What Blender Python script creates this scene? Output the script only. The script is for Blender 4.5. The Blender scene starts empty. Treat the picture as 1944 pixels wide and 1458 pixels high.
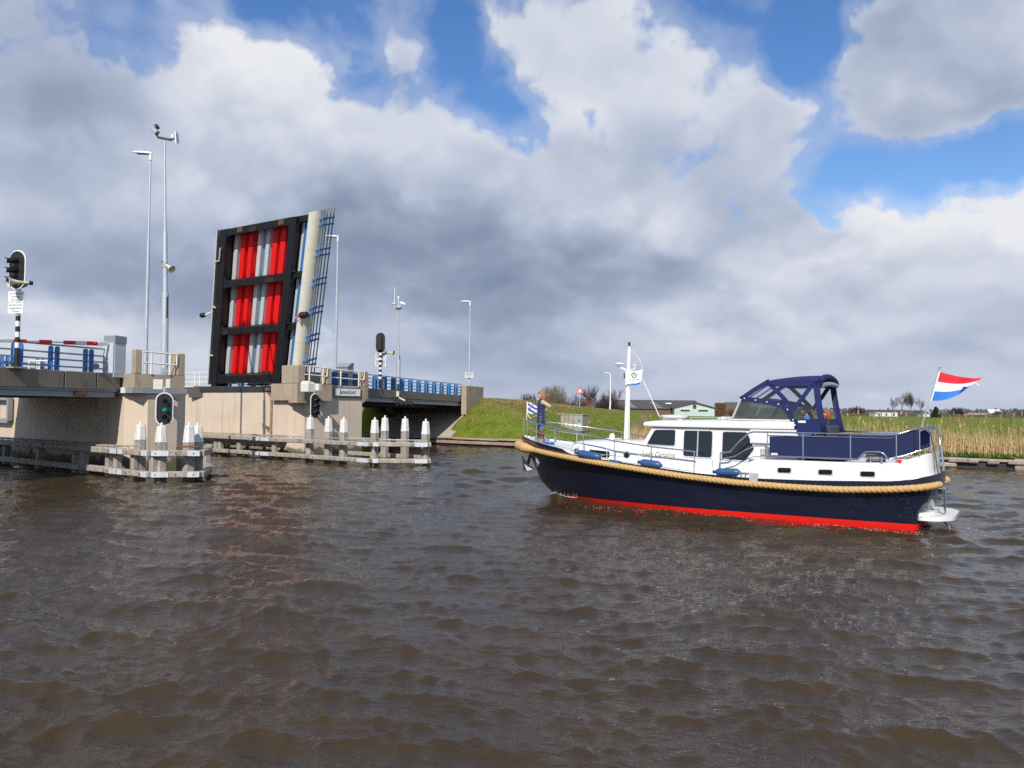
import bpy, bmesh, math, random
import numpy as np
from mathutils import Vector, Matrix, Euler

sc = bpy.context.scene
# ------------------------------------------------------------------ camera
cam_data = bpy.data.cameras.new('camera')
cam = bpy.data.objects.new('camera', cam_data)
sc.collection.objects.link(cam)
cam_data.sensor_width = 36.0
cam_data.lens = 1573.0 / 1944.0 * 36.0
cam_data.clip_start = 0.1
cam_data.clip_end = 20000.0
cam.location = (0, 0, 3.0)
PITCH, ROLL = math.atan(47 / 1573.0), math.radians(0.62)
cam.matrix_world = (Matrix.Translation((0, 0, 3.0)) @ Matrix.Rotation(math.pi / 2 + PITCH, 4, 'X')
                    @ Matrix.Rotation(ROLL, 4, 'Z'))
sc.camera = cam
# ------------------------------------------------------------------ light
SUN_EL, SUN_AZ = math.radians(38.0), math.radians(191.0)      # azimuth measured from +Y towards +X
sun_dir = Vector((math.sin(SUN_AZ) * math.cos(SUN_EL), math.cos(SUN_AZ) * math.cos(SUN_EL), math.sin(SUN_EL)))
sd = bpy.data.lights.new('sun', 'SUN')
sd.energy = 4.6
sd.angle = math.radians(0.53)
sd.color = (1.0, 0.95, 0.87)
sun = bpy.data.objects.new('sun', sd)
sun.rotation_euler = sun_dir.to_track_quat('Z', 'Y').to_euler()
sun.location = (0, -20, 60)
sc.collection.objects.link(sun)
sc.view_settings.view_transform = 'Standard'
sc.view_settings.look = 'None'
sc.view_settings.exposure = 0.0
sc.view_settings.gamma = 1.0
sc.view_settings.use_curve_mapping = False
sc.cycles.use_denoising = False
sc.cycles.use_adaptive_sampling = True
sc.cycles.adaptive_min_samples = 12
sc.cycles.adaptive_threshold = 0.006
sc.cycles.max_bounces = 6
sc.cycles.transparent_max_bounces = 12
sc.cycles.caustics_reflective = False
sc.cycles.caustics_refractive = False
sc.cycles.sample_clamp_indirect = 4.0

# ------------------------------------------------------------------ world: physical sky with broken cumulus
world = bpy.data.worlds.new('World')
sc.world = world
world.use_nodes = True
wt = world.node_tree
wt.nodes.clear()


def wn(kind, **kw):
    n = wt.nodes.new(kind)
    for k, v in kw.items():
        setattr(n, k, v)
    return n


def wl(a, b):
    wt.links.new(a, b)


def wmath(op, a, b=None, c=None, clamp=False):
    n = wn('ShaderNodeMath', operation=op, use_clamp=clamp)
    for i, v in enumerate((a, b, c)):
        if v is None:
            continue
        if isinstance(v, (int, float)):
            n.inputs[i].default_value = v
        else:
            wl(v, n.inputs[i])
    return n.outputs[0]


def wvec(op, a, b=None, s=None):
    n = wn('ShaderNodeVectorMath', operation=op)
    for i, v in enumerate((a, b)):
        if v is None:
            continue
        if isinstance(v, (tuple, list)):
            n.inputs[i].default_value = v
        else:
            wl(v, n.inputs[i])
    if s is not None:
        n.inputs['Scale'].default_value = s
    return n.outputs[0]


def wsmooth(v, lo, hi, a=0.0, b=1.0):
    n = wn('ShaderNodeMapRange', interpolation_type='SMOOTHSTEP')
    n.inputs['From Min'].default_value = lo
    n.inputs['From Max'].default_value = hi
    n.inputs['To Min'].default_value = a
    n.inputs['To Max'].default_value = b
    wl(v, n.inputs['Value'])
    return n.outputs[0]


def wnoise(vec, scale, detail=6.0, rough=0.55, dist=0.0, lac=2.0):
    n = wn('ShaderNodeTexNoise', noise_dimensions='3D')
    n.inputs['Scale'].default_value = scale
    n.inputs['Detail'].default_value = detail
    n.inputs['Roughness'].default_value = rough
    n.inputs['Distortion'].default_value = dist
    n.inputs['Lacunarity'].default_value = lac
    wl(vec, n.inputs['Vector'])
    return n.outputs[0]


sky = wn('ShaderNodeTexSky', sky_type='NISHITA')
sky.sun_disc = False
sky.sun_elevation = SUN_EL
sky.sun_rotation = SUN_AZ
sky.altitude = 0.0
sky.air_density = 1.0
sky.dust_density = 0.15
sky.ozone_density = 1.6
hue = wn('ShaderNodeHueSaturation')
hue.inputs['Saturation'].default_value = 1.28
hue.inputs['Hue'].default_value = 0.510
hue.inputs['Value'].default_value = 1.0
wl(sky.outputs[0], hue.inputs['Color'])
bg_sky = wn('ShaderNodeBackground')
wl(hue.outputs[0], bg_sky.inputs['Color'])
bg_sky.inputs['Strength'].default_value = 0.14

COV = [(-0.009, 0.137, 0.166, 0.126, 0, 0.35), (-0.258, 0.438, 0.152, 0.067, 0, -0.7), (-0.214, 0.378, 0.068, 0.06, -40, -0.4), (-0.076, 0.403, 0.192, 0.06, -52, -0.55), (-0.008, 0.343, 0.064, 0.069, 0, -0.35), (0.085, 0.328, 0.083, 0.029, -25, -0.3), (0.335, 0.408, 0.043, 0.098, 0, -0.8), (0.465, 0.255, 0.128, 0.059, 8, -0.75), (0.369, 0.281, 0.061, 0.095, 0, -0.5), (-0.46, 0.37, 0.079, 0.056, -20, -0.3), (0.192, 0.307, 0.124, 0.063, 0, 0.22), (0.413, 0.431, 0.076, 0.02, 0, -0.35), (0.535, 0.246, 0.072, 0.057, 0, -0.4), (-0.338, 0.327, 0.173, 0.126, -20, 0.5), (0.167, 0.385, 0.206, 0.127, -15, 0.55), (0.511, 0.362, 0.258, 0.129, 20, 1.1), (-0.112, 0.209, 0.632, 0.141, -8, 0.7), (-0.518, 0.306, 0.128, 0.153, 0, 0.4), (0.407, 0.176, 0.28, 0.074, -3, 0.6), (0.223, 0.185, 0.255, 0.121, 0, 0.4), (-0.0, 0.055, 1.082, 0.102, 0, 0.4), (0.548, 0.208, 0.042, 0.079, 0, 0.4), (-0.528, 0.135, 0.201, 0.119, 0, 0.6)]
BRI = [(-0.328, 0.372, 0.192, 0.112, -30, 0.42), (-0.256, 0.324, 0.133, 0.112, 0, 0.22), (-0.533, 0.324, 0.122, 0.115, 0, -0.35), (-0.435, 0.227, 0.175, 0.077, 0, 0.16), (-0.028, 0.162, 0.357, 0.081, -4, -0.42), (-0.211, 0.199, 0.135, 0.066, 0, -0.16), (-0.433, 0.154, 0.243, 0.062, 0, -0.22), (0.141, 0.408, 0.208, 0.114, 0, 0.32), (0.223, 0.291, 0.183, 0.064, 0, -0.12), (0.511, 0.352, 0.208, 0.11, 0, 0.22), (0.143, 0.205, 0.238, 0.079, -10, 0.18), (0.45, 0.201, 0.171, 0.044, 0, 0.4), (0.548, 0.213, 0.051, 0.068, 0, 0.45), (0.175, 0.106, 0.204, 0.056, 0, 0.22), (0.024, 0.08, 0.165, 0.089, 0, -0.22), (-0.458, 0.084, 0.237, 0.051, 0, 0.2), (0.434, 0.106, 0.252, 0.04, -5, -0.1), (0.434, 0.157, 0.242, 0.085, 0, 0.2), (-0.1, 0.294, 0.165, 0.106, -30, 0.2), (0.324, 0.268, 0.086, 0.085, 0, 0.12), (0.079, 0.248, 0.153, 0.066, 0, 0.12), (-0.203, 0.095, 0.141, 0.037, 0, 0.1), (0.358, 0.061, 0.39, 0.054, 0, 0.12), (-0.349, 0.054, 0.338, 0.042, 0, 0.1)]


tc = wn('ShaderNodeTexCoord')
dirv = wvec('NORMALIZE', tc.outputs['Generated'])
sep = wn('ShaderNodeSeparateXYZ')
wl(dirv, sep.inputs[0])
az = wmath('ARCTAN2', sep.outputs[0], sep.outputs[1])
el = wmath('ARCSINE', sep.outputs[2])
# slow warp so that the cloud masses have ragged outlines
wcol = wn('ShaderNodeTexNoise', noise_dimensions='3D')
wcol.inputs['Scale'].default_value = 5.0
wcol.inputs['Detail'].default_value = 5.0
wcol.inputs['Roughness'].default_value = 0.6
wl(dirv, wcol.inputs['Vector'])
warp = wvec('SUBTRACT', wcol.outputs['Color'], (0.5, 0.5, 0.5))
comb = wn('ShaderNodeCombineXYZ')
wl(az, comb.inputs[0])
wl(el, comb.inputs[1])
angw = wvec('ADD', comb.outputs[0], wvec('SCALE', warp, s=0.14))


def blobs(lst):
    total = None
    for (a, e, rx, ry, rot, amp) in lst:
        m = wn('ShaderNodeMapping', vector_type='TEXTURE')
        m.inputs['Location'].default_value = (a, e, 0)
        m.inputs['Rotation'].default_value = (0, 0, math.radians(rot))
        m.inputs['Scale'].default_value = (rx, ry, 4.0)
        wl(angw, m.inputs['Vector'])
        g = wn('ShaderNodeTexGradient', gradient_type='SPHERICAL')
        wl(m.outputs[0], g.inputs[0])
        if total is None:
            total = wmath('MULTIPLY', g.outputs['Fac'], amp)
        else:
            total = wmath('MULTIPLY_ADD', g.outputs['Fac'], amp, total)
    return total


cov_field = blobs(COV)
bri_field = blobs(BRI)
# cloud noise lives on direction with the vertical squeezed towards the horizon (perspective of a cloud deck)
zz = wmath('LOGARITHM', wmath('ADD', wmath('MAXIMUM', sep.outputs[2], 0.0), 0.13), 2.718)
cv = wn('ShaderNodeCombineXYZ')
wl(sep.outputs[0], cv.inputs[0])
wl(sep.outputs[1], cv.inputs[1])
wl(wmath('MULTIPLY', zz, 0.55), cv.inputs[2])
base_v = wvec('ADD', cv.outputs[0], wvec('SCALE', warp, s=0.10))


def density(vec, detail, puffs):
    n1 = wnoise(vec, 3.4, detail, 0.52, 0.2)
    if not puffs:
        return n1
    v = wn('ShaderNodeTexVoronoi', feature='F1')
    v.inputs['Scale'].default_value = 11.0
    v.inputs['Detail'].default_value = 2.0
    v.inputs['Roughness'].default_value = 0.6
    wl(wvec('ADD', vec, wvec('SCALE', warp, s=0.05)), v.inputs['Vector'])
    puff = wmath('SUBTRACT', 0.5, v.outputs['Distance'])
    return wmath('MULTIPLY_ADD', puff, 0.21, n1)


d0 = density(base_v, 7.0, True)
ds = density(base_v, 3.0, False)
d1 = density(wvec('ADD', base_v, (0.0, 0.0, 0.05)), 3.0, False)
cover = wmath('ADD', wmath('ADD', d0, 0.17), wmath('MULTIPLY_ADD', cov_field, 0.62, wsmooth(el, 0.02, 0.16, 0.22, 0.0)))
alpha = wsmooth(cover, 0.525, 0.70)
thin = wsmooth(cover, 0.36, 0.60, 0.0, 0.36)          # thin veil round the cumulus
alpha = wmath('MAXIMUM', alpha, thin)
fine = wmath('MULTIPLY', wmath('SUBTRACT', d0, ds), 0.9)
relief = wmath('MULTIPLY_ADD', wmath('SUBTRACT', ds, d1), 1.5, fine)
edge = wmath('MULTIPLY', wmath('SUBTRACT', 1.0, wsmooth(cover, 0.58, 0.85)), 0.16)
lowf = wsmooth(el, 0.0, 0.16, 0.30, 1.0)
relief = wmath('MULTIPLY', relief, lowf)
bright = wmath('ADD', wmath('ADD', wmath('ADD', relief, edge), 0.585), wmath('MULTIPLY', bri_field, 1.0))
big = wmath('MULTIPLY', wmath('SUBTRACT', wnoise(base_v, 2.6, 4.0, 0.5), 0.5), 0.42)
bright = wmath('ADD', bright, wmath('MULTIPLY', big, lowf))
ramp = wn('ShaderNodeValToRGB')
cr = ramp.color_ramp
cr.interpolation = 'B_SPLINE'
cr.elements[0].position = 0.0
cr.elements[0].color = (0.205, 0.265, 0.375, 1)
cr.elements[1].position = 1.0
cr.elements[1].color = (0.86, 0.87, 0.89, 1)
for p, c in ((0.28, (0.305, 0.37, 0.505, 1)), (0.5, (0.445, 0.505, 0.640, 1)), (0.72, (0.615, 0.66, 0.765, 1))):
    e = cr.elements.new(p)
    e.color = c
wl(bright, ramp.inputs[0])
bg_cloud = wn('ShaderNodeBackground')
wl(ramp.outputs[0], bg_cloud.inputs['Color'])
bg_cloud.inputs['Strength'].default_value = 1.0
mix = wn('ShaderNodeMixShader')
wl(alpha, mix.inputs[0])
wl(bg_sky.outputs[0], mix.inputs[1])
wl(bg_cloud.outputs[0], mix.inputs[2])
wout = wn('ShaderNodeOutputWorld')
wl(mix.outputs[0], wout.inputs['Surface'])
world.cycles.sampling_method = 'MANUAL'
world.cycles.sample_map_resolution = 512

# ------------------------------------------------------------------ helpers
random.seed(7)
COL = sc.collection
WM = {}                       # world matrix of every object made here


def tag(o, label=None, cat=None, group=None, kind=None):
    if label:
        o['label'] = label
    if cat:
        o['category'] = cat
    if group:
        o['group'] = group
    if kind:
        o['kind'] = kind
    return o


def thing(name, label, cat, loc=(0, 0, 0), rotz=0.0, group=None):
    o = bpy.data.objects.new(name, None)
    o.empty_display_size = 0.2
    COL.objects.link(o)
    m = Matrix.Translation(Vector(loc)) @ Matrix.Rotation(rotz, 4, 'Z')
    o.matrix_world = m
    WM[o] = m
    return tag(o, label, cat, group)


def copy_tree(o, loc, rotz=None, label=None, group=None):
    r = o.copy()
    COL.objects.link(r)
    m = Matrix.Translation(Vector(loc)) @ Matrix.Rotation(o.rotation_euler.z if rotz is None else rotz, 4, 'Z')
    r.matrix_world = m
    WM[r] = m
    if label:
        r['label'] = label
    if group:
        r['group'] = group
    for ch in [k for k in COL.objects if k.parent == o]:
        c = ch.copy()
        COL.objects.link(c)
        c.parent = r
        for g in [k for k in COL.objects if k.parent == ch]:
            d = g.copy()
            COL.objects.link(d)
            d.parent = c
    return r


class MB:
    """collects geometry; build() links it as ONE mesh object"""

    def __init__(self):
        self.v, self.f, self.uv = [], [], None

    def add(self, verts, faces):
        o = len(self.v)
        self.v.extend([tuple(p) for p in verts])
        self.f.extend([tuple(i + o for i in q) for q in faces])
        return self

    def frame_box(self, o, ax, ay, az, lx, ly, lz, ch=0.0):
        """box from corner-centre o with half sizes along unit axes; ch = chamfer"""
        o, ax, ay, az = Vector(o), Vector(ax), Vector(ay), Vector(az)
        if ch <= 0:
            pts = [o + ax * (sx * lx) + ay * (sy * ly) + az * (sz * lz) for sz in (-1, 1) for sx, sy in ((-1, -1), (1, -1), (1, 1), (-1, 1))]
            return self.add(pts, [(0, 3, 2, 1), (4, 5, 6, 7), (0, 1, 5, 4), (1, 2, 6, 5), (2, 3, 7, 6), (3, 0, 4, 7)])
        ch = min(ch, lx * .9, ly * .9, lz * .9)
        pts = []
        for sx in (-1, 1):
            for sy in (-1, 1):
                for sz in (-1, 1):
                    for k in range(3):
                        d = [lx - ch, ly - ch, lz - ch]
                        d[k] += ch
                        pts.append(o + ax * (sx * d[0]) + ay * (sy * d[1]) + az * (sz * d[2]))
        bm = bmesh.new()
        vs = [bm.verts.new(p) for p in pts]
        bmesh.ops.convex_hull(bm, input=vs)
        bm.verts.index_update()
        vv = [v.co.copy() for v in bm.verts]
        ff = [[v.index for v in f.verts] for f in bm.faces]
        bm.free()
        return self.add(vv, ff)

    def box(self, x0, x1, y0, y1, z0, z1, ch=0.0):
        return self.frame_box(((x0 + x1) / 2, (y0 + y1) / 2, (z0 + z1) / 2), (1, 0, 0), (0, 1, 0), (0, 0, 1),
                              abs(x1 - x0) / 2, abs(y1 - y0) / 2, abs(z1 - z0) / 2, ch)

    def bar(self, p0, p1, w, h, up=(0, 0, 1), ch=0.0):
        p0, p1 = Vector(p0), Vector(p1)
        d = p1 - p0
        L = d.length
        d.normalize()
        s = d.cross(Vector(up))
        if s.length < 1e-5:
            s = d.cross(Vector((1, 0, 0)))
        s.normalize()
        u = s.cross(d)
        return self.frame_box((p0 + p1) / 2, d, s, u, L / 2, w / 2, h / 2, ch)

    def tube(self, pts, r, seg=8, caps=True, closed=False):
        pts = [Vector(p) for p in pts]
        n = len(pts)
        rr = r if isinstance(r, (list, tuple)) else [r] * n
        ref = None
        rings = []
        for i, p in enumerate(pts):
            if closed:
                t = pts[(i + 1) % n] - pts[(i - 1) % n]
            else:
                t = pts[min(i + 1, n - 1)] - pts[max(i - 1, 0)]
            t.normalize()
            if ref is None:
                ref = t.cross(Vector((0, 0, 1)))
                if ref.length < 1e-4:
                    ref = t.cross(Vector((1, 0, 0)))
            ref = ref - t * ref.dot(t)
            ref.normalize()
            b = t.cross(ref)
            rings.append([p + (ref * math.cos(2 * math.pi * k / seg) + b * math.sin(2 * math.pi * k / seg)) * rr[i] for k in range(seg)])
        return self.rings(rings, caps, closed)

    def rings(self, rings, caps=True, closed=False):
        seg = len(rings[0])
        vs = [p for r in rings for p in r]
        fs = []
        n = len(rings)
        for i in range(n if closed else n - 1):
            a, b = i * seg, ((i + 1) % n) * seg
            for k in range(seg):
                k2 = (k + 1) % seg
                fs.append((a + k, a + k2, b + k2, b + k))
        if caps and not closed:
            fs.append(tuple(reversed(range(seg))))
            fs.append(tuple(range((n - 1) * seg, n * seg)))
        return self.add(vs, fs)

    def lathe(self, o, axis, prof, seg=16, caps=True):
        """prof: list of (distance along the axis, radius)"""
        o, a = Vector(o), Vector(axis).normalized()
        s = a.cross(Vector((0, 0, 1)))
        if s.length < 1e-4:
            s = Vector((1, 0, 0))
        s.normalize()
        u = a.cross(s)
        return self.rings([[o + a * d + (s * math.cos(2 * math.pi * k / seg) + u * math.sin(2 * math.pi * k / seg)) * max(r, 1e-4)
                            for k in range(seg)] for d, r in prof], caps)

    def prism(self, poly, vec):
        """poly: list of 3D points; extruded along vec"""
        poly = [Vector(p) for p in poly]
        n = len(poly)
        v = Vector(vec)
        return self.add(poly + [p + v for p in poly],
                        [tuple(reversed(range(n))), tuple(range(n, 2 * n))] + [(i, (i + 1) % n, n + (i + 1) % n, n + i) for i in range(n)])

    def grid(self, fn, nu, nv):
        """fn(i/nu, j/nv) -> point"""
        vs = [fn(i / nu, j / nv) for i in range(nu + 1) for j in range(nv + 1)]
        fs = [(i * (nv + 1) + j, (i + 1) * (nv + 1) + j, (i + 1) * (nv + 1) + j + 1, i * (nv + 1) + j + 1) for i in range(nu) for j in range(nv)]
        return self.add(vs, fs)

    def build(self, name, mat, parent=None, local=False, smooth=None, fix=True, label=None, solid=0.0):
        me = bpy.data.meshes.new(name)
        v = self.v
        base = Matrix.Identity(4)
        p = parent
        while p is not None:
            if p in WM:
                base = WM[p]
                break
            p = p.parent
        if parent is not None and not local:
            inv = base.inverted()
            v = [inv @ Vector(q) for q in v]
        me.from_pydata([tuple(q) for q in v], [], self.f)
        if fix:
            bm = bmesh.new()
            bm.from_mesh(me)
            bmesh.ops.recalc_face_normals(bm, faces=bm.faces)
            bm.to_mesh(me)
            bm.free()
        if smooth is not None:
            me.shade_smooth()
            if smooth < 179:
                me.set_sharp_from_angle(angle=math.radians(smooth))
        for m in (mat if isinstance(mat, (list, tuple)) else [mat]):
            me.materials.append(m)
        o = bpy.data.objects.new(name, me)
        COL.objects.link(o)
        if parent is not None:
            o.parent = parent
        if label:
            o['label'] = label
        if solid:
            md = o.modifiers.new('thickness', 'SOLIDIFY')
            md.thickness = solid
            md.offset = 0
        return o


def round_poly(pts, r, n=4):
    """2-D polygon with rounded corners"""
    out = []
    N = len(pts)
    for i in range(N):
        p0, p1, p2 = Vector(pts[i - 1]), Vector(pts[i]), Vector(pts[(i + 1) % N])
        a, b = (p0 - p1), (p2 - p1)
        la, lb = a.length, b.length
        a.normalize()
        b.normalize()
        rr = min(r, la * .45, lb * .45)
        for k in range(n + 1):
            t = k / n
            q = p1 + a * rr * (1 - t) ** 2 + b * rr * t ** 2
            out.append((q.x, q.y))
    return out


def capsule_poly(w, h, n=10):
    """upright capsule outline, centre 0"""
    r, c = w / 2, h / 2 - w / 2
    return [(r * math.cos(math.pi * k / n), c + r * math.sin(math.pi * k / n)) for k in range(n + 1)] + \
           [(-r * math.cos(math.pi * k / n), -c - r * math.sin(math.pi * k / n)) for k in range(n + 1)]


def text_mesh(body, size, name, mat, parent, origin, ax, ay, shear=0.0, extrude=0.002, align='CENTER', label=None, sx=1.0):
    cu = bpy.data.curves.new(name, 'FONT')
    cu.body = body
    cu.size = size
    cu.align_x = align
    cu.align_y = 'CENTER'
    cu.extrude = extrude
    cu.shear = shear
    cu.resolution_u = 3
    ob = bpy.data.objects.new(name, cu)
    COL.objects.link(ob)
    bpy.context.view_layer.update()
    me = bpy.data.meshes.new_from_object(ob.evaluated_get(bpy.context.evaluated_depsgraph_get()))
    bpy.data.objects.remove(ob)
    ax, ay = Vector(ax).normalized(), Vector(ay).normalized()
    az_ = ax.cross(ay)
    m = Matrix(((ax.x * sx, ay.x, az_.x, origin[0]), (ax.y * sx, ay.y, az_.y, origin[1]), (ax.z * sx, ay.z, az_.z, origin[2]), (0, 0, 0, 1)))
    me.transform(WM[parent].inverted() @ m if parent in WM else m)
    me.materials.clear()
    me.materials.append(mat)
    o = bpy.data.objects.new(name, me)
    COL.objects.link(o)
    o.parent = parent
    if label:
        o['label'] = label
    return o


# ------------------------------------------------------------------ materials
MATS = {}


def mat(name, col, rough=0.6, metal=0.0, var=0.12, scale=2.0, bump=0.0, bscale=30.0, stain=None, stain_amt=0.0,
        stain_scale=(1.2, 1.2, 0.25), stain_lo=0.5, spec=0.5, coat=0.0, emit=None, emit_s=0.0, sheen=0.0, fine=0.0, algae=None):
    """procedural paint / concrete / wood: base colour with large and fine variation, streaky stains, bump"""
    if name in MATS:
        return MATS[name]
    m = bpy.data.materials.new(name)
    m.use_nodes = True
    nt = m.node_tree
    bs = nt.nodes['Principled BSDF']
    N = lambda k: nt.nodes.new(k)
    L = nt.links.new
    geo = N('ShaderNodeNewGeometry')
    nz = N('ShaderNodeTexNoise')
    nz.inputs['Scale'].default_value = scale
    nz.inputs['Detail'].default_value = 5
    nz.inputs['Roughness'].default_value = 0.65
    L(geo.outputs['Position'], nz.inputs['Vector'])
    mr = N('ShaderNodeMapRange')
    mr.inputs['From Min'].default_value = 0.25
    mr.inputs['From Max'].default_value = 0.75
    mr.inputs['To Min'].default_value = 1 - var
    mr.inputs['To Max'].default_value = 1 + var
    L(nz.outputs[0], mr.inputs['Value'])
    fac = mr.outputs[0]
    if fine > 0:
        n3 = N('ShaderNodeTexNoise')
        n3.inputs['Scale'].default_value = bscale
        n3.inputs['Detail'].default_value = 3
        L(geo.outputs['Position'], n3.inputs['Vector'])
        m3 = N('ShaderNodeMapRange')
        m3.inputs['From Min'].default_value = 0.3
        m3.inputs['From Max'].default_value = 0.7
        m3.inputs['To Min'].default_value = 1 - fine
        m3.inputs['To Max'].default_value = 1 + fine
        L(n3.outputs[0], m3.inputs['Value'])
        mm = N('ShaderNodeMath')
        mm.operation = 'MULTIPLY'
        L(fac, mm.inputs[0])
        L(m3.outputs[0], mm.inputs[1])
        fac = mm.outputs[0]
    vm = N('ShaderNodeVectorMath')
    vm.operation = 'SCALE'
    vm.inputs[0].default_value = col
    L(fac, vm.inputs['Scale'])
    cout = vm.outputs[0]
    if stain is not None and stain_amt > 0:
        mp = N('ShaderNodeMapping')
        mp.inputs['Scale'].default_value = stain_scale
        L(geo.outputs['Position'], mp.inputs['Vector'])
        n2 = N('ShaderNodeTexNoise')
        n2.inputs['Scale'].default_value = 2.2
        n2.inputs['Detail'].default_value = 7
        n2.inputs['Roughness'].default_value = 0.7
        L(mp.outputs[0], n2.inputs['Vector'])
        m2 = N('ShaderNodeMapRange')
        m2.interpolation_type = 'SMOOTHSTEP'
        m2.inputs['From Min'].default_value = stain_lo
        m2.inputs['From Max'].default_value = stain_lo + 0.25
        m2.inputs['To Max'].default_value = stain_amt
        L(n2.outputs[0], m2.inputs['Value'])
        mx = N('ShaderNodeMix')
        mx.data_type = 'RGBA'
        L(m2.outputs[0], mx.inputs[0])
        L(cout, mx.inputs[6])
        mx.inputs[7].default_value = (*stain, 1)
        cout = mx.outputs[2]
    if algae is not None:
        # slimy growth along the waterline, with a ragged upper edge
        sp = N('ShaderNodeSeparateXYZ')
        L(geo.outputs['Position'], sp.inputs[0])
        na = N('ShaderNodeTexNoise')
        na.inputs['Scale'].default_value = 1.6
        na.inputs['Detail'].default_value = 6
        na.inputs['Roughness'].default_value = .7
        L(geo.outputs['Position'], na.inputs['Vector'])
        ad = N('ShaderNodeMath')
        ad.operation = 'MULTIPLY_ADD'
        L(na.outputs[0], ad.inputs[0])
        ad.inputs[1].default_value = -1.3
        L(sp.outputs[2], ad.inputs[2])
        ma = N('ShaderNodeMapRange')
        ma.interpolation_type = 'SMOOTHSTEP'
        ma.inputs['From Min'].default_value = algae[1] - .65
        ma.inputs['From Max'].default_value = algae[1] - .95
        ma.inputs['To Max'].default_value = .88
        L(ad.outputs[0], ma.inputs['Value'])
        mx2 = N('ShaderNodeMix')
        mx2.data_type = 'RGBA'
        L(ma.outputs[0], mx2.inputs[0])
        L(cout, mx2.inputs[6])
        mx2.inputs[7].default_value = (*algae[0], 1)
        cout = mx2.outputs[2]
    L(cout, bs.inputs['Base Color'])
    bs.inputs['Roughness'].default_value = rough
    bs.inputs['Metallic'].default_value = metal
    bs.inputs['Specular IOR Level'].default_value = spec
    bs.inputs['Coat Weight'].default_value = coat
    bs.inputs['Coat Roughness'].default_value = 0.06
    bs.inputs['Sheen Weight'].default_value = sheen
    if emit:
        bs.inputs['Emission Color'].default_value = (*emit, 1)
        bs.inputs['Emission Strength'].default_value = emit_s
    if bump > 0:
        nb = N('ShaderNodeTexNoise')
        nb.inputs['Scale'].default_value = bscale
        nb.inputs['Detail'].default_value = 4
        L(geo.outputs['Position'], nb.inputs['Vector'])
        bp = N('ShaderNodeBump')
        bp.inputs['Strength'].default_value = bump
        bp.inputs['Distance'].default_value = 0.02
        L(nb.outputs[0], bp.inputs['Height'])
        L(bp.outputs[0], bs.inputs['Normal'])
    MATS[name] = m
    return m


def clear_mat(name, tint, opacity, rough=0.03):
    """thin clear sheet (vinyl, glass): partly see-through, partly a gloss layer"""
    m = bpy.data.materials.new(name)
    m.use_nodes = True
    nt = m.node_tree
    nt.nodes.clear()
    out = nt.nodes.new('ShaderNodeOutputMaterial')
    tr = nt.nodes.new('ShaderNodeBsdfTransparent')
    tr.inputs[0].default_value = (*tint, 1)
    pb = nt.nodes.new('ShaderNodeBsdfPrincipled')
    pb.inputs['Base Color'].default_value = (0.25, 0.28, 0.28, 1)
    pb.inputs['Roughness'].default_value = rough
    geo = nt.nodes.new('ShaderNodeNewGeometry')
    nz = nt.nodes.new('ShaderNodeTexNoise')
    nz.inputs['Scale'].default_value = 2.5
    nt.links.new(geo.outputs['Position'], nz.inputs['Vector'])
    mr = nt.nodes.new('ShaderNodeMapRange')
    mr.inputs['To Min'].default_value = opacity * 0.6
    mr.inputs['To Max'].default_value = opacity * 1.4
    nt.links.new(nz.outputs[0], mr.inputs['Value'])
    mx = nt.nodes.new('ShaderNodeMixShader')
    nt.links.new(mr.outputs[0], mx.inputs[0])
    nt.links.new(tr.outputs[0], mx.inputs[1])
    nt.links.new(pb.outputs[0], mx.inputs[2])
    nt.links.new(mx.outputs[0], out.inputs[0])
    return m


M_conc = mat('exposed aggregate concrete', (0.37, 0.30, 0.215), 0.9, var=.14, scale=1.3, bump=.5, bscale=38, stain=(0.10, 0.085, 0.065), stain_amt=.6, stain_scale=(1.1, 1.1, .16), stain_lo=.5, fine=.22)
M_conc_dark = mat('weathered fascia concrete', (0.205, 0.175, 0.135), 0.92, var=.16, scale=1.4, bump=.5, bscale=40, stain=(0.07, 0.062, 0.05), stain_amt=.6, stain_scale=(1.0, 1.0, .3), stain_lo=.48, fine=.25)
M_wall = mat('pier wall concrete', (0.60, 0.49, 0.375), 0.88, var=.08, scale=.7, bump=.18, bscale=22, stain=(0.24, 0.17, 0.11), stain_amt=.5, stain_scale=(1.6, 1.6, .12), stain_lo=.50, fine=.08, algae=((.065, .065, .03), .78))
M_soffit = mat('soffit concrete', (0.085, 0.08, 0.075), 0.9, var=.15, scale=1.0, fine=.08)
M_asphalt = mat('asphalt', (0.055, 0.055, 0.058), 0.9, var=.2, scale=3, bump=.3, bscale=90)
M_steelgrey = mat('grey painted steel', (0.27, 0.285, 0.31), 0.5, var=.08, scale=2.0, stain=(0.14, 0.12, 0.1), stain_amt=.3)
M_galv = mat('galvanised steel', (0.52, 0.55, 0.58), 0.42, metal=.35, var=.12, scale=6)
M_galv_dull = mat('dull galvanised rail', (0.34, 0.36, 0.36), 0.55, metal=.2, var=.14, scale=4)
M_blue = mat('blue bridge paint', (0.035, 0.19, 0.50), 0.45, var=.12, scale=4, stain=(0.05, 0.1, 0.2), stain_amt=.4)
M_black = mat('black bridge paint', (0.012, 0.012, 0.014), 0.5, var=.25, scale=3, stain=(0.06, 0.03, 0.018), stain_amt=.25, stain_lo=.6)
M_red = mat('signal red paint', (0.85, 0.011, 0.012), 0.5, var=.06, scale=2.5)
M_ribwhite = mat('off white rib paint', (0.60, 0.62, 0.62), 0.5, var=.06, scale=2.0, stain=(0.35, 0.33, 0.3), stain_amt=.3)
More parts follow.
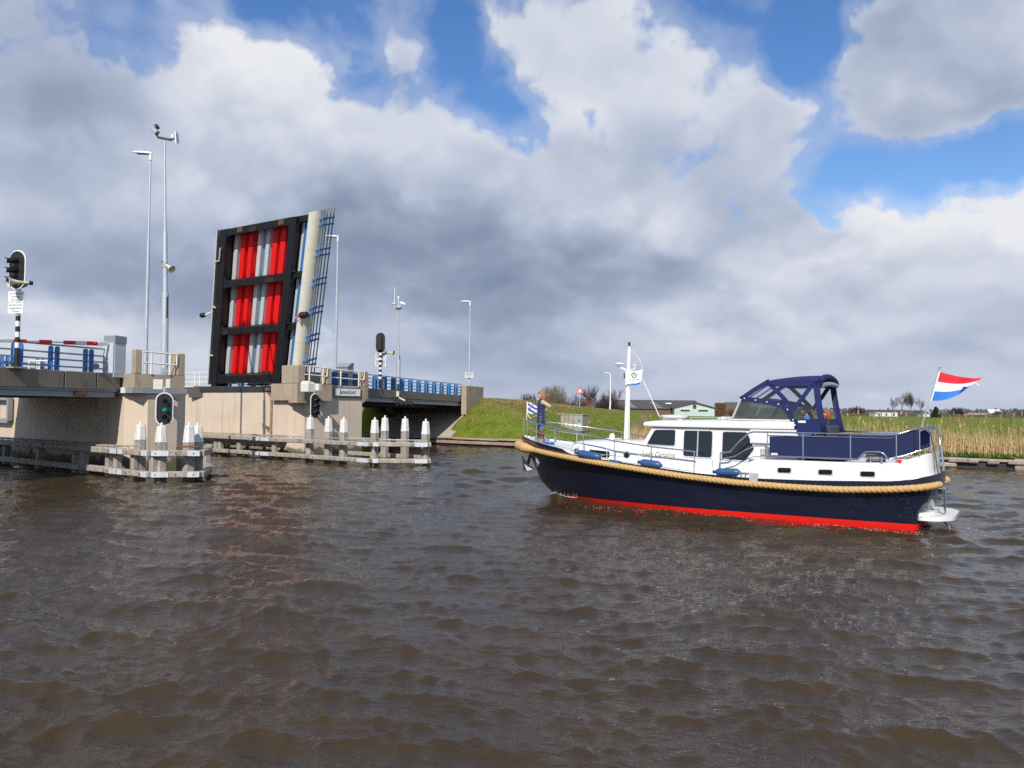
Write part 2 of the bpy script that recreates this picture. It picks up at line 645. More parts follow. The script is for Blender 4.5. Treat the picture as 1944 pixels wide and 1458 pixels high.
M_tube = mat('cream fairing paint', (0.80, 0.76, 0.62), 0.5, var=.07, scale=2.0, stain=(0.26, 0.22, 0.10), stain_amt=.7, stain_scale=(2.5, 2.5, .7), stain_lo=.56)
M_white = mat('white paint', (0.78, 0.78, 0.76), 0.4, var=.05, scale=5)
M_railwhite = mat('cream white handrail', (0.72, 0.69, 0.60), 0.45, var=.1, scale=6, stain=(0.3, 0.22, 0.14), stain_amt=.3, stain_lo=.6)
M_wood = mat('grey weathered timber', (0.36, 0.315, 0.265), 0.88, var=.26, scale=3.0, bump=.8, bscale=24, stain=(0.12, 0.115, 0.07), stain_amt=.75, stain_scale=(2.2, 2.2, .6), stain_lo=.47, fine=.25)
M_woodwet = mat('wet green timber', (0.17, 0.155, 0.085), 0.7, var=.3, scale=4.0, bump=.6, bscale=26, stain=(0.06, 0.055, 0.035), stain_amt=.7)
M_pilewhite = mat('chalky white pile paint', (0.72, 0.70, 0.66), 0.7, var=.08, scale=6, bump=.3, bscale=40, stain=(0.30, 0.28, 0.25), stain_amt=.75, stain_scale=(3, 3, .8), stain_lo=.52)
M_plate = mat('grey white marker paint', (0.55, 0.58, 0.62), 0.6, var=.12, scale=8, stain=(0.3, 0.28, 0.24), stain_amt=.6, stain_lo=.5)
M_rust = mat('rusty steel', (0.16, 0.075, 0.035), 0.8, var=.35, scale=5, bump=.3)
M_darksteel = mat('dark tarred steel', (0.035, 0.03, 0.027), 0.6, var=.3, scale=5, stain=(0.11, 0.06, 0.03), stain_amt=.6)
M_matteblack = mat('matt black plastic', (0.012, 0.012, 0.014), 0.55, var=.1)
M_cream = mat('cream plastic', (0.62, 0.58, 0.38), 0.5, var=.1, scale=8)
M_boxwhite = mat('weathered white box', (0.66, 0.65, 0.58), 0.55, var=.08, scale=8, stain=(0.4, 0.34, 0.24), stain_amt=.4)
M_glassdark = mat('dark tinted glass', (0.012, 0.014, 0.013), 0.05, var=.0, spec=.6)
M_lens = mat('dark lens', (0.02, 0.02, 0.022), 0.15, var=.0)
M_green_on = mat('lit green lens', (0.0, 0.2, 0.13), 0.3, emit=(0.0, 0.30, 0.22), emit_s=.9)
M_red_on = mat('lit red lens', (0.3, 0.0, 0.0), 0.3, emit=(0.9, 0.02, 0.03), emit_s=.8)
M_signtext = mat('dark blue print', (0.02, 0.05, 0.14), 0.6)
M_textgrey = mat('grey print', (0.16, 0.16, 0.17), 0.6)

# ------------------------------------------------------------------ frames of the place
Z = Vector((0, 0, 1))
CC, NN = Vector((.8, -.6, 0)), Vector((.6, .8, 0))            # along the canal / across it
BA = math.radians(20.0)
EU, EV = Vector((math.sin(BA), math.cos(BA), 0)), Vector((math.cos(BA), -math.sin(BA), 0))   # bridge axis
D0 = Vector((-16.90, 36.30, 0))


def ST(s, t, z):
    return CC * s + NN * t + Z * z


def UV(u, v, z):
    return D0 + EU * u + EV * v + Z * z


BKO, BKD, BKN = Vector((-6.5, 68.2, 0)), Vector((.8237, -.567, 0)), Vector((.567, .8237, 0))


def BK(b, w, z):
    return BKO + BKD * b + BKN * w + Z * z


DY = [(-8.3, 73.6, 4.0), (-5.0, 82.5, 3.95), (-1.0, 91.0, 3.7), (5.0, 100.0, 3.3), (13.0, 109.0, 2.75), (23.0, 118.0, 1.9), (37.0, 128.0, 1.1), (64.0, 142.0, .7)]


def vnoise(x, y, seed=0):
    """smooth value noise for arrays"""
    x, y = np.asarray(x, float), np.asarray(y, float)
    xi, yi = np.floor(x), np.floor(y)
    fx, fy = x - xi, y - yi
    fx, fy = fx * fx * (3 - 2 * fx), fy * fy * (3 - 2 * fy)
    h = lambda a, b: np.modf(np.abs(np.sin(a * 127.1 + b * 311.7 + seed * 74.7) * 43758.5453))[0]
    return (h(xi, yi) * (1 - fx) + h(xi + 1, yi) * fx) * (1 - fy) + (h(xi, yi + 1) * (1 - fx) + h(xi + 1, yi + 1) * fx) * fy


def ground(x, y):
    x, y = np.asarray(x, float), np.asarray(y, float)
    best = np.full(x.shape, 1e9)
    zc = np.zeros(x.shape)
    for (ax, ay, azz), (bx, by, bz) in zip(DY[:-1], DY[1:]):
        dx, dy = bx - ax, by - ay
        t = np.clip(((x - ax) * dx + (y - ay) * dy) / (dx * dx + dy * dy), 0, 1)
        d = np.hypot(x - ax - t * dx, y - ay - t * dy)
        m = d < best
        best = np.where(m, d, best)
        zc = np.where(m, azz + t * (bz - azz), zc)
    q = np.clip(1 - (best - 5.0) / 12.5, 0, 1)
    q = q * 0.45 + 0.55 * q * q * (3 - 2 * q)
    base = 0.72
    z = base + (zc - base) * q
    z = z + (vnoise(x * .5, y * .5) - .5) * .12 + (vnoise(x * 1.7, y * 1.7, 3) - .5) * .07
    # cut for the abutment and the paved slope under the deck
    u = (x - D0.x) * EU.x + (y - D0.y) * EU.y
    v = (x - D0.x) * EV.x + (y - D0.y) * EV.y
    cut = np.clip(.62 + (u - 33.2) * .41, .5, 9.0)
    z = np.minimum(z, np.clip(.76 + (u - 31.9) * .40, .72, 9.0))
    inside = (v > -7.1) & (v < .35) & (u < 39.4)
    z = np.where(inside, np.minimum(z, cut - .25), z)
    return z


def gz(x, y):
    return float(ground(np.array([x]), np.array([y]))[0])


# ------------------------------------------------------------------ land
bs_ = np.concatenate([-np.geomspace(7000, 60, 26), np.linspace(-55, 75, 200), np.geomspace(80, 7000, 26)])
ws_ = np.concatenate([np.linspace(.22, 45, 90), np.geomspace(46.5, 9000, 60)])
Bg, Wg = np.meshgrid(bs_, ws_, indexing='ij')
Xg = BKO.x + BKD.x * Bg + BKN.x * Wg
Yg = BKO.y + BKD.y * Bg + BKN.y * Wg
Zg = ground(Xg, Yg)
edge_f = np.clip((Wg - .2) / 1.6, 0, 1)
Zg = .56 * (1 - edge_f) + Zg * edge_f
nb_, nw_ = len(bs_), len(ws_)
mb = MB()
mb.v = list(zip(Xg.ravel(), Yg.ravel(), Zg.ravel()))
mb.f = [(i * nw_ + j, (i + 1) * nw_ + j, (i + 1) * nw_ + j + 1, i * nw_ + j + 1) for i in range(nb_ - 1) for j in range(nw_ - 1)]

M_grass = bpy.data.materials.new('dyke and meadow grass')
M_grass.use_nodes = True
nt = M_grass.node_tree
bsdf = nt.nodes['Principled BSDF']
geo = nt.nodes.new('ShaderNodeNewGeometry')


def gn(scale, detail, rough=.6, vec=None):
    n = nt.nodes.new('ShaderNodeTexNoise')
    n.inputs['Scale'].default_value = scale
    n.inputs['Detail'].default_value = detail
    n.inputs['Roughness'].default_value = rough
    nt.links.new(vec or geo.outputs['Position'], n.inputs['Vector'])
    return n.outputs[0]


def gramp(v, stops):
    r = nt.nodes.new('ShaderNodeValToRGB')
    e = r.color_ramp.elements
    e[0].position, e[0].color = stops[0][0], (*stops[0][1], 1)
    e[1].position, e[1].color = stops[-1][0], (*stops[-1][1], 1)
    for p, c in stops[1:-1]:
        k = e.new(p)
        k.color = (*c, 1)
    nt.links.new(v, r.inputs[0])
    return r.outputs[0]


def gmix(f, a, b, mode='MIX'):
    m = nt.nodes.new('ShaderNodeMix')
    m.data_type = 'RGBA'
    m.blend_type = mode
    if isinstance(f, float):
        m.inputs[0].default_value = f
    else:
        nt.links.new(f, m.inputs[0])
    nt.links.new(a, m.inputs[6])
    nt.links.new(b, m.inputs[7])
    return m.outputs[2]


green = gramp(gn(.9, 6), [(.3, (.10, .135, .014)), (.5, (.145, .185, .019)), (.7, (.185, .205, .035))])
fine_g = gramp(gn(9, 4, .7), [(.3, (.72, .72, .68)), (.7, (1.22, 1.2, 1.15))])
green = gmix(1.0, green, fine_g, 'MULTIPLY')
dry = gramp(gn(3.0, 5), [(.3, (.15, .10, .035)), (.7, (.26, .19, .075))])
sep = nt.nodes.new('ShaderNodeSeparateXYZ')
nt.links.new(geo.outputs['Position'], sep.inputs[0])


def gmath(op, a, b):
    n = nt.nodes.new('ShaderNodeMath')
    n.operation = op
    for i, q in enumerate((a, b)):
        if isinstance(q, (int, float)):
            n.inputs[i].default_value = q
        else:
            nt.links.new(q, n.inputs[i])
    return n.outputs[0]


def gstep(v, lo, hi):
    n = nt.nodes.new('ShaderNodeMapRange')
    n.interpolation_type = 'SMOOTHSTEP'
    n.inputs['From Min'].default_value = lo
    n.inputs['From Max'].default_value = hi
    nt.links.new(v, n.inputs['Value'])
    return n.outputs[0]


# last year's dry grass grows on the upper part of the dyke, in ragged patches
patch = gstep(gmath('ADD', gmath('MULTIPLY', gstep(sep.outputs[2], 1.3, 3.6), .28), gn(.42, 6, .65)), .64, .84)
col = gmix(patch, green, dry)
nt.links.new(col, bsdf.inputs['Base Color'])
bsdf.inputs['Roughness'].default_value = .9
bsdf.inputs['Specular IOR Level'].default_value = .15
bp = nt.nodes.new('ShaderNodeBump')
bp.inputs['Strength'].default_value = .9
bp.inputs['Distance'].default_value = .12
nt.links.new(gn(5.0, 6, .7), bp.inputs['Height'])
nt.links.new(bp.outputs[0], bsdf.inputs['Normal'])
land = mb.build('ground', M_grass, fix=False, smooth=180)
tag(land, kind='structure')

# ------------------------------------------------------------------ water: one displaced sheet
rng = np.random.RandomState(11)
# cells widen with distance from the near bank
rad = np.geomspace(4.0, 420.0, 800)
ang = np.radians(np.concatenate([np.linspace(-88, -44, 50, endpoint=False), np.linspace(-44, 44, 660), np.linspace(44, 88, 51)[1:]]))
Rg, Ag = np.meshgrid(rad, ang, indexing='ij')
WX, WY = Rg * np.sin(Ag), Rg * np.cos(Ag) - .5
WZ = np.zeros_like(WX)
DX = np.zeros_like(WX)
DYY = np.zeros_like(WX)
cell = Rg * 0.0058
wind = math.radians(252.0)           # the direction the wavelets travel
gust = .55 + .5 * vnoise(WX * .07 + 3, WY * .05 + 9, 5) + .4 * vnoise(WX * .21 + 1, WY * .13 + 2, 9)
for i in range(120):
    lam = 0.15 * (2.1 / 0.15) ** rng.rand()
    th = wind + rng.normal(0, .50 if lam > .6 else .8)
    k = 2 * math.pi / lam
    a = .0058 * lam ** 0.90 * (0.5 + rng.rand()) * (.65 if lam > 1.1 else 1.0)
    ph = rng.rand() * 2 * math.pi
    fade = np.clip((lam / (cell * 2.2)) - .6, 0, 1)
    if i % 2:
        # groups of waves: every train is stronger in some places than in others
        fade = fade * (0.35 + 1.3 * vnoise(WX / (lam * 5) + i, WY / (lam * 5) + 2 * i, i))
    p = k * (WX * math.cos(th) + WY * math.sin(th)) + ph + 1.6 * (vnoise(WX / (lam * 3.1), WY / (lam * 3.1), i) - .5) * 2
    WZ += a * fade * np.sin(p)
    q = a * fade * np.cos(p) * 1.05
    DX += q * math.cos(th)
    DYY += q * math.sin(th)
# a few long low waves left by other boats
for i in range(14):
    lam = rng.uniform(2.2, 5.0)
    th = rng.uniform(0, 6.283) if i % 2 else wind + rng.normal(0, .35)
    k = 2 * math.pi / lam
    WZ += .0032 * lam * (.4 + rng.rand()) * vnoise(WX / (lam * 3) + i, WY / (lam * 3), i + 40) * np.sin(k * (WX * math.cos(th) + WY * math.sin(th)) + rng.rand() * 6.283)
WZ *= gust
BP0 = Vector((11.1, 22.4, 0))
BANG = math.atan2(.53008, -.84795)
bh = Vector((math.cos(BANG), math.sin(BANG), 0))
bl = Vector((-math.sin(BANG), math.cos(BANG), 0))
bx_ = (WX - BP0.x) * bh.x + (WY - BP0.y) * bh.y
by_ = (WX - BP0.x) * bl.x + (WY - BP0.y) * bl.y
# the hull lays the water beside it down a little
hullm = np.exp(-np.clip(np.abs(by_) - 1.3, 0, 9) ** 2 / .8) * np.exp(-np.clip(np.abs(bx_ - 5.5) - 6, 0, 9) ** 2 / .8)
WZ = WZ * (1 - .6 * hullm)
# bow wave and the arms of the wake
for sgn in (1, -1):
    arm = sgn * by_ - (0.25 + (11.4 - bx_) * .30)
    amp = np.clip((11.6 - bx_) / 1.0, 0, 1) * np.exp(-np.clip(11.0 - bx_, 0, 99) / 9.0) * .11
    WZ += amp * np.exp(-(arm / .42) ** 2)
WZ += .13 * np.exp(-((bx_ - 11.15) / .38) ** 2 - (by_ / .55) ** 2)
WZ += .055 * np.exp(-((bx_ + 2.0) / 2.2) ** 2) * np.cos((bx_ + .5) * 3.4) * np.exp(-(by_ / 1.4) ** 2)
# shelter of the piers and shallows calm the water a little
mbw = MB()
mbw.v = list(zip((WX + DX).ravel(), (WY + DYY).ravel(), WZ.ravel()))
nr, na = WX.shape
idx = np.arange(nr * na).reshape(nr, na)
mbw.f = [tuple(q) for q in np.stack([idx[:-1, :-1], idx[1:, :-1], idx[1:, 1:], idx[:-1, 1:]], -1).reshape(-1, 4).tolist()]

M_water = bpy.data.materials.new('peaty canal water')
M_water.use_nodes = True
nt = M_water.node_tree
bsdf = nt.nodes['Principled BSDF']
geo = nt.nodes.new('ShaderNodeNewGeometry')
wc = gramp(gn(.35, 4), [(.3, (.036, .0240, .0115)), (.7, (.054, .0360, .0170))])
nt.links.new(wc, bsdf.inputs['Base Color'])
bsdf.inputs['Roughness'].default_value = .045
bsdf.inputs['IOR'].default_value = 1.333
mpn = nt.nodes.new('ShaderNodeMapping')
mpn.inputs['Rotation'].default_value = (0, 0, math.radians(-18))
mpn.inputs['Scale'].default_value = (.55, 1.25, 1)
nt.links.new(geo.outputs['Position'], mpn.inputs['Vector'])
h1 = gn(9.0, 4, .6, mpn.outputs[0])
h2 = gn(26.0, 3, .6, mpn.outputs[0])
hh = gmath('ADD', h1, gmath('MULTIPLY', h2, .3))
bp = nt.nodes.new('ShaderNodeBump')
bp.inputs['Strength'].default_value = .8
bp.inputs['Distance'].default_value = .03
nt.links.new(hh, bp.inputs['Height'])
nt.links.new(bp.outputs[0], bsdf.inputs['Normal'])
water = mbw.build('water', M_water, fix=False, smooth=180)
tag(water, kind='structure')

# flecks of foam: at the stem, along the hull and in the wake
rf = random.Random(12)


def water_z(x, y):
    r = math.hypot(x, y + .5)
    a = math.atan2(x, y + .5)
    i = int(np.clip(np.searchsorted(rad, r), 0, nr - 1))
    j = int(np.clip(np.searchsorted(ang, a), 0, na - 1))
    return WX[i, j] + DX[i, j], WY[i, j] + DYY[i, j], WZ[i, j]


fm = MB()


def fleck(bx, by, r):
    p = BP0 + bh * bx + bl * by
    x, y, z = water_z(p.x, p.y)
    x += rf.uniform(-.03, .03)
    y += rf.uniform(-.03, .03)
    n = 6
    ring = [(x + r * rf.uniform(.5, 1.3) * math.cos(6.283 * k / n) * 1.5, y + r * rf.uniform(.5, 1.2) * math.sin(6.283 * k / n), z + .004) for k in range(n)]
    fm.add(ring + [(x, y, z + .004 + r * .35)], [(k, (k + 1) % n, n) for k in range(n)])


for i in range(260):
    t = rf.random() ** 2
    fleck(11.25 - t * 1.1 + rf.gauss(0, .07), (.10 + t * .62 + abs(rf.gauss(0, .06))) * (1 if rf.random() < .75 else -1), rf.uniform(.008, .03))
for i in range(200):
    fleck(rf.uniform(2.5, 9.5), 1.75 + abs(rf.gauss(0, .45)), rf.uniform(.005, .014))
for i in range(160):
    fleck(rf.uniform(-.2, 2.5), 1.7 + abs(rf.gauss(0, .5)), rf.uniform(.005, .016))
for i in range(330):
    t = rf.random()
    fleck(-1.0 - t * 7, rf.gauss(0, .5 + t * .5), rf.uniform(.006, .02))
M_foam = bpy.data.materials.new('foam')
M_foam.use_nodes = True
M_foam.node_tree.nodes['Principled BSDF'].inputs['Base Color'].default_value = (.62, .60, .55, 1)
M_foam.node_tree.nodes['Principled BSDF'].inputs['Roughness'].default_value = .6
tag(fm.build('foam', M_foam, fix=False), kind='stuff')

# ------------------------------------------------------------------ bank revetment along the far side
bank = thing('bank_revetment', 'long low timber and stone bank edging below the grass and reeds', 'bank wall', BK(10, 0, 0))
mb = MB()
mb.prism([BK(-140, .02, -1.2), BK(140, .02, -1.2), BK(140, .02, .5), BK(-140, .02, .5)], BKN * .28)
mb.build('backing', M_darksteel, bank)
M_stone = mat('bank stone', (0.36, 0.29, 0.235), .9, var=.25, scale=1.6, bump=.6, bscale=20, stain=(.12, .10, .075), stain_amt=.7, stain_scale=(1, 1, 1), stain_lo=.5, fine=.2)
M_plank = mat('bank plank', (0.36, 0.30, 0.24), .88, var=.2, scale=1.2, bump=.5, bscale=18, stain=(.13, .11, .08), stain_amt=.6, stain_scale=(1, 1, 2))
M_pinkplank = mat('reddish bank plank', (0.36, 0.235, 0.17), .88, var=.25, scale=1.2, bump=.5, bscale=18, stain=(.12, .09, .07), stain_amt=.6)
r_ = random.Random(3)
b = -34.0
while b < 60:
    Lp = r_.uniform(3.4, 4.6)
    dz = r_.uniform(-.03, .03)
    if b > 30.5:
        dz -= .12
    MB().bar(BK(b, .06, .60 + dz), BK(b + Lp - .03, .06, .60 + dz + r_.uniform(-.02, .02)), .34, .15, ch=.02).build('cap_plank', M_plank, bank)
    if b < 15:
        MB().bar(BK(b + .5, -.08, .28 + r_.uniform(-.01, .01)), BK(b + Lp + .47, -.08, .28), .14, .24, ch=.02).build('waling_plank', M_pinkplank, bank)
    b += Lp
b = 15.0
while b < 48:
    for row in (0, 1):
        Ls = r_.uniform(.55, 1.25)
        if r_.random() < .09 or b > 31.5 and row == 1 and r_.random() < .6:
            continue
        hgt = .26
        m_ = MB()
        m_.frame_box(BK(b + Ls / 2 + row * .3, -.06 + r_.uniform(-.06, .05), .39 - row * .29 + r_.uniform(-.02, .02)), BKD, BKN, Z, Ls / 2 - .02, .17, hgt / 2, ch=.06)
        m_.v = [Vector(p) + Vector((r_.uniform(-.02, .02), r_.uniform(-.02, .02), r_.uniform(-.02, .02))) for p in m_.v]
        m_.build('stone', M_stone, bank)
    b += .95

# ------------------------------------------------------------------ bridge: near approach span
def deck_z(u):
    return 4.33 if u < 2 else 4.25 + (u - 21) * -.0115


def prism_st(pts, z0, z1):
    return MB().prism([ST(s, t, z0) for s, t in pts], Z * (z1 - z0))


def box_uv(u0, u1, v0, v1, z0, z1, ch=0.0, dz=0.0):
    m = MB()
    if dz:
        m.prism([UV(u0, v0, z0), UV(u1, v0, z0 + dz), UV(u1, v0, z1 + dz), UV(u0, v0, z1)], EV * (v1 - v0))
    else:
        m.frame_box(UV((u0 + u1) / 2, (v0 + v1) / 2, (z0 + z1) / 2), EU, EV, Z, (u1 - u0) / 2, (v1 - v0) / 2, (z1 - z0) / 2, ch)
    return m


near = thing('approach_span', 'near concrete approach span entering from the left edge above the shaded wall', 'bridge span', UV(-6, -4.7, 3.3))
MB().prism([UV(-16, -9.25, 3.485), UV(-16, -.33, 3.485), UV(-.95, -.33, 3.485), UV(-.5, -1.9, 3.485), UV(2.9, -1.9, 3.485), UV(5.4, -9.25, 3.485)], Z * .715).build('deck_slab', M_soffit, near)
MB().prism([UV(-16, -8.9, 4.204), UV(-16, -.7, 4.204), UV(-.95, -.7, 4.204), UV(-.5, -1.9, 4.204), UV(2.9, -1.9, 4.204), UV(5.3, -8.9, 4.204)], Z * .056).build('road_surface', M_asphalt, near)
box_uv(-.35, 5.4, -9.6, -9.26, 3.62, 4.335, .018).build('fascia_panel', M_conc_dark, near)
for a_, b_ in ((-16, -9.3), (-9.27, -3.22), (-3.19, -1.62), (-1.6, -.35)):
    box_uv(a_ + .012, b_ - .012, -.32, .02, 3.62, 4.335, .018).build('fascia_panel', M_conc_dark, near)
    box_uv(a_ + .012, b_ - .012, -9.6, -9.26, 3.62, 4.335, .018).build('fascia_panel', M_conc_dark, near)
box_uv(-16, -.5, -.62, -.12, 3.30, 3.615).build('edge_girder', M_steelgrey, near)
box_uv(-16, -.5, -.12, -.02, 3.555, 3.612).build('drip_rail', M_steelgrey, near)
for v_ in (-2.6, -4.7, -6.8, -8.9):
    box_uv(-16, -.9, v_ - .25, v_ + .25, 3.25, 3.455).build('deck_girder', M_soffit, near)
box_uv(-2.62, -2.05, -.11, -.005, 3.36, 3.55).build('joint_plate', M_rust, near)

# ------------------------------------------------------------------ near pier
pier = thing('bridge_pier', 'near pier with grey steel ledge and two short posts, in the left of the channel', 'bridge pier', ST(-36, 19.5, 0))
prism_st([(-48.6, 18.75), (-35.15, 18.75), (-34.3, 19.35), (-34.3, 20.75), (-34.9, 21.5), (-48.6, 21.5)], -1.5, 3.48).build('pier_wall', M_wall, pier)
m = MB()
# upper box: low wall with corner post and end post
prism_st([(-36.2, 18.7), (-34.25, 18.7), (-34.25, 21.05), (-36.2, 21.05)], 3.75, 4.335).build('low_wall', M_conc, pier)
MB().frame_box(ST(-34.40, 18.86, 4.86), CC, NN, Z, .15, .16, .525, .03).build('corner_post', M_conc, pier)
MB().frame_box(ST(-34.54, 20.87, 4.83), CC, NN, Z, .29, .18, .495, .03).build('end_post', M_conc, pier)
led = MB()
led.prism([ST(-36.3, 18.58, 3.50), ST(-34.15, 18.58, 3.50), ST(-34.15, 21.15, 3.50), ST(-36.3, 21.15, 3.50)], Z * .245)
led.build('steel_ledge', M_steelgrey, pier)
MB().frame_box(ST(-34.9, 18.55, 3.62), CC, NN, Z, .16, .02, .12).build('white_plate', M_white, pier)
MB().prism([ST(-34.15, 20.3, 3.495), ST(-34.15, 21.12, 3.495), ST(-34.28, 20.75, 3.15)], -CC * 1.5).build('ledge_bracket', M_conc, pier)
# sunlit steel frame on the far end of the pier wall
fr = MB()
for a_, b_ in (((-46.1, 2.1), (-46.1, 3.3)), ((-46.1, 2.1), (-49.5, 2.1)), ((-46.1, 3.27), (-49.5, 3.27))):
    fr.bar(ST(a_[0], 18.55, a_[1]), ST(b_[0], 18.55, b_[1]), .22, .2, NN)
fr.build('wall_frame', M_steelgrey, pier)

# ------------------------------------------------------------------ far pier (the bascule cellar)
pier2 = thing('bridge_pier', 'big beige pier under the raised leaf, carrying the white place name board', 'bridge pier', ST(-40, 32, 0))
prism_st([(-52.5, 30.32), (-38.75, 30.32), (-38.05, 30.95), (-38.05, 35.35), (-52.5, 35.35)], -1.5, 3.86).build('pier_wall', M_wall, pier2)
MB().frame_box(ST(-45.8, 30.4, 4.0), CC, NN, Z, 5.85, .16, .14).build('landing_beam', M_darksteel, pier2)
for s_ in (-48.6, -40.35):
    MB().frame_box(ST(s_, 30.22, 3.98), CC, NN, Z, .22, .16, .07).build('bearing_bracket', M_rust, pier2)
    MB().frame_box(ST(s_ + .02, 30.24, 3.8), CC, NN, Z, .1, .08, .12).build('bearing_bracket', M_rust, pier2)
M_pipe = mat('rust streaked pipe', (0.30, 0.19, 0.11), .8, var=.25, scale=3)
MB().tube([ST(-40.2, 30.24, 3.75), ST(-40.2, 30.24, 1.2)], .07).build('drain_pipe', M_pipe, pier2)
M_ruststain = mat('rust streak', (0.42, 0.26, 0.13), .9, var=.25, scale=5)
# tower box above the corner
low = prism_st([(-39.95, 30.02), (-37.6, 30.02), (-37.6, 32.55), (-39.95, 32.55)], 3.34, 4.3)
low.build('tower_wall', M_conc, pier2)
MB().frame_box(ST(-38.33, 30.30, 4.82), CC, NN, Z, .73, .26, .515, .03).build('corner_post', M_conc, pier2)
MB().frame_box(ST(-37.89, 32.34, 4.78), CC, NN, Z, .285, .20, .475, .03).build('tower_post', M_conc, pier2)
prism_st([(-39.95, 32.56), (-38.0, 32.56), (-38.0, 35.8), (-39.95, 35.8)], 3.55, 4.28).build('low_wall', M_conc, pier2)
MB().frame_box(ST(-38.27, 35.6, 4.745), CC, NN, Z, .265, .19, .46, .03).build('end_post', M_conc, pier2)
MB().prism([ST(-38.0, 35.2, 3.547), ST(-38.0, 35.8, 3.547), ST(-38.0, 35.3, 3.2)], -CC * 1.9).build('haunch', M_conc, pier2)
# chamfer gable where the square tower sits on the cut corner below
MB().prism([ST(-38.35, 30.02, 3.337), ST(-37.6, 30.02, 3.337), ST(-37.6, 30.7, 3.337)], Z * -.13).build('corner_corbel', M_conc, pier2)
MB().frame_box(ST(-41.3, 34.1, 4.72), CC, NN, Z, .25, 1.15, .44, .03).build('parapet', M_conc, pier2)
prism_st([(-52.5, 33.6), (-39.96, 32.9), (-39.96, 36.2), (-52.5, 36.2)], 3.87, 4.2).build('deck_slab', M_soffit, pier2)

# place name board
board = thing('name_board', 'white place name board reading Janesloot below the white handrail', 'sign', ST(-37.97, 34.05, 3.9))
MB().frame_box(ST(-37.95, 34.05, 3.905), CC, NN, Z, .025, 1.03, .255, .01).build('panel', M_white, board)
for a_, b_, w_ in (((33.03, 3.66), (35.07, 3.66), 0), ((33.03, 4.15), (35.07, 4.15), 0), ((33.03, 3.66), (33.03, 4.15), 1), ((35.07, 3.66), (35.07, 4.15), 1)):
    MB().bar(ST(-37.915, a_[0], a_[1]), ST(-37.915, b_[0], b_[1]), .03, .035).build('edge_trim', M_textgrey, board)
text_mesh('Janesloot', .38, 'lettering', mat('slate blue lettering', (.05, .10, .17), .6), board, ST(-37.915, 34.05, 3.9), NN, Z, extrude=.004, sx=.92)

# ------------------------------------------------------------------ far approach span
far = thing('approach_span', 'far concrete approach span with blue posted railing running to the grassy dyke', 'bridge span', UV(28, -4.7, 3.3))
U0, U1 = 16.9, 37.0
dz = (U1 - U0) * -.0115
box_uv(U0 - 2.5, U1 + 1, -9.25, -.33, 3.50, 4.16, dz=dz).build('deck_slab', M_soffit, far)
box_uv(U0 - 2.5, U1 + 3, -8.9, -.7, 4.17, 4.22, dz=dz).build('road_surface', M_asphalt, far)
n_ = 4
for i in range(n_):
    a_, b_ = U0 + (U1 - U0) * i / n_, U0 + (U1 - U0) * (i + 1) / n_
    z_ = deck_z(a_)
    for v_ in (-.32, -9.6):
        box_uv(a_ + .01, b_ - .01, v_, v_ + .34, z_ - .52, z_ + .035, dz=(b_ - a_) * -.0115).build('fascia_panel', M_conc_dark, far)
box_uv(U0, U1, -.75, -.14, 3.42, 3.76, dz=dz).build('edge_girder', M_steelgrey, far)
box_uv(U0, U1, -.14, -.03, 3.46, 3.52, dz=dz).build('drip_rail', M_galv_dull, far)
for v_ in (-2.6, -4.7, -6.8, -8.9):
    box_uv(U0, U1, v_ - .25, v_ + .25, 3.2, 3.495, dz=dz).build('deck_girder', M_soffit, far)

# abutment and paved slope
ab = thing('bridge_abutment', 'concrete abutment block where the far span meets the green dyke', 'abutment', UV(38, -4.7, .6))
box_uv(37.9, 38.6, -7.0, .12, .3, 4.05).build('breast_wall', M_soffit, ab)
box_uv(36.45, 40.3, .13, .62, 2.45, 4.92, .03).build('wing_wall', M_conc, ab)
box_uv(37.2, 40.3, -7.5, -7.02, 2.0, 4.02, .03).build('wing_wall', M_conc, ab)
M_pave = mat('slope paving', (.40, .33, .25), .92, var=.12, scale=3, bump=.5, bscale=30, fine=.2)
r_ = random.Random(5)
nu_, nv_ = 5, 6
for i in range(nu_):
    for j in range(nv_):
        u0, u1 = 33.3 + i * .92, 33.3 + (i + 1) * .92
        v0, v1 = -6.9 + j * 1.245, -6.9 + (j + 1) * 1.245
        zf = lambda u: .55 + (u - 33.2) * .43
        h_ = r_.uniform(0, .015)
        MB().prism([UV(u0 + .01, v0 + .01, zf(u0) - .1 + h_), UV(u1 - .01, v0 + .01, zf(u1) - .1 + h_), UV(u1 - .01, v0 + .01, zf(u1) + h_), UV(u0 + .01, v0 + .01, zf(u0) + h_)],
                   EV * (v1 - v0 - .02)).build('paving_slab', M_pave, ab)

M_rustpaint = mat('rust worn black paint', (.045, .026, .018), .7, var=.5, scale=9)
# ------------------------------------------------------------------ raised bascule leaf
LO = Vector((-19.65, 53.36, 4.42))
LX = Vector((.81790, -.57535, 0)).normalized()
LE = Vector((.23775, -.54163, 1.0))           # along the side edge, one unit per metre of height
LN = Vector((-.55014, -.78206, -.2928)).normalized()


def LF(x, y, w):
    return LO + LX * x + LE * y + LN * w


def leaf_box(x0, x1, y0, y1, w0, w1, mb_=None):
    m_ = mb_ or MB()
    p = [LF(x, y, w) for w in (w0, w1) for x, y in ((x0, y0), (x1, y0), (x1, y1), (x0, y1))]
    return m_.add(p, [(0, 3, 2, 1), (4, 5, 6, 7), (0, 1, 5, 4), (1, 2, 6, 5), (2, 3, 7, 6), (3, 0, 4, 7)])


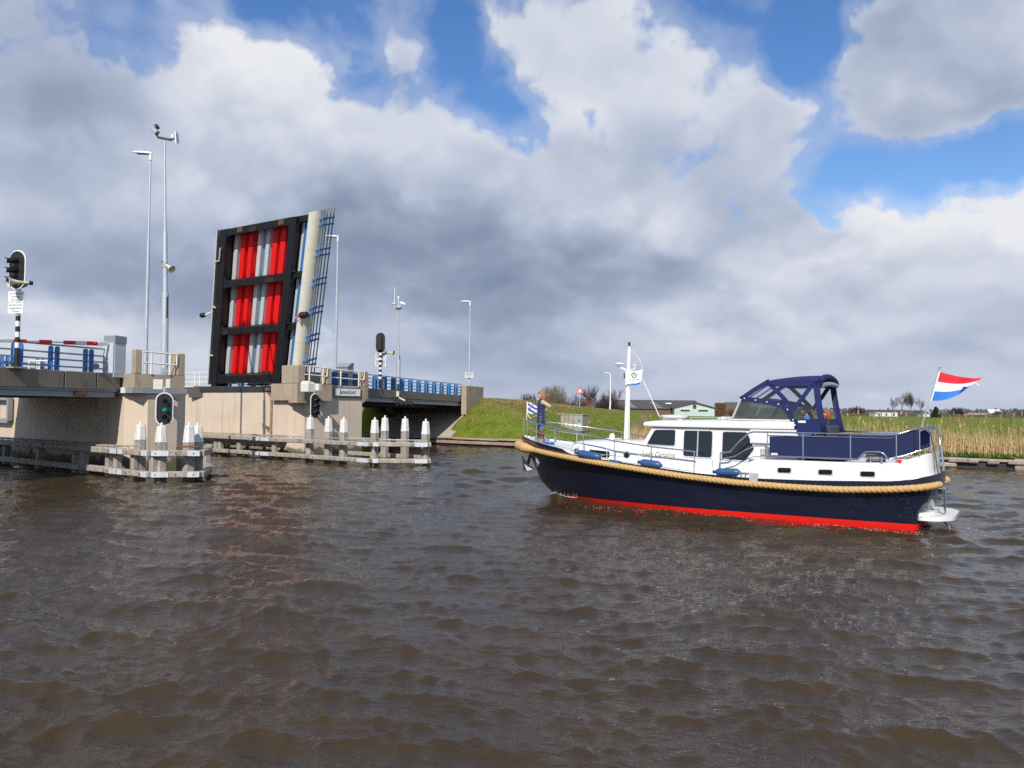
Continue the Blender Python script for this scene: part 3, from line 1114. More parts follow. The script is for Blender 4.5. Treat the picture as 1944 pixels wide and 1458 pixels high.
leaf = thing('bascule_leaf', 'raised black bridge leaf with red and white ribs on its underside', 'bridge leaf', LF(4.5, 0, -.3))
leaf_box(0.02, 8.3, 0.0, 8.86, -1.05, -.95).build('deck_plate', M_black, leaf)
leaf_box(0.0, .10, -.1, 8.9, -.95, -.02).build('edge_strip', mat('pale edge paint', (.62, .60, .56), .5, var=.1, stain=(.3, .2, .12), stain_amt=.4), leaf)
leaf_box(.42, .98, -.45, 8.8, -.94, 0).build('main_girder', M_black, leaf)
leaf_box(6.55, 7.13, -.45, 8.8, -.94, 0).build('main_girder', M_black, leaf)
for y0, y1, x1 in ((-.02, .46, 7.85), (2.93, 3.30, 7.8), (5.66, 6.03, 7.8), (8.50, 8.86, 7.9)):
    g_ = MB()
    leaf_box(.985, 6.545, y0, y1, -.94, -.02, g_)
    g_.build('cross_beam', M_black, leaf)
    leaf_box(7.135, x1, y0 + .04, y1 - .02, -.94, -.12).build('cantilever_bracket', M_black, leaf)
    leaf_box(.11, .415, y0 + .04, y1 - .02, -.94, -.25).build('cantilever_bracket', M_black, leaf)
# gussets: the rounded corners of each bay
for yb0, yb1 in ((.46, 2.93), (3.30, 5.66), (6.03, 8.50)):
    for x0, sx in ((.985, 1), (6.545, -1), (7.135, 1)):
        for y0, sy in ((yb0, 1), (yb1, -1)):
            pts = [LF(x0, y0, -.16), LF(x0 + sx * .26, y0, -.16), LF(x0 + sx * .09, y0 + sy * .09, -.16), LF(x0, y0 + sy * .26, -.16)]
            MB().prism(pts, LN * .12).build('gusset', M_black, leaf)
# ribs: folded troughs, painted in bands
bays = ((.47, 2.92), (3.31, 5.65), (6.04, 8.49))
ribs = [(1.26, .44, M_ribwhite), (1.92, .46, M_red), (2.63, .46, M_red), (3.46, .42, M_ribwhite), (4.18, .40, M_ribwhite), (4.82, .50, M_red), (5.51, .54, M_red)]
strips = [(.99, 1.53, M_ribwhite, -.90), (1.53, 3.12, M_red, -.90), (3.12, 3.70, M_ribwhite, -.90), (3.72, 3.93, mat('pale blue plate', (.16, .30, .42), .5, var=.1), -.70), (3.94, 4.50, M_ribwhite, -.90), (4.50, 6.53, M_red, -.90), (7.25, 7.43, M_ribwhite, -.38), (7.43, 7.80, M_blue, -.40)]
for y0, y1 in bays:
    for x0, x1, m_, wt_ in strips:
        leaf_box(x0 + .002, x1 - .002, y0, y1, -.948, wt_).build('deck_strip', m_, leaf)
    for xc, wd, m_ in ribs:
        a_, b_ = wd / 2 + .07, wd / 2 - .05
        q = [(xc - a_, -.898), (xc + a_, -.898), (xc + b_, -.56), (xc - b_, -.56)]
        P_ = [LF(x, y, w) for y in (y0 + .004, y1 - .004) for x, w in q]
        MB().add(P_, [(0, 1, 2, 3), (7, 6, 5, 4), (0, 4, 5, 1), (1, 5, 6, 2), (2, 6, 7, 3), (3, 7, 4, 0)]).build('deck_rib', m_, leaf)
# cream fairing along the side edge
pr = MB()
ringsP = []
for y in (.62, 3.0, 5.4, 7.6, 8.93):
    ring = []
    for k in range(24):
        a = 2 * math.pi * k / 24
        ring.append(LF(8.27 + .47 * math.cos(a), y, -.45 + .47 * math.sin(a)))
    ringsP.append(ring)
pr.rings(ringsP).build('edge_fairing', M_tube, leaf, smooth=50)
for y in (2.2, 3.8, 5.4, 7.0):
    m_ = MB()
    m_.rings([[LF(8.27 + .473 * math.cos(2 * math.pi * k / 24), yy, -.45 + .473 * math.sin(2 * math.pi * k / 24)) for k in range(24)] for yy in (y, y + .025)])
    m_.build('fairing_seam', M_railwhite, leaf, smooth=50)
# railing on the carriageway side (stands out behind the raised leaf)
for w_ in (-.30, -.55, -.80, -1.05):
    MB().tube([LF(8.95, .3, w_), LF(8.95, 9.0, w_)], .04, 6).build('railing_bar', M_galv_dull, leaf)
for y in (.75, 2.15, 3.65, 5.15, 6.65, 8.15):
    for dy in (0, .30):
        leaf_box(8.70, 9.0, y + dy, y + dy + .08, -1.10, -.25).build('railing_post', M_blue, leaf)
# the same railing along the other edge
for w_ in (-1.35, -1.97):
    MB().tube([LF(.2, .3, w_), LF(.2, 8.9, w_)], .045, 6).build('railing_bar', M_galv_dull, leaf)
# signal lamp on the fairing, lamp arm on the left edge and small brackets
LH = LE.normalized()
MB().lathe(LF(8.42, 3.72, .06), -LX + LN * .25, [(-.42, .17), (-.1, .19), (.06, .16), (.1, .03)], 14).build('signal_lamp', M_matteblack, leaf, smooth=40)
MB().lathe(LF(8.42, 3.70, .24), LN, [(0, .085), (.05, .09), (.08, .05)], 12).build('lamp_lens', M_red_on, leaf, smooth=40)
MB().tube([LF(7.92, 3.62, .0), LF(8.1, 3.6, .16), LF(8.3, 3.72, .16)], .025, 6).build('lamp_conduit', M_railwhite, leaf)
MB().tube([LF(.05, 4.35, -.1), LF(-.55, 4.2, .05)], .06, 6).build('lamp_arm', M_railwhite, leaf)
MB().lathe(LF(-.5, 4.21, .05), -LX, [(0, .07), (.1, .14), (.3, .16), (.42, .15), (.43, .08)], 12).build('lamp_housing', M_matteblack, leaf, smooth=40)
MB().tube([LF(.05, 7.2, -.05), LF(.62, 7.2, .1), LF(.66, 7.9, .1)], .045, 6).build('cable_bracket', M_railwhite, leaf)
MB().tube([LF(.05, 4.62, -.05), LF(.5, 4.6, .08)], .05, 6).build('cable_bracket', M_railwhite, leaf)
MB().tube([LF(.05, 1.75, -.05), LF(.5, 1.75, .08)], .05, 6).build('cable_bracket', M_railwhite, leaf)
for x0 in (2.0, 5.6):
    leaf_box(x0, x0 + .45, 8.58, 8.84, -.019, -.005).build('rust_patch', M_rust, leaf)
for y0, x0, w_ in ((2.9, 1.3, .5), (5.62, 4.9, .8), (8.45, 3.1, .6), (.4, 5.4, .7)):
    leaf_box(x0, x0 + w_, y0 + .06, y0 + .30, -.0195, -.006).build('rust_patch', M_rustpaint, leaf)
# hinge feet below the girders
for x0 in (.45, 6.6):
    m_ = MB()
    m_.prism([LF(x0 + .02, -.46, -.9), LF(x0 + .48, -.46, -.9), LF(x0 + .35, -.75, -1.0), LF(x0 + .1, -.75, -1.0)], LN * .85)
    m_.build('hinge_foot', M_darksteel, leaf)
for x0, w0 in ((2.9, 1.6), (4.2, .85), (5.5, .75)):
    leaf_box(x0, x0 + w0, -.42, -.28, -1.6, -.97).build('pale_plate', M_plate, leaf)

# ------------------------------------------------------------------ railings
def rail_post(u, v, zb, h, root, double=True):
    """post of two round-shouldered plates standing across the rails"""
    for du in (-.15, .15):
        out = [(v - .20, 0), (v + .05, 0), (v + .05, h), (v - .20, h)]
        out = out[:2] + round_poly(out, .10, 4)[10:]
        MB().prism([UV(u + du, y, zb + z) for y, z in out], EU * .035).build('post', M_blue, root)


def railing(label, us, v, zf, h, u0, u1, zs, grp, double=True, vb=None):
    g = thing('bridge_railing', label, 'railing', UV((u0 + u1) / 2, v, zf((u0 + u1) / 2)), group=grp)
    for u in us:
        rail_post(u, v, zf(u) - .01, h, g, double)
    for z in zs:
        MB().bar(UV(u0, v - .085, zf(u0) + z), UV(u1, v - .085, zf(u1) + z), .05, .065).build('rail', M_galv_dull, g)
    return g


GR = 'blue posted railings of the bridge'
railing('blue posted grey railing on the near span beside the barrier arm', [-10.0, -8.34, -6.67, -5.0, -3.36, -1.67], -.36, lambda u: 4.335, 1.0, -13, .15, (1.04, .73, .47, .19), GR)
railing('far edge railing of the near span, seen through the front railing', [-9.2, -6.5, -3.8, -1.1, 1.6, 3.6], -9.3, lambda u: 4.335, 1.0, -13, 4.2, (1.04, .73, .47, .19), GR)
railing('long blue posted railing on the front edge of the far span', [22.46 - 1.28 * 4 + 1.28 * k + .012 * k * k * .5 for k in range(16)], -.3, lambda u: deck_z(u) + .03, .93, 17.2, 37.5, (.97, .72, .47, .22), GR, double=False)
railing('rear edge railing of the far span behind the white handrails', [18.4 + 1.3 * k for k in range(15)], -9.3, lambda u: deck_z(u) + .03, .93, 17.2, 37.5, (.97, .72, .47, .22), GR, double=False)


def handrail(label, pts_top, posts, z_mid, r=.035):
    """white tube handrail through 3-D points"""
    g = thing('handrail', label, 'handrail', pts_top[0], group='white handrails on the piers')
    MB().tube(pts_top, r, 8).build('hand_bar', M_railwhite, g, smooth=50)
    dn = Z * z_mid
    MB().tube([p - dn for p in pts_top], r, 8).build('guard_bar', M_railwhite, g, smooth=50)
    for p, zb in posts:
        MB().tube([p, Vector((p.x, p.y, zb))], r * 1.25, 8).build('upright', M_railwhite, g, smooth=50)
    return g


def hp(s, t, z):
    return ST(s, t, z)


a, b_ = hp(-34.22, 19.02, 5.30), hp(-34.22, 20.62, 5.27)
g = handrail('white handrail between the two posts of the near pier', [a, b_], [(a.lerp(b_, .25), 4.33), (a.lerp(b_, .80), 4.33)], .48)
MB().tube([b_, b_ - Z * .48], .035, 8).build('end_loop', M_railwhite, g)
a, b_ = hp(-37.58, 30.55, 5.31), hp(-37.58, 32.15, 5.24)
g = handrail('white handrail between corner post and middle post of the far pier', [a, b_], [(a.lerp(b_, .18), 4.29), (a.lerp(b_, .80), 4.29)], .48)
MB().tube([b_, b_ - Z * .48], .035, 8).build('end_loop', M_railwhite, g)
a, b_ = hp(-37.97, 32.58, 5.23), hp(-37.97, 35.42, 5.16)
g = handrail('white handrail directly above the place name board', [a, b_], [(a.lerp(b_, .33), 4.27), (a.lerp(b_, .84), 4.27)], .48)
MB().tube([b_, b_ - Z * .48], .035, 8).build('end_loop', M_railwhite, g)
# white gates on the far edge
gt = thing('handrail', 'white ladder like handrail to the left of the raised leaf', 'handrail', UV(20.2, -13.5, 4.2), group='white handrails on the piers')
A_, B_ = Vector((-23.9, 60.4, 4.3)), Vector((-21.7, 59.4, 4.3))
for z in (.06, .38, .72, 1.08):
    MB().tube([A_ + Z * z, B_ + Z * z], .035, 6).build('rail', M_railwhite, gt)
for f in (0, .42, .62, .98):
    p = A_.lerp(B_, f)
    MB().tube([p, p + Z * 1.08], .045, 6).build('upright', M_railwhite, gt)
MB().frame_box(Vector((-22.8, 59.9, 4.15)), (1, 0, 0), (0, 1, 0), Z, 1.6, .8, .14).build('landing', M_conc, gt)
gt = thing('handrail', 'white gate behind the blue railing of the near span', 'handrail', UV(1.5, -6.8, 4.3), group='white handrails on the piers')
A_, B_ = Vector((-23.4, 40.1, 4.3)), Vector((-22.0, 40.1, 4.3))
for z in (.1, .78):
    MB().tube([A_ + Z * z, B_ + Z * z], .04, 6).build('rail', M_railwhite, gt)
for f in (0, .28, .36, 1.0):
    p = A_.lerp(B_, f)
    MB().tube([p - Z * .05, p + Z * .78], .045, 6).build('upright', M_railwhite, gt)
# low mesh step behind the far tower
# ------------------------------------------------------------------ barrier arm and cabinets
cab = thing('barrier_cabinet', 'tall grey barrier cabinet with sloping top at the end of the near span', 'cabinet', UV(-.75, -.35, 4.2))
M_cab = mat('grey cabinet paint', (.50, .53, .58), .45, var=.05, scale=3)
M_cabd = mat('dark grey cabinet hood', (.24, .255, .28), .45, var=.05, scale=3)
prof = [(-1.32, 4.36), (-.12, 4.36), (-.12, 5.93), (-.62, 5.97), (-.62, 5.80), (-1.32, 5.62)]
MB().prism([UV(u, -.55, z) for u, z in [(-.72, 4.36), (-.12, 4.36), (-.12, 5.64), (-.72, 5.64)]], EV * .60).build('body', M_cab, cab)
MB().prism([UV(u, -.57, z) for u, z in [(-.74, 5.645), (-.10, 5.645), (-.10, 5.96), (-.74, 5.97)]], EV * .64).build('hood', M_cabd, cab)
MB().prism([UV(u, -.53, z) for u, z in [(-.725, 4.36), (-.725, 5.66), (-.80, 5.62), (-.80, 4.36)]], EV * .56).build('door', M_cab, cab)
MB().frame_box(UV(-.42, -.25, 4.26), EU, EV, Z, .36, .33, .09).build('base_frame', M_galv, cab)
MB().lathe(UV(-1.0, -.62, 4.62), -EU, [(0, .12), (.1, .15), (.12, .06)], 12).build('pivot_cover', M_steelgrey, cab)
arm = thing('striped_barrier', 'red and white striped barrier arm lowered behind the near railing', 'barrier arm', UV(-.9, -.62, 5.55))
p0, p1 = UV(-.85, -.22, 5.60), UV(-11.5, -.22, 5.06)
n_ = 19
for i in range(n_):
    if i == 4 or i == 6:
        continue
    q0, q1 = p0.lerp(p1, i / n_), p0.lerp(p1, (i + .985) / n_)
    MB().bar(q0, q1, .09, .17 - i * .0035, ch=.02).build('stripe', M_white if i % 2 == 0 else M_red, arm)
MB().bar(p0.lerp(p1, .2), p0.lerp(p1, .37), .05, .05).build('core_tube', M_galv, arm)
MB().frame_box(p0.lerp(p1, .40), EU, EV, Z, .06, .05, .06).build('arm_lamp', M_matteblack, arm)
for i, k in ((1, 1.3), (3, 3.3)):
    MB().lathe(p0.lerp(p1, k / n_) + EV * .05, EV, [(0, .06), (.04, .05), (.05, .01)], 10).build('reflector', M_red_on if False else M_red, arm)
cab2 = thing('barrier_cabinet', 'dark grey sloping topped cabinet behind the far pier handrail', 'cabinet', UV(22.2, -2.6, 4.2))
MB().prism([UV(u, -3.0, z) for u, z in [(21.7, 4.3), (22.5, 4.3), (22.5, 6.0), (22.25, 6.02), (21.7, 5.72)]], EV * .95).build('body', M_cabd, cab2)
MB().prism([UV(u, -3.02, z) for u, z in [(21.66, 5.74), (22.24, 6.05), (22.54, 6.03), (22.54, 6.07), (22.24, 6.09), (21.66, 5.78)]], EV * 1.0).build('hood', M_steelgrey, cab2)
MB().frame_box(UV(22.1, -2.5, 4.25), EU, EV, Z, .45, .5, .06).build('base_frame', M_galv, cab2)


# ------------------------------------------------------------------ signals
def signal_head(root, centre, nrm, w, h, lit=None, back=False, hood=.24):
    """three-lens signal with white rimmed long oval board"""
    nrm = Vector(nrm).normalized()
    ax = Z.cross(nrm).normalized()
    C_ = Vector(centre)
    P = lambda x, z, d: C_ + ax * x + Z * z + nrm * d
    MB().prism([P(x, z, -.02) for x, z in capsule_poly(w, h)], nrm * .03).build('white_rim', M_white, root)
    MB().prism([P(x, z, .0105) for x, z in capsule_poly(w - .1, h - .1)], nrm * .03).build('backboard', M_matteblack, root)
    MB().prism([P(x, z, -.26) for x, z in round_poly([(-.14, -h * .36), (.14, -h * .36), (.14, h * .36), (-.14, h * .36)], .05)], nrm * .238).build('housing', M_matteblack, root)
    if back:
        MB().prism([P(x, z, -.05) for x, z in capsule_poly(w - .02, h - .02)], nrm * .028).build('back_plate', M_matteblack, root)
        return
    for k in (1, 0, -1):
        zc = k * h * .235
        m_ = M_lens
        if lit and lit[0] == k:
            m_ = lit[1]
        MB().lathe(P(0, zc, .041), nrm, [(0, .105), (.02, .10), (.035, .06), (.04, .005)], 16).build('lens', m_, root, smooth=60)
        hd = MB()
        rings = []
        for d, cut in ((.041, 1.0), (hood, .55)):
            rings.append([P(.125 * math.cos(a), zc + .125 * math.sin(a) - d * .18, d) for a in [math.pi * (1.25 * cut - .125 - (1.25 * cut - .25 + .0) * 0 - (1.5 * cut) * (i / 14) + (cut - 1) * .0) for i in range(15)]])
        # open half tube, made double sided by thickness
        ring_in = [[P(.113 * math.cos(a), zc + .113 * math.sin(a) - d * .18, d) for a in [math.pi * (1.25 * cut - .125 - 1.5 * cut * (i / 14)) for i in range(15)]] for d, cut in ((.041, 1.0), (hood - .005, .55))]
        vs = rings[0] + rings[1] + ring_in[0] + ring_in[1]
        fs = []
        for i in range(14):
            fs += [(i, i + 1, 16 + i, 15 + i), (30 + i, 45 + i, 46 + i, 31 + i), (15 + i, 16 + i, 46 + i, 45 + i)]
        hd.add(vs, fs).build('visor', M_matteblack, root, smooth=50)


def horn(label, o, axis, arm_from=None, scale=1.0):
    g = thing('loudspeaker', label, 'loudspeaker', o, group='cream horn loudspeakers')
    axis = Vector(axis).normalized()
    o = Vector(o)
    s = scale
    MB().lathe(o, axis, [(-.42 * s, .06 * s), (-.30 * s, .065 * s), (-.29 * s, .045 * s), (0, .085 * s), (.16 * s, .13 * s), (.24 * s, .20 * s), (.25 * s, .205 * s), (.235 * s, .185 * s), (.1 * s, .07 * s), (.08 * s, .01)], 18).build('bell', M_cream, g, smooth=45)
    MB().lathe(o + axis * .09 * s, axis, [(0, .045 * s), (.12 * s, .05 * s), (.14 * s, .01)], 10).build('phase_plug', M_cream, g, smooth=45)
    MB().lathe(o - axis * .42 * s, -axis, [(0, .075 * s), (.13 * s, .08 * s), (.14 * s, .05 * s)], 12).build('driver', M_matteblack, g, smooth=45)
    if arm_from is not None:
        MB().bar(arm_from, o - axis * .35 * s - Z * .10, .05, .05).build('bracket', M_matteblack, g)
        MB().bar(o - axis * .35 * s - Z * .12, o - axis * .35 * s + Z * .06, .05, .05).build('bracket', M_matteblack, g)
    return g


def ringed_pole(root, base, h, r, bands, black_to):
    MB().tube([base, base + Z * black_to], r, 12).build('pole_foot', M_matteblack, root, smooth=50)
    n = bands
    for i in range(n):
        z0, z1 = black_to + (h - black_to) * i / n, black_to + (h - black_to) * (i + 1) / n
        MB().tube([base + Z * (z0 + .001), base + Z * z1], r, 12).build('pole_band', M_white if i % 2 == 0 else M_matteblack, root, smooth=50)


# road signal at the left edge
sg = thing('traffic_signal', 'road traffic signal with three hooded lenses on a black and white ringed pole', 'traffic light', UV(-5.42, .12, 4.34))
base = UV(-5.42, .10, 4.37)
MB().frame_box(base - Z * .02, EU, EV, Z, .3, .2, .03).build('base_plate', M_conc, sg)
ringed_pole(sg, base, 2.95, .082, 11, .72)
signal_head(sg, base + Vector((-.02, -.1, 3.66)), (-.30, -.955, 0), .82, 1.50, (-1, M_red_on), hood=.56)
sn = thing('traffic_sign', 'white six line text board below the road signal at the left edge', 'sign', base + Z * 2.4)
nn_ = Vector((-.15, -.99, 0)).normalized()
ax_ = Z.cross(nn_).normalized()
for (zc, hh_, lines) in ((2.645, .39, ('bij bediening', 'brugdek', 'vrij maken')), (2.215, .41, ('gemarkeerde', 'weggedeelte', 'vrijlaten'))):
    cpt = base + Z * zc + nn_ * .115
    MB().prism([cpt + ax_ * x + Z * z for x, z in round_poly([(-.325, -hh_ / 2), (.325, -hh_ / 2), (.325, hh_ / 2), (-.325, hh_ / 2)], .03)], nn_ * .02).build('panel', M_white, sn)
    for i, tx in enumerate(lines):
        text_mesh(tx, .105, 'lettering', M_textgrey, sn, cpt + nn_ * .022 + Z * (.115 - i * .12), ax_, Z, extrude=.002)
for zc in (2.2, 2.65):
    MB().bar(base + Z * zc - ax_ * .12 + nn_ * .1, base + Z * zc + ax_ * .12 + nn_ * .1, .03, .04).build('clamp', M_galv, sn)
horn('cream horn loudspeaker under the left road signal', base + Vector((.20, -.52, 3.13)), (-.72, -.69, -.05), base + Vector((0.05, -.05, 2.97)), 1.0)

# road signal on the far span, seen from behind
sg2 = thing('traffic_signal', 'road signal seen from behind, black oval on a ringed pole over far span', 'traffic light', UV(22.6, .05, 4.28))
b2 = UV(22.6, .0, 4.28)
ringed_pole(sg2, b2, 2.5, .11, 11, .68)
signal_head(sg2, b2 + Z * 3.22, (.15, .98, 0), .68, 1.42, back=True)
sn2 = thing('traffic_sign', 'white framed pair of sign backs on the ringed pole over the far span', 'sign', b2 + Z * 2)
for zc in (1.80, 2.28):
    for x0, x1, z0, z1 in ((-.36, .36, -.22, -.18), (-.36, .36, .18, .22), (-.36, -.31, -.18, .18), (.31, .36, -.18, .18)):
        MB().box(b2.x + x0, b2.x + x1, b2.y + .12, b2.y + .16, b2.z + zc + z0, b2.z + zc + z1).build('frame_bar', M_white, sn2)
    MB().box(b2.x - .31, b2.x + .31, b2.y + .165, b2.y + .175, b2.z + zc - .18, b2.z + zc + .18).build('panel', mat('sign back', (.42, .43, .43), .6, var=.1), sn2)
horn('cream horn loudspeaker beside the oval signal back on the far span', b2 + Vector((.74, .05, 2.52)), (.85, -.3, -.1), b2 + Vector((.05, 0, 2.47)), .85)

# ship signals on the piers
ss = thing('ship_signal', 'oval ship signal showing a green lens on the near pier', 'traffic light', ST(-33.9, 20.1, 2.9), group='oval ship signals on the piers')
n1 = Vector((.42, -.905, 0)).normalized()
c1 = Vector((-14.93, 35.62, 2.83))
signal_head(ss, c1, n1, .72, 1.43, (0, M_green_on), hood=.22)
MB().tube([c1 + Z * .6 - n1 * .05, c1 + Z * .95 - n1 * .03], .06, 8).build('hanger', M_galv, ss)
bx = thing('junction_box', 'pair of white boxes on the near pier above the green signal', 'junction box', c1 + Z * 1.1, group='white boxes above the ship signals')
MB().frame_box(c1 + Vector((-.28, -.02, 1.04)), Vector((.905, .42, 0)), n1, Z, .19, .14, .22, .02).build('box', M_boxwhite, bx)
MB().frame_box(c1 + Vector((.12, .05, 1.08)), Vector((.905, .42, 0)), n1, Z, .09, .16, .20, .02).build('lamp_bracket', M_boxwhite, bx)
MB().lathe(c1 + Vector((-.05, .05, 1.62)), n1, [(-.1, .08), (.0, .14), (.08, .16), (.09, .05)], 12).build('floodlight', M_galv_dull, bx)
ss2 = thing('ship_signal', 'unlit oval ship signal turned aside on the far pier', 'traffic light', ST(-37.5, 31.5, 2.9), group='oval ship signals on the piers')
n2 = Vector((.86, -.51, 0)).normalized()
c2 = Vector((-11.05, 46.55, 3.04))
signal_head(ss2, c2, n2, .72, 1.43, None, hood=.30)
MB().tube([c2 + Z * .6 - n2 * .05, c2 + Z * .9 - n2 * .2], .06, 8).build('hanger', M_galv, ss2)
MB().lathe(c2 + Vector((.22, .2, -.45)), n2, [(0, .16), (.06, .2), (.07, .1)], 14).build('horn_mouth', M_cream, ss2)
bx2 = thing('junction_box', 'white box on the far pier above the unlit oval signal', 'junction box', c2 + Z, group='white boxes above the ship signals')
MB().frame_box(c2 + Vector((-.42, -.02, 1.02)), Vector((.51, .86, 0)), n2, Z, .28, .3, .25, .03).build('box', M_boxwhite, bx2)
MB().prism([c2 + Vector((-.70, -.02, 1.272)) + Vector((.51, .86, 0)) * x + Z * z - n2 * .1 for x, z in ((-.1, 0), (.5, 0), (.5, .05), (.1, .13))], n2 * .5).build('lid', M_boxwhite, bx2)
MB().frame_box(c2 + Vector((.08, .12, 1.05)), Vector((.51, .86, 0)), n2, Z, .1, .2, .2, .02).build('lamp_bracket', M_boxwhite, bx2)
# signal hanging under the far span
ss3 = thing('ship_signal', 'small black signal hung under the fascia of the far span', 'traffic light', UV(24.6, .2, 3.6), group='oval ship signals on the piers')
b3 = UV(25.2, .12, 3.55)
MB().frame_box(b3 + Vector((-.2, 0, .42)), (1, 0, 0), (0, 1, 0), Z, .22, .16, .2, .02).build('box', M_boxwhite, ss3)
MB().tube([b3 + Vector((-.15, 0, .25)), b3 + Vector((.35, -.05, .0)), b3 + Vector((.45, -.05, -.05))], .06, 6).build('hanger', M_boxwhite, ss3)
for k in (0, 1, 2):
    MB().lathe(b3 + Vector((.12 + .32 * k, -.15, -.28)), (.85, -.5, -.2), [(-.2, .14), (.1, .17), (.32, .15), (.33, .1)], 12).build('visor', M_matteblack, ss3)
MB().frame_box(b3 + Vector((.3, .05, -.25)), (1, 0, 0), (0, 1, 0), Z, .62, .06, .22, .05).build('backboard', M_matteblack, ss3)


# ------------------------------------------------------------------ lamp posts and camera masts
def lamp_post(label, x, y, z0, z1, d, grp='street lamps with flat white heads', r0=.11, hl=.85):
    g = thing('street_lamp', label, 'street lamp', (x, y, z0), group=grp)
    hgt = z1 - z0
    MB().tube([(x, y, z0), (x, y, z0 + hgt * .13)], r0, 10).build('pole_foot', M_galv, g, smooth=50)
    MB().tube([(x, y, z0 + hgt * .131), (x, y, z0 + hgt * .62)], [r0 * .78, r0 * .66], 10).build('pole_shaft', M_galv, g, smooth=50)
    MB().tube([(x, y, z0 + hgt * .621), (x, y, z1)], [r0 * .5, r0 * .42], 10).build('pole_top', M_galv, g, smooth=50)
    d = Vector(d).normalized()
    s = d.cross(Z)
    top = Vector((x, y, z1))
    MB().tube([top - Z * .25, top + Z * .06], .075, 10).build('socket', M_white, g, smooth=50)
    rings = []
    for t, w, h in ((-.08, .05, .04), (.0, .09, .07), (.25, .13, .085), (.6, .12, .08), (.9, .07, .05), (1.0, .02, .02)):
        c_ = top + d * (t * hl) + Z * (.10 + .02 * t)
        rings.append([c_ + s * (w * math.cos(2 * math.pi * k / 12)) + Z * (max(h * math.sin(2 * math.pi * k / 12), -h * .55)) for k in range(12)])
    MB().rings(rings).build('lamp_head', M_white, g, smooth=50)
    MB().frame_box(top + d * (.42 * hl) + Z * .05, d, s, Z, .28 * hl / .85, .085, .02).build('lamp_glass', M_lens, g)
    return g


lamp_post('tall street lamp with flat head behind the near pier', -18.16, 41.0, 4.3, 15.45, (-1, -.15, 0))
lamp_post('grey street lamp rising just right of the raised leaf', -12.80, 60.0, 4.25, 15.3, (-1, -.1, 0), r0=.14, hl=.9)
lamp_post('thin street lamp at the end of the far span, behind the abutment', -3.83, 74.0, 4.2, 12.45, (-1, -.1, 0), r0=.12)
sb = thing('traffic_sign', 'white framed sign back on the lamp post behind the abutment', 'sign', (-3.83, 73.8, 5.6))
for x0, x1, z0, z1 in ((-.36, .36, -.24, -.19), (-.36, .36, .19, .24), (-.36, -.31, -.19, .19), (.31, .36, -.19, .19)):
    MB().box(-3.83 + x0, -3.83 + x1, 73.74, 73.79, 5.98 + z0, 5.98 + z1).build('frame_bar', M_white, sb)
MB().box(-3.83 - .31, -3.83 + .31, 73.795, 73.81, 5.98 - .19, 5.98 + .19).build('panel', mat('sign back', (.42, .43, .43), .6), sb)

ms = thing('camera_mast', 'tall galvanised mast carrying two floodlights over the near pier', 'mast', (-16.38, 39, 4.3))
MB().tube([(-16.38, 39, 4.3), (-16.42, 39, 8.3)], [.17, .155], 12).build('mast_foot', M_galv, ms, smooth=50)
MB().tube([(-16.42, 39, 8.301), (-16.50, 39, 11.2)], [.115, .10], 12).build('mast_shaft', M_galv, ms, smooth=50)
MB().tube([(-16.50, 39, 11.201), (-16.62, 39, 15.5)], [.065, .05], 12).build('mast_top', M_galv, ms, smooth=50)
MB().tube([(-16.47, 39, 9.48), (-16.475, 39, 9.75)], .125, 12).build('clamp', M_galv_dull, ms)
MB().tube([(-16.28, 38.9, 7.1), (-16.27, 38.88, 8.1)], .035, 6).build('conduit', M_matteblack, ms)
top = Vector((-16.64, 39, 15.6))
MB().bar(top + Vector((-.30, 0, .10)), top + Vector((.36, 0, -.02)), .08, .10).build('cross_arm', M_matteblack, ms)
MB().bar(top + Vector((-.30, 0, .1)), top + Vector((-.42, -.02, .3)), .07, .08).build('cross_arm', M_matteblack, ms)
MB().frame_box(top + Vector((-.44, -.05, .42)), Vector((.7, 0, .7)), (0, 1, 0), Vector((-.7, 0, .7)), .10, .15, .20, .03).build('floodlight', M_galv_dull, ms)
MB().frame_box(top + Vector((-.34, -.05, .60)), Vector((.87, 0, .5)), (0, 1, 0), Vector((-.5, 0, .87)), .07, .12, .10, .03).build('camera_hood', M_matteblack, ms)
MB().frame_box(top + Vector((.42, 0, .14)), (1, 0, 0), (0, 1, 0), Z, .09, .12, .12, .03).build('lamp_bracket', M_galv, ms)
MB().prism([top + Vector(q) for q in ((.55, -.22, .32), (.60, -.22, -.22), (.55, .24, -.10), (.50, .24, .36))], Vector((.07, 0, .0))).build('floodlight', M_galv, ms)
horn('cream horn loudspeaker halfway up the tall mast', Vector((-16.22, 38.86, 9.50)), (.75, -.35, -.55), Vector((-16.47, 39, 9.6)), .92)

cm = thing('camera_mast', 'slim stepped mast with white cameras and aerial on the far span', 'mast', (-8.51, 62, 4.2))
MB().tube([(-8.51, 62, 4.2), (-8.52, 62, 6.6)], .155, 10).build('mast_foot', M_galv, cm, smooth=50)
MB().tube([(-8.52, 62, 6.601), (-8.60, 62, 10.3)], [.08, .06], 10).build('mast_shaft', M_galv, cm, smooth=50)
for k in range(16):
    z = 6.7 + k * .22
    MB().box(-8.64 - .01 * (k % 2), -8.48, 61.93, 61.97, z, z + .05).build('climbing_step', M_galv_dull, cm)
MB().tube([(-8.40, 61.95, 5.9), (-8.42, 61.95, 6.9)], .03, 6).build('conduit', M_matteblack, cm)
ct = Vector((-8.6, 62, 10.3))
MB().lathe(ct + Vector((.02, 0, .06)), Z, [(0, .10), (.08, .30), (.12, .31), (.13, .1)], 14).build('platform', M_galv, cm)
MB().tube([ct + Vector((-.28, 0, .1)), ct + Vector((-.30, 0, 1.75))], .025, 6).build('aerial', M_white, cm)
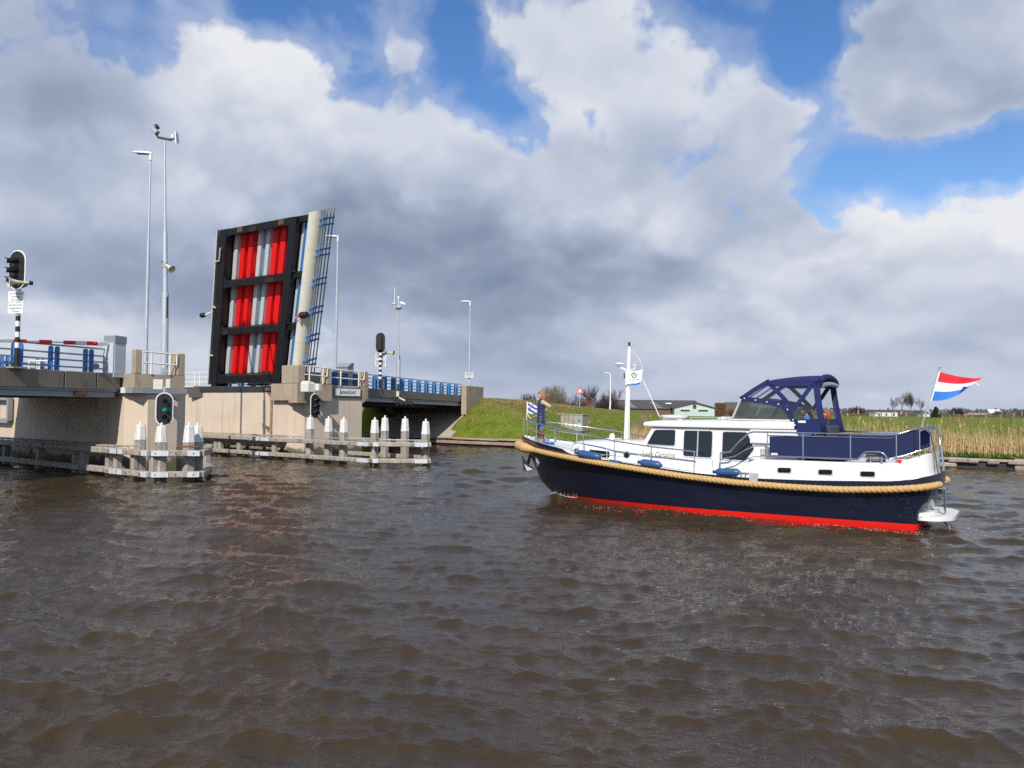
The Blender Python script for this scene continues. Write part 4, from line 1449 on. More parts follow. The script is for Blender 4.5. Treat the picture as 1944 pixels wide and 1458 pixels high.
MB().tube([ct, ct + Vector((.0, 0, 1.0))], .03, 6).build('aerial', M_white, cm)
MB().lathe(ct + Vector((0, 0, .85)), Z, [(0, .07), (.1, .085), (.18, .06), (.2, .02)], 12).build('dome_camera', M_white, cm, smooth=60)
MB().frame_box(ct + Vector((.34, -.05, .52)), Vector((.87, -.1, -.3)).normalized(), Vector((.1, 1, 0)).normalized(), Vector((.3, 0, .9)).normalized(), .22, .08, .08, .02).build('camera_housing', M_white, cm)
MB().frame_box(ct + Vector((-.32, -.03, .50)), (1, 0, 0), (0, 1, 0), Z, .14, .07, .07, .02).build('camera_housing', M_galv, cm)
MB().bar(ct + Vector((.0, 0, .3)), ct + Vector((.3, 0, .42)), .05, .05).build('bracket', M_galv, cm)


# ------------------------------------------------------------------ timber fenders
def pile(root, s, t, zt, r=.20, white=.62, zb=-1.2):
    """square pile with chamfered tapering white head and a knob"""
    rot = random.uniform(-.05, .05)
    def sq(z, h):
        c = h * .38
        pts = [(h, -h + c), (h, h - c), (h - c, h), (-h + c, h), (-h, h - c), (-h, -h + c), (-h + c, -h), (h - c, -h)]
        return [ST(s + x * math.cos(rot) - y * math.sin(rot), t + x * math.sin(rot) + y * math.cos(rot), z) for x, y in pts]
    lean = random.uniform(-.02, .02)
    zw = zt - white + random.uniform(-.05, .05)
    p = MB().rings([sq(zb, r), sq(.32, r)]).build('pile_foot', M_woodwet, root)
    p = MB().rings([sq(.321, r), sq(zw, r * .98)]).build('pile', M_wood, root)
    MB().rings([sq(zw + .002, r * 1.005), sq(zt - .06, r * .76), sq(zt, r * .66)]).build('pile_head', M_pilewhite, root)
    MB().lathe(ST(s, t, zt - .01), Z, [(0, .05), (.05, .045), (.09, .055), (.13, .04), (.14, .01)], 8).build('pile_knob', M_pilewhite, root, smooth=60)


def beam(root, a, b, z, w, h, m_=None, name='fender_beam'):
    MB().bar(ST(*a, z), ST(*b, z), w, h, ch=.03).build(name, m_ or M_wood, root)


def marks(root, a, b, z, f0, f1, off=.155, h=.2):
    """grey white paint marks on the front of a beam"""
    A_, B_ = ST(*a, z), ST(*b, z)
    d = (B_ - A_).normalized()
    n_ = Vector((-d.y, d.x, 0))
    if n_.y > 0:
        n_ = -n_
    m = A_.lerp(B_, (f0 + f1) / 2) + n_ * off
    MB().frame_box(m, d, n_, Z, (B_ - A_).length * (f1 - f0) / 2, .006, h / 2).build('painted_mark', M_plate, root)


def bolts(root, a, b, z, fs, off=.155):
    A_, B_ = ST(*a, z), ST(*b, z)
    d = (B_ - A_).normalized()
    n_ = Vector((-d.y, d.x, 0))
    if n_.y > 0:
        n_ = -n_
    for f in fs:
        MB().lathe(A_.lerp(B_, f) + n_ * off, n_, [(0, .03), (.02, .03), (.021, .005)], 6).build('bolt', M_rust, root)


f1 = thing('timber_fender', 'near timber fender with four white capped piles around the near pier', 'fender', ST(-31, 18, 0), group='timber fenders with white capped piles')
K = [(-33.62, 17.36), (-30.45, 17.36), (-29.25, 18.75), (-31.15, 20.35), (-33.9, 22.1)]
for zc, h_, w_ in ((1.12, .24, .26), (.30, .24, .26)):
    beam(f1, (K[0][0] - .1, K[0][1]), K[1], zc, w_, h_, M_wood if zc > 1 else M_woodwet if False else M_wood)
    beam(f1, K[1], K[2], zc + .006, w_, h_)
    beam(f1, K[2], K[3], zc - .006, w_, h_)
    beam(f1, K[3], K[4], zc, w_, h_)
for (x_, y_), zt in (((-14.95, 33.44), 2.2), ((-13.71, 32.5), 2.18), ((-12.80, 32.95), 2.2), ((-12.76, 33.75), 2.18)):
    v_ = Vector((x_, y_, 0))
    pile(f1, v_.dot(CC), v_.dot(NN), zt, .195)
for s_, t_ in ((-33.45, 17.62), (-33.3, 21.6)):
    MB().frame_box(ST(s_, t_, .25), CC, NN, Z, .14, .13, .95, .02).build('short_pile', M_wood, f1)
for s_, t_ in ((-31.95, 17.5), (-30.5, 17.48)):
    MB().frame_box(ST(s_, t_, .70), CC, NN, Z, .14, .1, .285, .02).build('packing_block', M_wood, f1)
for z_ in (1.12, .30):
    marks(f1, K[0], K[1], z_, .10, .26)
    marks(f1, K[0], K[1], z_, .29, .41)
    marks(f1, K[0], K[1], z_, .86, .99)
    marks(f1, K[1], K[2], z_ + .006, .02, .36)
    marks(f1, K[1], K[2], z_ + .006, .74, .98)
    bolts(f1, K[0], K[1], z_, (.04, .5, .82))
    bolts(f1, K[1], K[2], z_ + .006, (.1, .5, .86))
MB().tube([ST(-33.3, 17.45, 1.26), ST(-33.3, 17.45, 1.33), ST(-32.4, 17.45, 1.33)], .03, 6).build('mooring_bar', M_galv_dull, f1)
MB().tube([ST(-32.2, 17.4, 1.26), ST(-32.2, 17.4, 1.36), ST(-31.1, 17.4, 1.36), ST(-31.1, 17.4, 1.26)], .03, 6).build('mooring_bar', M_galv_dull, f1)
MB().tube([ST(-29.9, 18.1, 1.26), ST(-29.9, 18.1, 1.38), ST(-29.4, 18.7, 1.38)], .04, 6).build('mooring_bar', M_rust, f1)

f2 = thing('timber_fender', 'shaded timber fender along the pier wall under the near span', 'fender', ST(-40, 17.5, 0), group='timber fenders with white capped piles')
for zc in (1.10, .30):
    for a_, b_ in ((-49.5, -44.9), (-44.87, -39.6), (-39.57, -33.85)):
        beam(f2, (a_, 17.50), (b_, 17.50), zc, .26, .25)
for s_ in (-48.6, -45.2, -44.4, -40.8, -37.3, -36.6, -34.4):
    MB().frame_box(ST(s_, 17.80, -.1), CC, NN, Z, .14, .155, 1.3, .02).build('short_pile', M_wood, f2)
MB().bar(ST(-49.5, 17.95, 1.26), ST(-33.9, 17.95, 1.26), .5, .06).build('walkway_plank', M_wood, f2)

f3 = thing('timber_fender', 'long timber fender with seven white capped piles in front of the far pier', 'fender', ST(-35, 29.4, 0), group='timber fenders with white capped piles')
Q = [(-52, 29.3), (-41.2, 29.3), (-30.75, 29.3), (-28.5, 31.05), (-30.6, 33.2), (-37.2, 33.3)]
for zc in (1.13, .30):
    for a_, b_ in ((-52, -46.6), (-46.57, -40.9), (-40.87, -35.6), (-35.57, -30.85)):
        beam(f3, (a_, 29.3), (b_, 29.3), zc + random.uniform(-.012, .012), .26, .23)
    beam(f3, Q[2], Q[3], zc + .006, .26, .23)
    beam(f3, Q[3], Q[4], zc - .006, .26, .23)
    beam(f3, Q[4], Q[5], zc, .26, .23)
for (x_, y_), zt in (((-11.02, 45.39), 2.40), ((-9.81, 44.49), 2.37), ((-8.85, 43.76), 2.35), ((-6.98, 42.36), 2.36), ((-6.87, 45.0), 2.44), ((-5.71, 44.5), 2.41), ((-4.40, 42.55), 2.31)):
    v_ = Vector((x_, y_, 0))
    pile(f3, v_.dot(CC), v_.dot(NN), zt, .19, .66)
for s_ in (-50.2, -47.6, -44.5, -44.1, -42.2, -38.9):
    MB().frame_box(ST(s_, 29.56, .1), CC, NN, Z, .15, .12, 1.12, .02).build('short_pile', M_wood, f3)
for z_ in (1.13, .30):
    marks(f3, (-40.87, 29.3), (-35.6, 29.3), z_, .06, .2)
    marks(f3, (-40.87, 29.3), (-35.6, 29.3), z_, .23, .37)
    marks(f3, (-35.57, 29.3), (-30.85, 29.3), z_, .82, .99)
    marks(f3, Q[2], Q[3], z_ + .006, .02, .12)
    marks(f3, Q[2], Q[3], z_ + .006, .76, .98)
    bolts(f3, (-40.87, 29.3), (-35.6, 29.3), z_, (.03, .5, .9))
    bolts(f3, (-35.57, 29.3), (-30.85, 29.3), z_, (.1, .4, .7))
for a_, b_ in ((-40.6, -37.1), (-36.9, -31.3)):
    MB().tube([ST(a_, 29.25, 1.24), ST(a_, 29.25, 1.36), ST(b_, 29.25, 1.36), ST(b_ + .1, 29.25, 1.24)], .03, 6).build('mooring_bar', M_galv_dull, f3)
MB().bar(ST(-52, 29.85, 1.30), ST(-38.6, 29.85, 1.30), .6, .06).build('walkway_plank', M_wood, f3)
MB().tube([ST(-30.3, 29.55, 1.25), ST(-30.3, 29.55, 1.36), ST(-28.7, 30.8, 1.36)], .03, 6).build('mooring_bar', M_galv_dull, f3)

# ------------------------------------------------------------------ motor yacht (local frame: x forward, y to port, z up)
BL0 = (11.1, 22.4, 0)
yacht = thing('motor_yacht', 'white and navy motor yacht with blue canopy and rope fender heading for the bridge', 'motor yacht', BL0, BANG)
M_gel = mat('white yacht paint', (.80, .79, .76), .22, var=.03, scale=2, coat=.4, stain=(.62, .58, .5), stain_amt=.25, stain_scale=(2, 2, .5), stain_lo=.58)
M_deck = mat('pale deck', (.70, .70, .68), .6, var=.06, scale=6, bump=.2, bscale=60)
M_navy = mat('navy hull paint', (.010, .013, .030), .16, var=.15, scale=1.0, coat=.5, stain=(.03, .035, .05), stain_amt=.5, stain_scale=(1.5, 1.5, 1.5), stain_lo=.6)
M_redboot = mat('red boot topping', (.85, .018, .010), .4, var=.06, scale=2)
M_rope = mat('golden rope', (.53, .335, .13), .9, var=.14, scale=8, bump=.4, bscale=60, fine=.1)
M_ropewrap = mat('wound rope', (.60, .38, .15), .9, var=.10, scale=6, bump=.6, bscale=50)
M_teak = mat('grey teak strip', (.30, .25, .19), .7, var=.15, scale=6)
M_steel = mat('polished stainless', (.72, .73, .74), .14, metal=1.0, var=.05, scale=8)
M_cloth = mat('navy canvas', (.020, .026, .100), .9, var=.12, scale=3, bump=.35, bscale=10, spec=.25)
M_clothd = mat('dodger canvas', (.021, .028, .085), .9, var=.10, scale=1.2, bump=.25, bscale=8, spec=.2)
M_fend = mat('blue fender vinyl', (.028, .085, .22), .4, var=.12, scale=6)
M_gask = mat('pale window gasket', (.62, .62, .66), .5)
M_orange = mat('varnished dash', (.35, .13, .05), .4, var=.2, scale=8)
M_vinyl = clear_mat('clear canopy vinyl', (.90, .93, .95), .10)
M_screen = clear_mat('tinted windscreen', (.40, .47, .44), .22)


def V(x, y, z):
    return Vector((x, y, z))


def interp(xs, ys, x):
    return float(np.interp(x, xs, ys))


GX = [-.6, 0, .45, 2.4, 4.0, 5.7, 7.7, 9.3, 10.0, 10.3, 10.7, 11.4, 12.0, 12.7]
GZ = [1.49, 1.33, 1.25, 1.17, 1.14, 1.20, 1.37, 1.52, 1.57, 1.72, 1.78, 1.87, 1.97, 2.09]
RX = [-.6, 0, .45, 1.7, 3, 4.5, 6, 7.7, 9.5, 11, 12, 12.9]
RZ = [1.20, 1.11, 1.05, .97, .96, 1.00, 1.09, 1.25, 1.42, 1.56, 1.66, 1.76]


def outline(xbow, B, x0, p, qx, n=46):
    """port half outline from the stem to the stern centre; qx = where the quarter starts"""
    pts = []
    for k in range(n):
        f = k / (n - 1)
        x = xbow - (xbow - .3) * f ** 1.35
        y = B * max(0.0, 1 - max(0, (x - x0) / (xbow - x0)) ** p) ** (1 / 1.25) if x > x0 else B
        if x < 3:
            y -= (3 - x) ** 2 * .012
        pts.append((x, y))
    y0 = pts[-1][1]
    for x, fy in ((.06, .985), (-.12, .93), (-.30, .80), (-.43, .62), (-.50, .40), (-.53, .2), (-.54, 0)):
        pts.append((x * qx + (1 - qx) * .04, y0 * fy))
    return pts


levels = [  # z function, xbow, B, x0, p, stern roundness
    (lambda x: -.7, 10.2, 1.15, 4.0, 1.9, .1),
    (lambda x: -.02, 11.05, 1.52, 4.5, 2.0, .15),
    (lambda x: .165, 11.42, 1.56, 4.7, 2.05, .25),
    (lambda x: .55, 11.88, 1.63, 5.2, 2.2, .55),
    (lambda x: interp(RX, RZ, x) * .55 + .42, 12.28, 1.70, 5.8, 2.4, .85),
    (lambda x: interp(RX, RZ, x), 12.62, 1.74, 6.3, 2.6, 1.0),
    (lambda x: interp(GX, GZ, x), 12.66, 1.74, 6.5, 2.8, 1.0),
]
outs = [outline(xb, B, x0, p, q) for _, xb, B, x0, p, q in levels]


def hull_strip(i, j, name, m_, smooth=40):
    mb_ = MB()
    for sgn in (1, -1):
        rows = []
        for k in range(i, j + 1):
            rows.append([V(x, sgn * y, levels[k][0](x)) for x, y in outs[k]])
        n = len(rows[0])
        vs = [p for r in rows for p in r]
        fs = [(a * n + b, a * n + b + 1, (a + 1) * n + b + 1, (a + 1) * n + b) for a in range(len(rows) - 1) for b in range(n - 1)]
        mb_.add(vs, fs)
    me_o = mb_.build(name, m_, yacht, local=True, smooth=smooth)
    return me_o


hull_strip(0, 2, 'boot_topping', M_redboot)
hull_strip(2, 5, 'hull', M_navy)
hull_strip(5, 6, 'gunwale_strake', M_navy)
deckpts = outs[6]
# bulwark inside, capping and side deck
mb_ = MB()
inner = [(x - (.05 if x > 12.3 else 0), max(y - .05, 0)) for x, y in deckpts]
for sgn in (1, -1):
    n = len(deckpts)
    a_ = [V(x, sgn * y, interp(GX, GZ, x)) for x, y in deckpts]
    b_ = [V(x, sgn * y, interp(GX, GZ, x)) for x, y in inner]
    c_ = [V(x, sgn * y, interp(GX, GZ, x) - (.10 if x < 10.2 else .06)) for x, y in inner]
    mb_.add(b_ + c_, [(i, i + 1, n + i + 1, n + i) for i in range(n - 1)])
mb_.build('bulwark_lining', M_gel, yacht, local=True, smooth=40)
mb_ = MB()
for sgn in (1, -1):
    n = len(deckpts)
    a_ = [V(x, sgn * y, interp(GX, GZ, x)) for x, y in deckpts]
    b_ = [V(x, sgn * y, interp(GX, GZ, x)) for x, y in inner]
    mb_.add(a_ + b_, [(i, i + 1, n + i + 1, n + i) for i in range(n - 1)])
mb_.build('capping', mat('dark capping', (.02, .022, .035), .35, var=.1), yacht, local=True)
mb_ = MB()
n = len(inner)
dz_ = lambda x: interp(GX, GZ, x) - (.095 if x < 10.2 else .055)
mb_.add([V(x, y, dz_(x)) for x, y in inner] + [V(x, -y, dz_(x)) for x, y in inner], [(i, i + 1, n + i + 1, n + i) for i in range(n - 1)])
mb_.build('side_deck', M_deck, yacht, local=True)

# rope fender all round: three-strand rope on the sides, wound pudding at the bow
path = [V(x, y, interp(RX, RZ, x)) for x, y in outs[5]]
path = [p for p in path if p.x > -.46]
full = [V(p.x, -p.y, p.z) for p in reversed(path)][:-1] + path


def resample(pts, step):
    out, acc = [pts[0]], 0.0
    L_ = [0.0]
    for a, b in zip(pts[:-1], pts[1:]):
        L_.append(L_[-1] + (b - a).length)
    tot = L_[-1]
    n = int(tot / step)
    res = []
    j = 0
    for i in range(n + 1):
        d = tot * i / n
        while j < len(L_) - 2 and L_[j + 1] < d:
            j += 1
        t = (d - L_[j]) / max(1e-9, L_[j + 1] - L_[j])
        res.append(pts[j].lerp(pts[j + 1], t))
    return res


full = resample(full, .026)
# push the rope just outside the planking
cen = V(5.5, 0, 0)
mb_, mbb = MB(), MB()
seg = 24
cur = None
rings_list = {'rope': [], 'wrap': []}
prev = None
for i, p in enumerate(full):
    t = (full[min(i + 1, len(full) - 1)] - full[max(i - 1, 0)]).normalized()
    s = V(-t.y, t.x, 0).normalized()
    if s.dot(V(p.x - 5, p.y * 3, 0)) < 0:
        s = -s
    u = t.cross(s)
    if u.z < 0:
        u = -u
    sweep = t.cross(s).z > 0
    bow = p.x > 11.6
    r = .085
    if bow:
        r = .085 + .08 * min(1, (p.x - 11.6) / .5)
    c = p + s * (r * .8)
    kind = 'wrap' if bow else 'rope'
    ring = []
    for k in range(seg):
        a = 2 * math.pi * k / seg
        if kind == 'rope':
            ph = a * 3 + i * .026 / .13 * 2 * math.pi
            rr = r * (.80 + .30 * abs(math.cos(ph / 2)) ** .6)
        else:
            rr = r * (1 + .035 * (i % 2))
        ring.append(c + s * (rr * math.cos(a)) + u * (rr * math.sin(a)))
    if kind != cur and cur is not None:
        rings_list[cur][-1].append(ring)
    if kind != cur:
        rings_list[kind].append([])
        cur = kind
    rings_list[kind][-1].append(ring)
for rg in rings_list['rope']:
    mb_.rings(rg)
for rg in rings_list['wrap']:
    mbb.rings(rg)
mb_.build('rope_fender', M_rope, yacht, local=True, smooth=75)
mbb.build('bow_pudding', M_ropewrap, yacht, local=True, smooth=50)
MB().bar(V(4.15, 1.80, 1.18), V(3.92, 1.80, 1.16), .05, .24).build('step_plate', M_galv, yacht, local=True)


def panel(pts, y0, y1, name, m_, parent=yacht, sgn=1):
    """outline in (x, z), from y0 to y1"""
    return MB().prism([V(x, sgn * y0, z) for x, z in pts], V(0, sgn * (y1 - y0), 0)).build(name, m_, parent, local=True)


# ---- forward trunk cabin
def trunk_sec(x, w, zt, zb):
    pts = [(w + .05, zb), (w + .02, zt - .16), (w - .05, zt - .06), (w - .17, zt), (w * .5, zt + .035), (0, zt + .045)]
    return [V(x, y, z) for y, z in pts] + [V(x, -y, z) for y, z in reversed(pts[:-1])]


secs = [(10.35, .62, 1.80, 1.55), (10.22, .90, 1.92, 1.50), (9.9, 1.06, 1.96, 1.44), (9.0, 1.13, 1.99, 1.34), (8.2, 1.17, 2.01, 1.26), (7.4, 1.20, 2.02, 1.18)]
MB().rings([trunk_sec(*q) for q in secs]).build('trunk_cabin', M_gel, yacht, local=True, smooth=50)
panel([(10.1, 1.66), (7.8, 1.52), (6.1, 1.38), (6.1, 1.395), (7.8, 1.535), (10.1, 1.675)], 1.15, 1.205, 'styling_line', mat('grey coachline', (.35, .35, .36), .5), sgn=1)


def window(pts, y, name, parent=yacht, frame=.03, rr=.07, sgn=1, sub=None):
    """framed pane on a side wall; outline in (x, z)"""
    pp = round_poly(pts, rr, 5)
    cx, cz = sum(p[0] for p in pp) / len(pp), sum(p[1] for p in pp) / len(pp)
    big = [(x + (1 if x > cx else -1) * frame * min(1, abs(x - cx) * 6), z + (1 if z > cz else -1) * frame * min(1, abs(z - cz) * 6)) for x, z in pp]
    w = panel(big, y, y + .018, name, M_gask, parent, sgn)
    MB().prism([V(x, sgn * (y + .012), z) for x, z in pp], V(0, sgn * .012, 0)).build('pane', M_glassdark, w, local=True)
    return w


def porthole(x, y, z, r, name='porthole', nrm=(0, 1, 0)):
    w = MB().lathe(V(x, y - .01, z), nrm, [(0, r * 1.35), (.03, r * 1.3), (.035, r)], 18).build(name, M_steel, yacht, local=True, smooth=40)
    MB().lathe(V(x, y, z), nrm, [(0, r), (.03, r * .98), (.031, .005)], 18).build('pane', M_glassdark, w, local=True)


for sgn in (1, -1):
    if sgn > 0:
        porthole(9.89, 1.135, 1.66, .085)
        porthole(8.12, 1.20, 1.62, .085)
        window([(9.42, 1.54), (8.72, 1.50), (8.72, 1.69), (9.42, 1.73)], 1.165, 'trunk_window', rr=.05)

# ---- saloon
def sal_sec(x, zt, w0=1.28, w1=1.17):
    return [V(x, w0, 1.08), V(x, w0 - .01, 1.60), V(x, w1, zt), V(x, -w1, zt), V(x, -w0 + .01, 1.60), V(x, -w0, 1.08)]


f0 = [V(7.95, 1.24, 1.08), V(7.74, 1.24, 1.75), V(7.28, 1.16, 2.50), V(7.28, -1.16, 2.50), V(7.74, -1.24, 1.75), V(7.95, -1.24, 1.08)]
MB().rings([f0, sal_sec(6.9, 2.50), sal_sec(3.0, 2.50)]).build('saloon', M_gel, yacht, local=True)


def side_window(pts, name, rr):
    """the saloon sides lean inwards: put the window on that slope"""
    pp = round_poly(pts, rr, 5)
    lean = lambda z: 1.275 - max(0, z - 1.60) * (.10 / .90)
    cx, cz = sum(p[0] for p in pp) / len(pp), sum(p[1] for p in pp) / len(pp)
    grow = lambda f: [(cx + (x - cx) * (1 + f / .4), cz + (z - cz) * (1 + f / .34)) for x, z in pp]
    o_ = [V(x, lean(z) - .004, z) for x, z in grow(.03)]
    w = MB().prism(o_, V(0, .018, 0)).build(name, M_gask, yacht, local=True)
    MB().prism([V(x, lean(z) + .004, z) for x, z in pp], V(0, .016, 0)).build('pane', M_glassdark, w, local=True)
    return w


side_window([(7.44, 1.97), (7.20, 2.41), (6.55, 2.42), (6.55, 1.95)], 'saloon_window', .07)
w2 = side_window([(6.27, 1.66), (6.27, 2.41), (5.41, 2.41), (5.41, 1.64)], 'saloon_window', .08)
MB().bar(V(5.84, 1.285, 1.66), V(5.84, 1.205, 2.40), .035, .03).build('mullion', M_galv, w2, local=True)
side_window([(5.10, 1.62), (5.10, 2.40), (4.40, 2.40), (4.18, 1.93), (4.42, 1.60)], 'saloon_window', .06)
# front windows of the saloon
for y0, y1 in ((-1.05, -.38), (-.33, .33), (.38, 1.05)):
    P_ = lambda y, f: V(7.74 + (7.28 - 7.74) * f + .012, y * (1 - .05 * f), 1.75 + .75 * f)
    MB().prism([P_(y0, .22), P_(y1, .22), P_(y1, .92), P_(y0, .92)], V(.012, 0, .008)).build('saloon_window', M_glassdark, yacht, local=True)


def roof_sec(x, w, z0, z1, drop=.0):
    return [V(x, w, z0), V(x, w + .015, z0 + .05), V(x, w - .01, z1 - .05), V(x, w - .12, z1), V(x, 0, z1 + .03), V(x, -w + .12, z1), V(x, -w + .01, z1 - .05), V(x, -w - .015, z0 + .05), V(x, -w, z0)]


MB().rings([roof_sec(7.62, 1.10, 2.56, 2.62), roof_sec(7.58, 1.20, 2.53, 2.645), roof_sec(7.35, 1.26, 2.515, 2.67), roof_sec(6.6, 1.27, 2.512, 2.69), roof_sec(5.0, 1.27, 2.512, 2.73), roof_sec(3.08, 1.27, 2.512, 2.745)]).build('saloon_roof', M_gel, yacht, local=True, smooth=40)
panel([(7.4, 2.500), (3.0, 2.495), (3.0, 2.511), (7.4, 2.512)], 1.10, 1.245, 'roof_edge_strip', mat('brown trim', (.20, .12, .06), .5))  # thin brown strip under the roof edge
for x0 in (6.1, 5.0):
    MB().tube([V(x0, 1.08, 2.72), V(x0 + .05, 1.08, 2.80), V(x0 - .9, 1.08, 2.815), V(x0 - .95, 1.08, 2.74)], .018, 6).build('grab_rail', M_steel, yacht, local=True)
MB().frame_box(V(5.2, 0, 2.79), V(1, 0, 0), V(0, 1, 0), Z, .35, .35, .035, .02).build('roof_hatch', M_deck, yacht, local=True)

# ---- aft cabin and raised quarter
def quarter(x):
    return interp([-.6, 0, .45, 2.5, 4.2], [1.28, 1.50, 1.60, 1.665, 1.69], x)


TX = [-.5, 0, .45, 1.6, 3.9, 4.05, 4.25, 4.5, 4.62]
TZ = [2.02, 1.90, 1.72, 1.685, 1.68, 1.665, 1.55, 1.30, 1.17]
rows = []
xs = [4.62, 4.55, 4.45, 4.35, 4.25, 4.12, 4.0, 3.0, 2.0, 1.2, .7, .45, .33]
for sgn in (1, -1):
    mb_ = MB()
    top = [V(x, sgn * quarter(x), interp(TX, TZ, x)) for x in xs]
    bot = [V(x, sgn * (quarter(x) + .015), interp(GX, GZ, x) - .12) for x in xs]
    for x, fy in ((.0, .90), (-.22, .76), (-.33, .60), (-.36, .3), (-.37, 0)):
        zt_ = 1.72 + (.45 - x) * .36
        top.append(V(x, sgn * 1.60 * fy, min(zt_, 1.98)))
        bot.append(V(x - .02, sgn * 1.615 * fy, interp(GX, GZ, x) - .1))
    n = len(top)
    mb_.add(top + bot, [(i, i + 1, n + i + 1, n + i) for i in range(n - 1)])
    inn = [V(p.x, p.y - sgn * .06, p.z) for p in top]
    mb_.add(top + inn, [(i, i + 1, n + i + 1, n + i) for i in range(n - 1)])
    mb_.build('quarter_side', M_gel, yacht, local=True, smooth=35)
mb_ = MB()
dk = [(4.3, 1.62), (3.0, 1.62), (1.2, 1.58), (.4, 1.54), (0, 1.40), (-.25, 1.1), (-.34, .5)]
mb_.add([V(x, y, 1.66) for x, y in dk] + [V(x, -y, 1.66) for x, y in dk], [(i, i + 1, 7 + i + 1, 7 + i) for i in range(6)])
mb_.build('aft_deck', M_deck, yacht, local=True)
MB().box(4.3, 3.02, -1.24, 1.24, 1.2, 2.50).build('cockpit_bulkhead', M_gel, yacht, local=True)
for x in (3.235, 2.17, 1.13):
    yq = quarter(x)
    window([(x - .175, 1.345), (x + .175, 1.335), (x + .175, 1.465), (x - .175, 1.475)], yq + .008, 'hull_port', frame=.028, rr=.05)
# teak strips on the stern steps
for sgn in (1, -1):
    MB().add([V(.40, sgn * 1.655, 1.262), V(-.28, sgn * 1.30, 1.40), V(-.24, sgn * 1.18, 1.40), V(.42, sgn * 1.60, 1.262)], [(0, 1, 2, 3)]).build('teak_strip', M_teak, yacht, local=True)
# swim platform
plat = round_poly([(.02, 1.45), (-.48, 1.40), (-.82, .9), (-.82, -.9), (-.48, -1.40), (.02, -1.45)], .25, 5)
MB().prism([V(x, y, .27) for x, y in plat], V(0, 0, .09)).build('swim_platform', M_gel, yacht, local=True)
MB().prism([V(x * .93, y * .93, .362) for x, y in plat], V(0, 0, .012)).build('platform_pad', M_deck, yacht, local=True)
MB().prism([V(.0, 1.40, .37), V(-.10, 1.36, .37), V(-.36, .8, .37), V(-.40, .0, .37), V(-.2, 0, .37)], V(0, 0, .09)).build('platform_step', M_deck, yacht, local=True)
MB().tube([V(-.5, .75, .26), V(-.66, .75, .12), V(-.78, .75, -.2)], .022, 6).build('bathing_ladder', M_steel, yacht, local=True)
for y in (.45, .62):
    MB().tube([V(-.57, y, .36), V(-.57, y, 1.02), V(-.53, y, 1.08)], .022, 6).build('platform_handrail', M_steel, yacht, local=True)
MB().tube([V(-.36, .50, 1.04), V(-.57, .50, 1.05)], .022, 6).build('platform_handrail', M_steel, yacht, local=True)
MB().tube([V(-.36, .50, .78), V(-.50, .60, .76), V(-.57, .50, .76)], .022, 6).build('platform_handrail', M_steel, yacht, local=True)
MB().frame_box(V(-.50, .95, 1.0), V(1, 0, 0), V(0, 1, 0), Z, .05, .07, .06, .02).build('stern_lamp', M_matteblack, yacht, local=True)

# ---- dodger cloth round the aft deck, with its rails
def cloth_strip(pts, lo, hi, name, m_, parent=yacht, th=.02):
    mb_ = MB()
    n = len(pts)
    a_ = [V(x, y, hi(x)) for x, y in pts]
    b_ = [V(x, y, lo(x)) for x, y in pts]
    mb_.add(a_ + b_, [(i, i + 1, n + i + 1, n + i) for i in range(n - 1)])
    return mb_.build(name, m_, parent, local=True, solid=th)


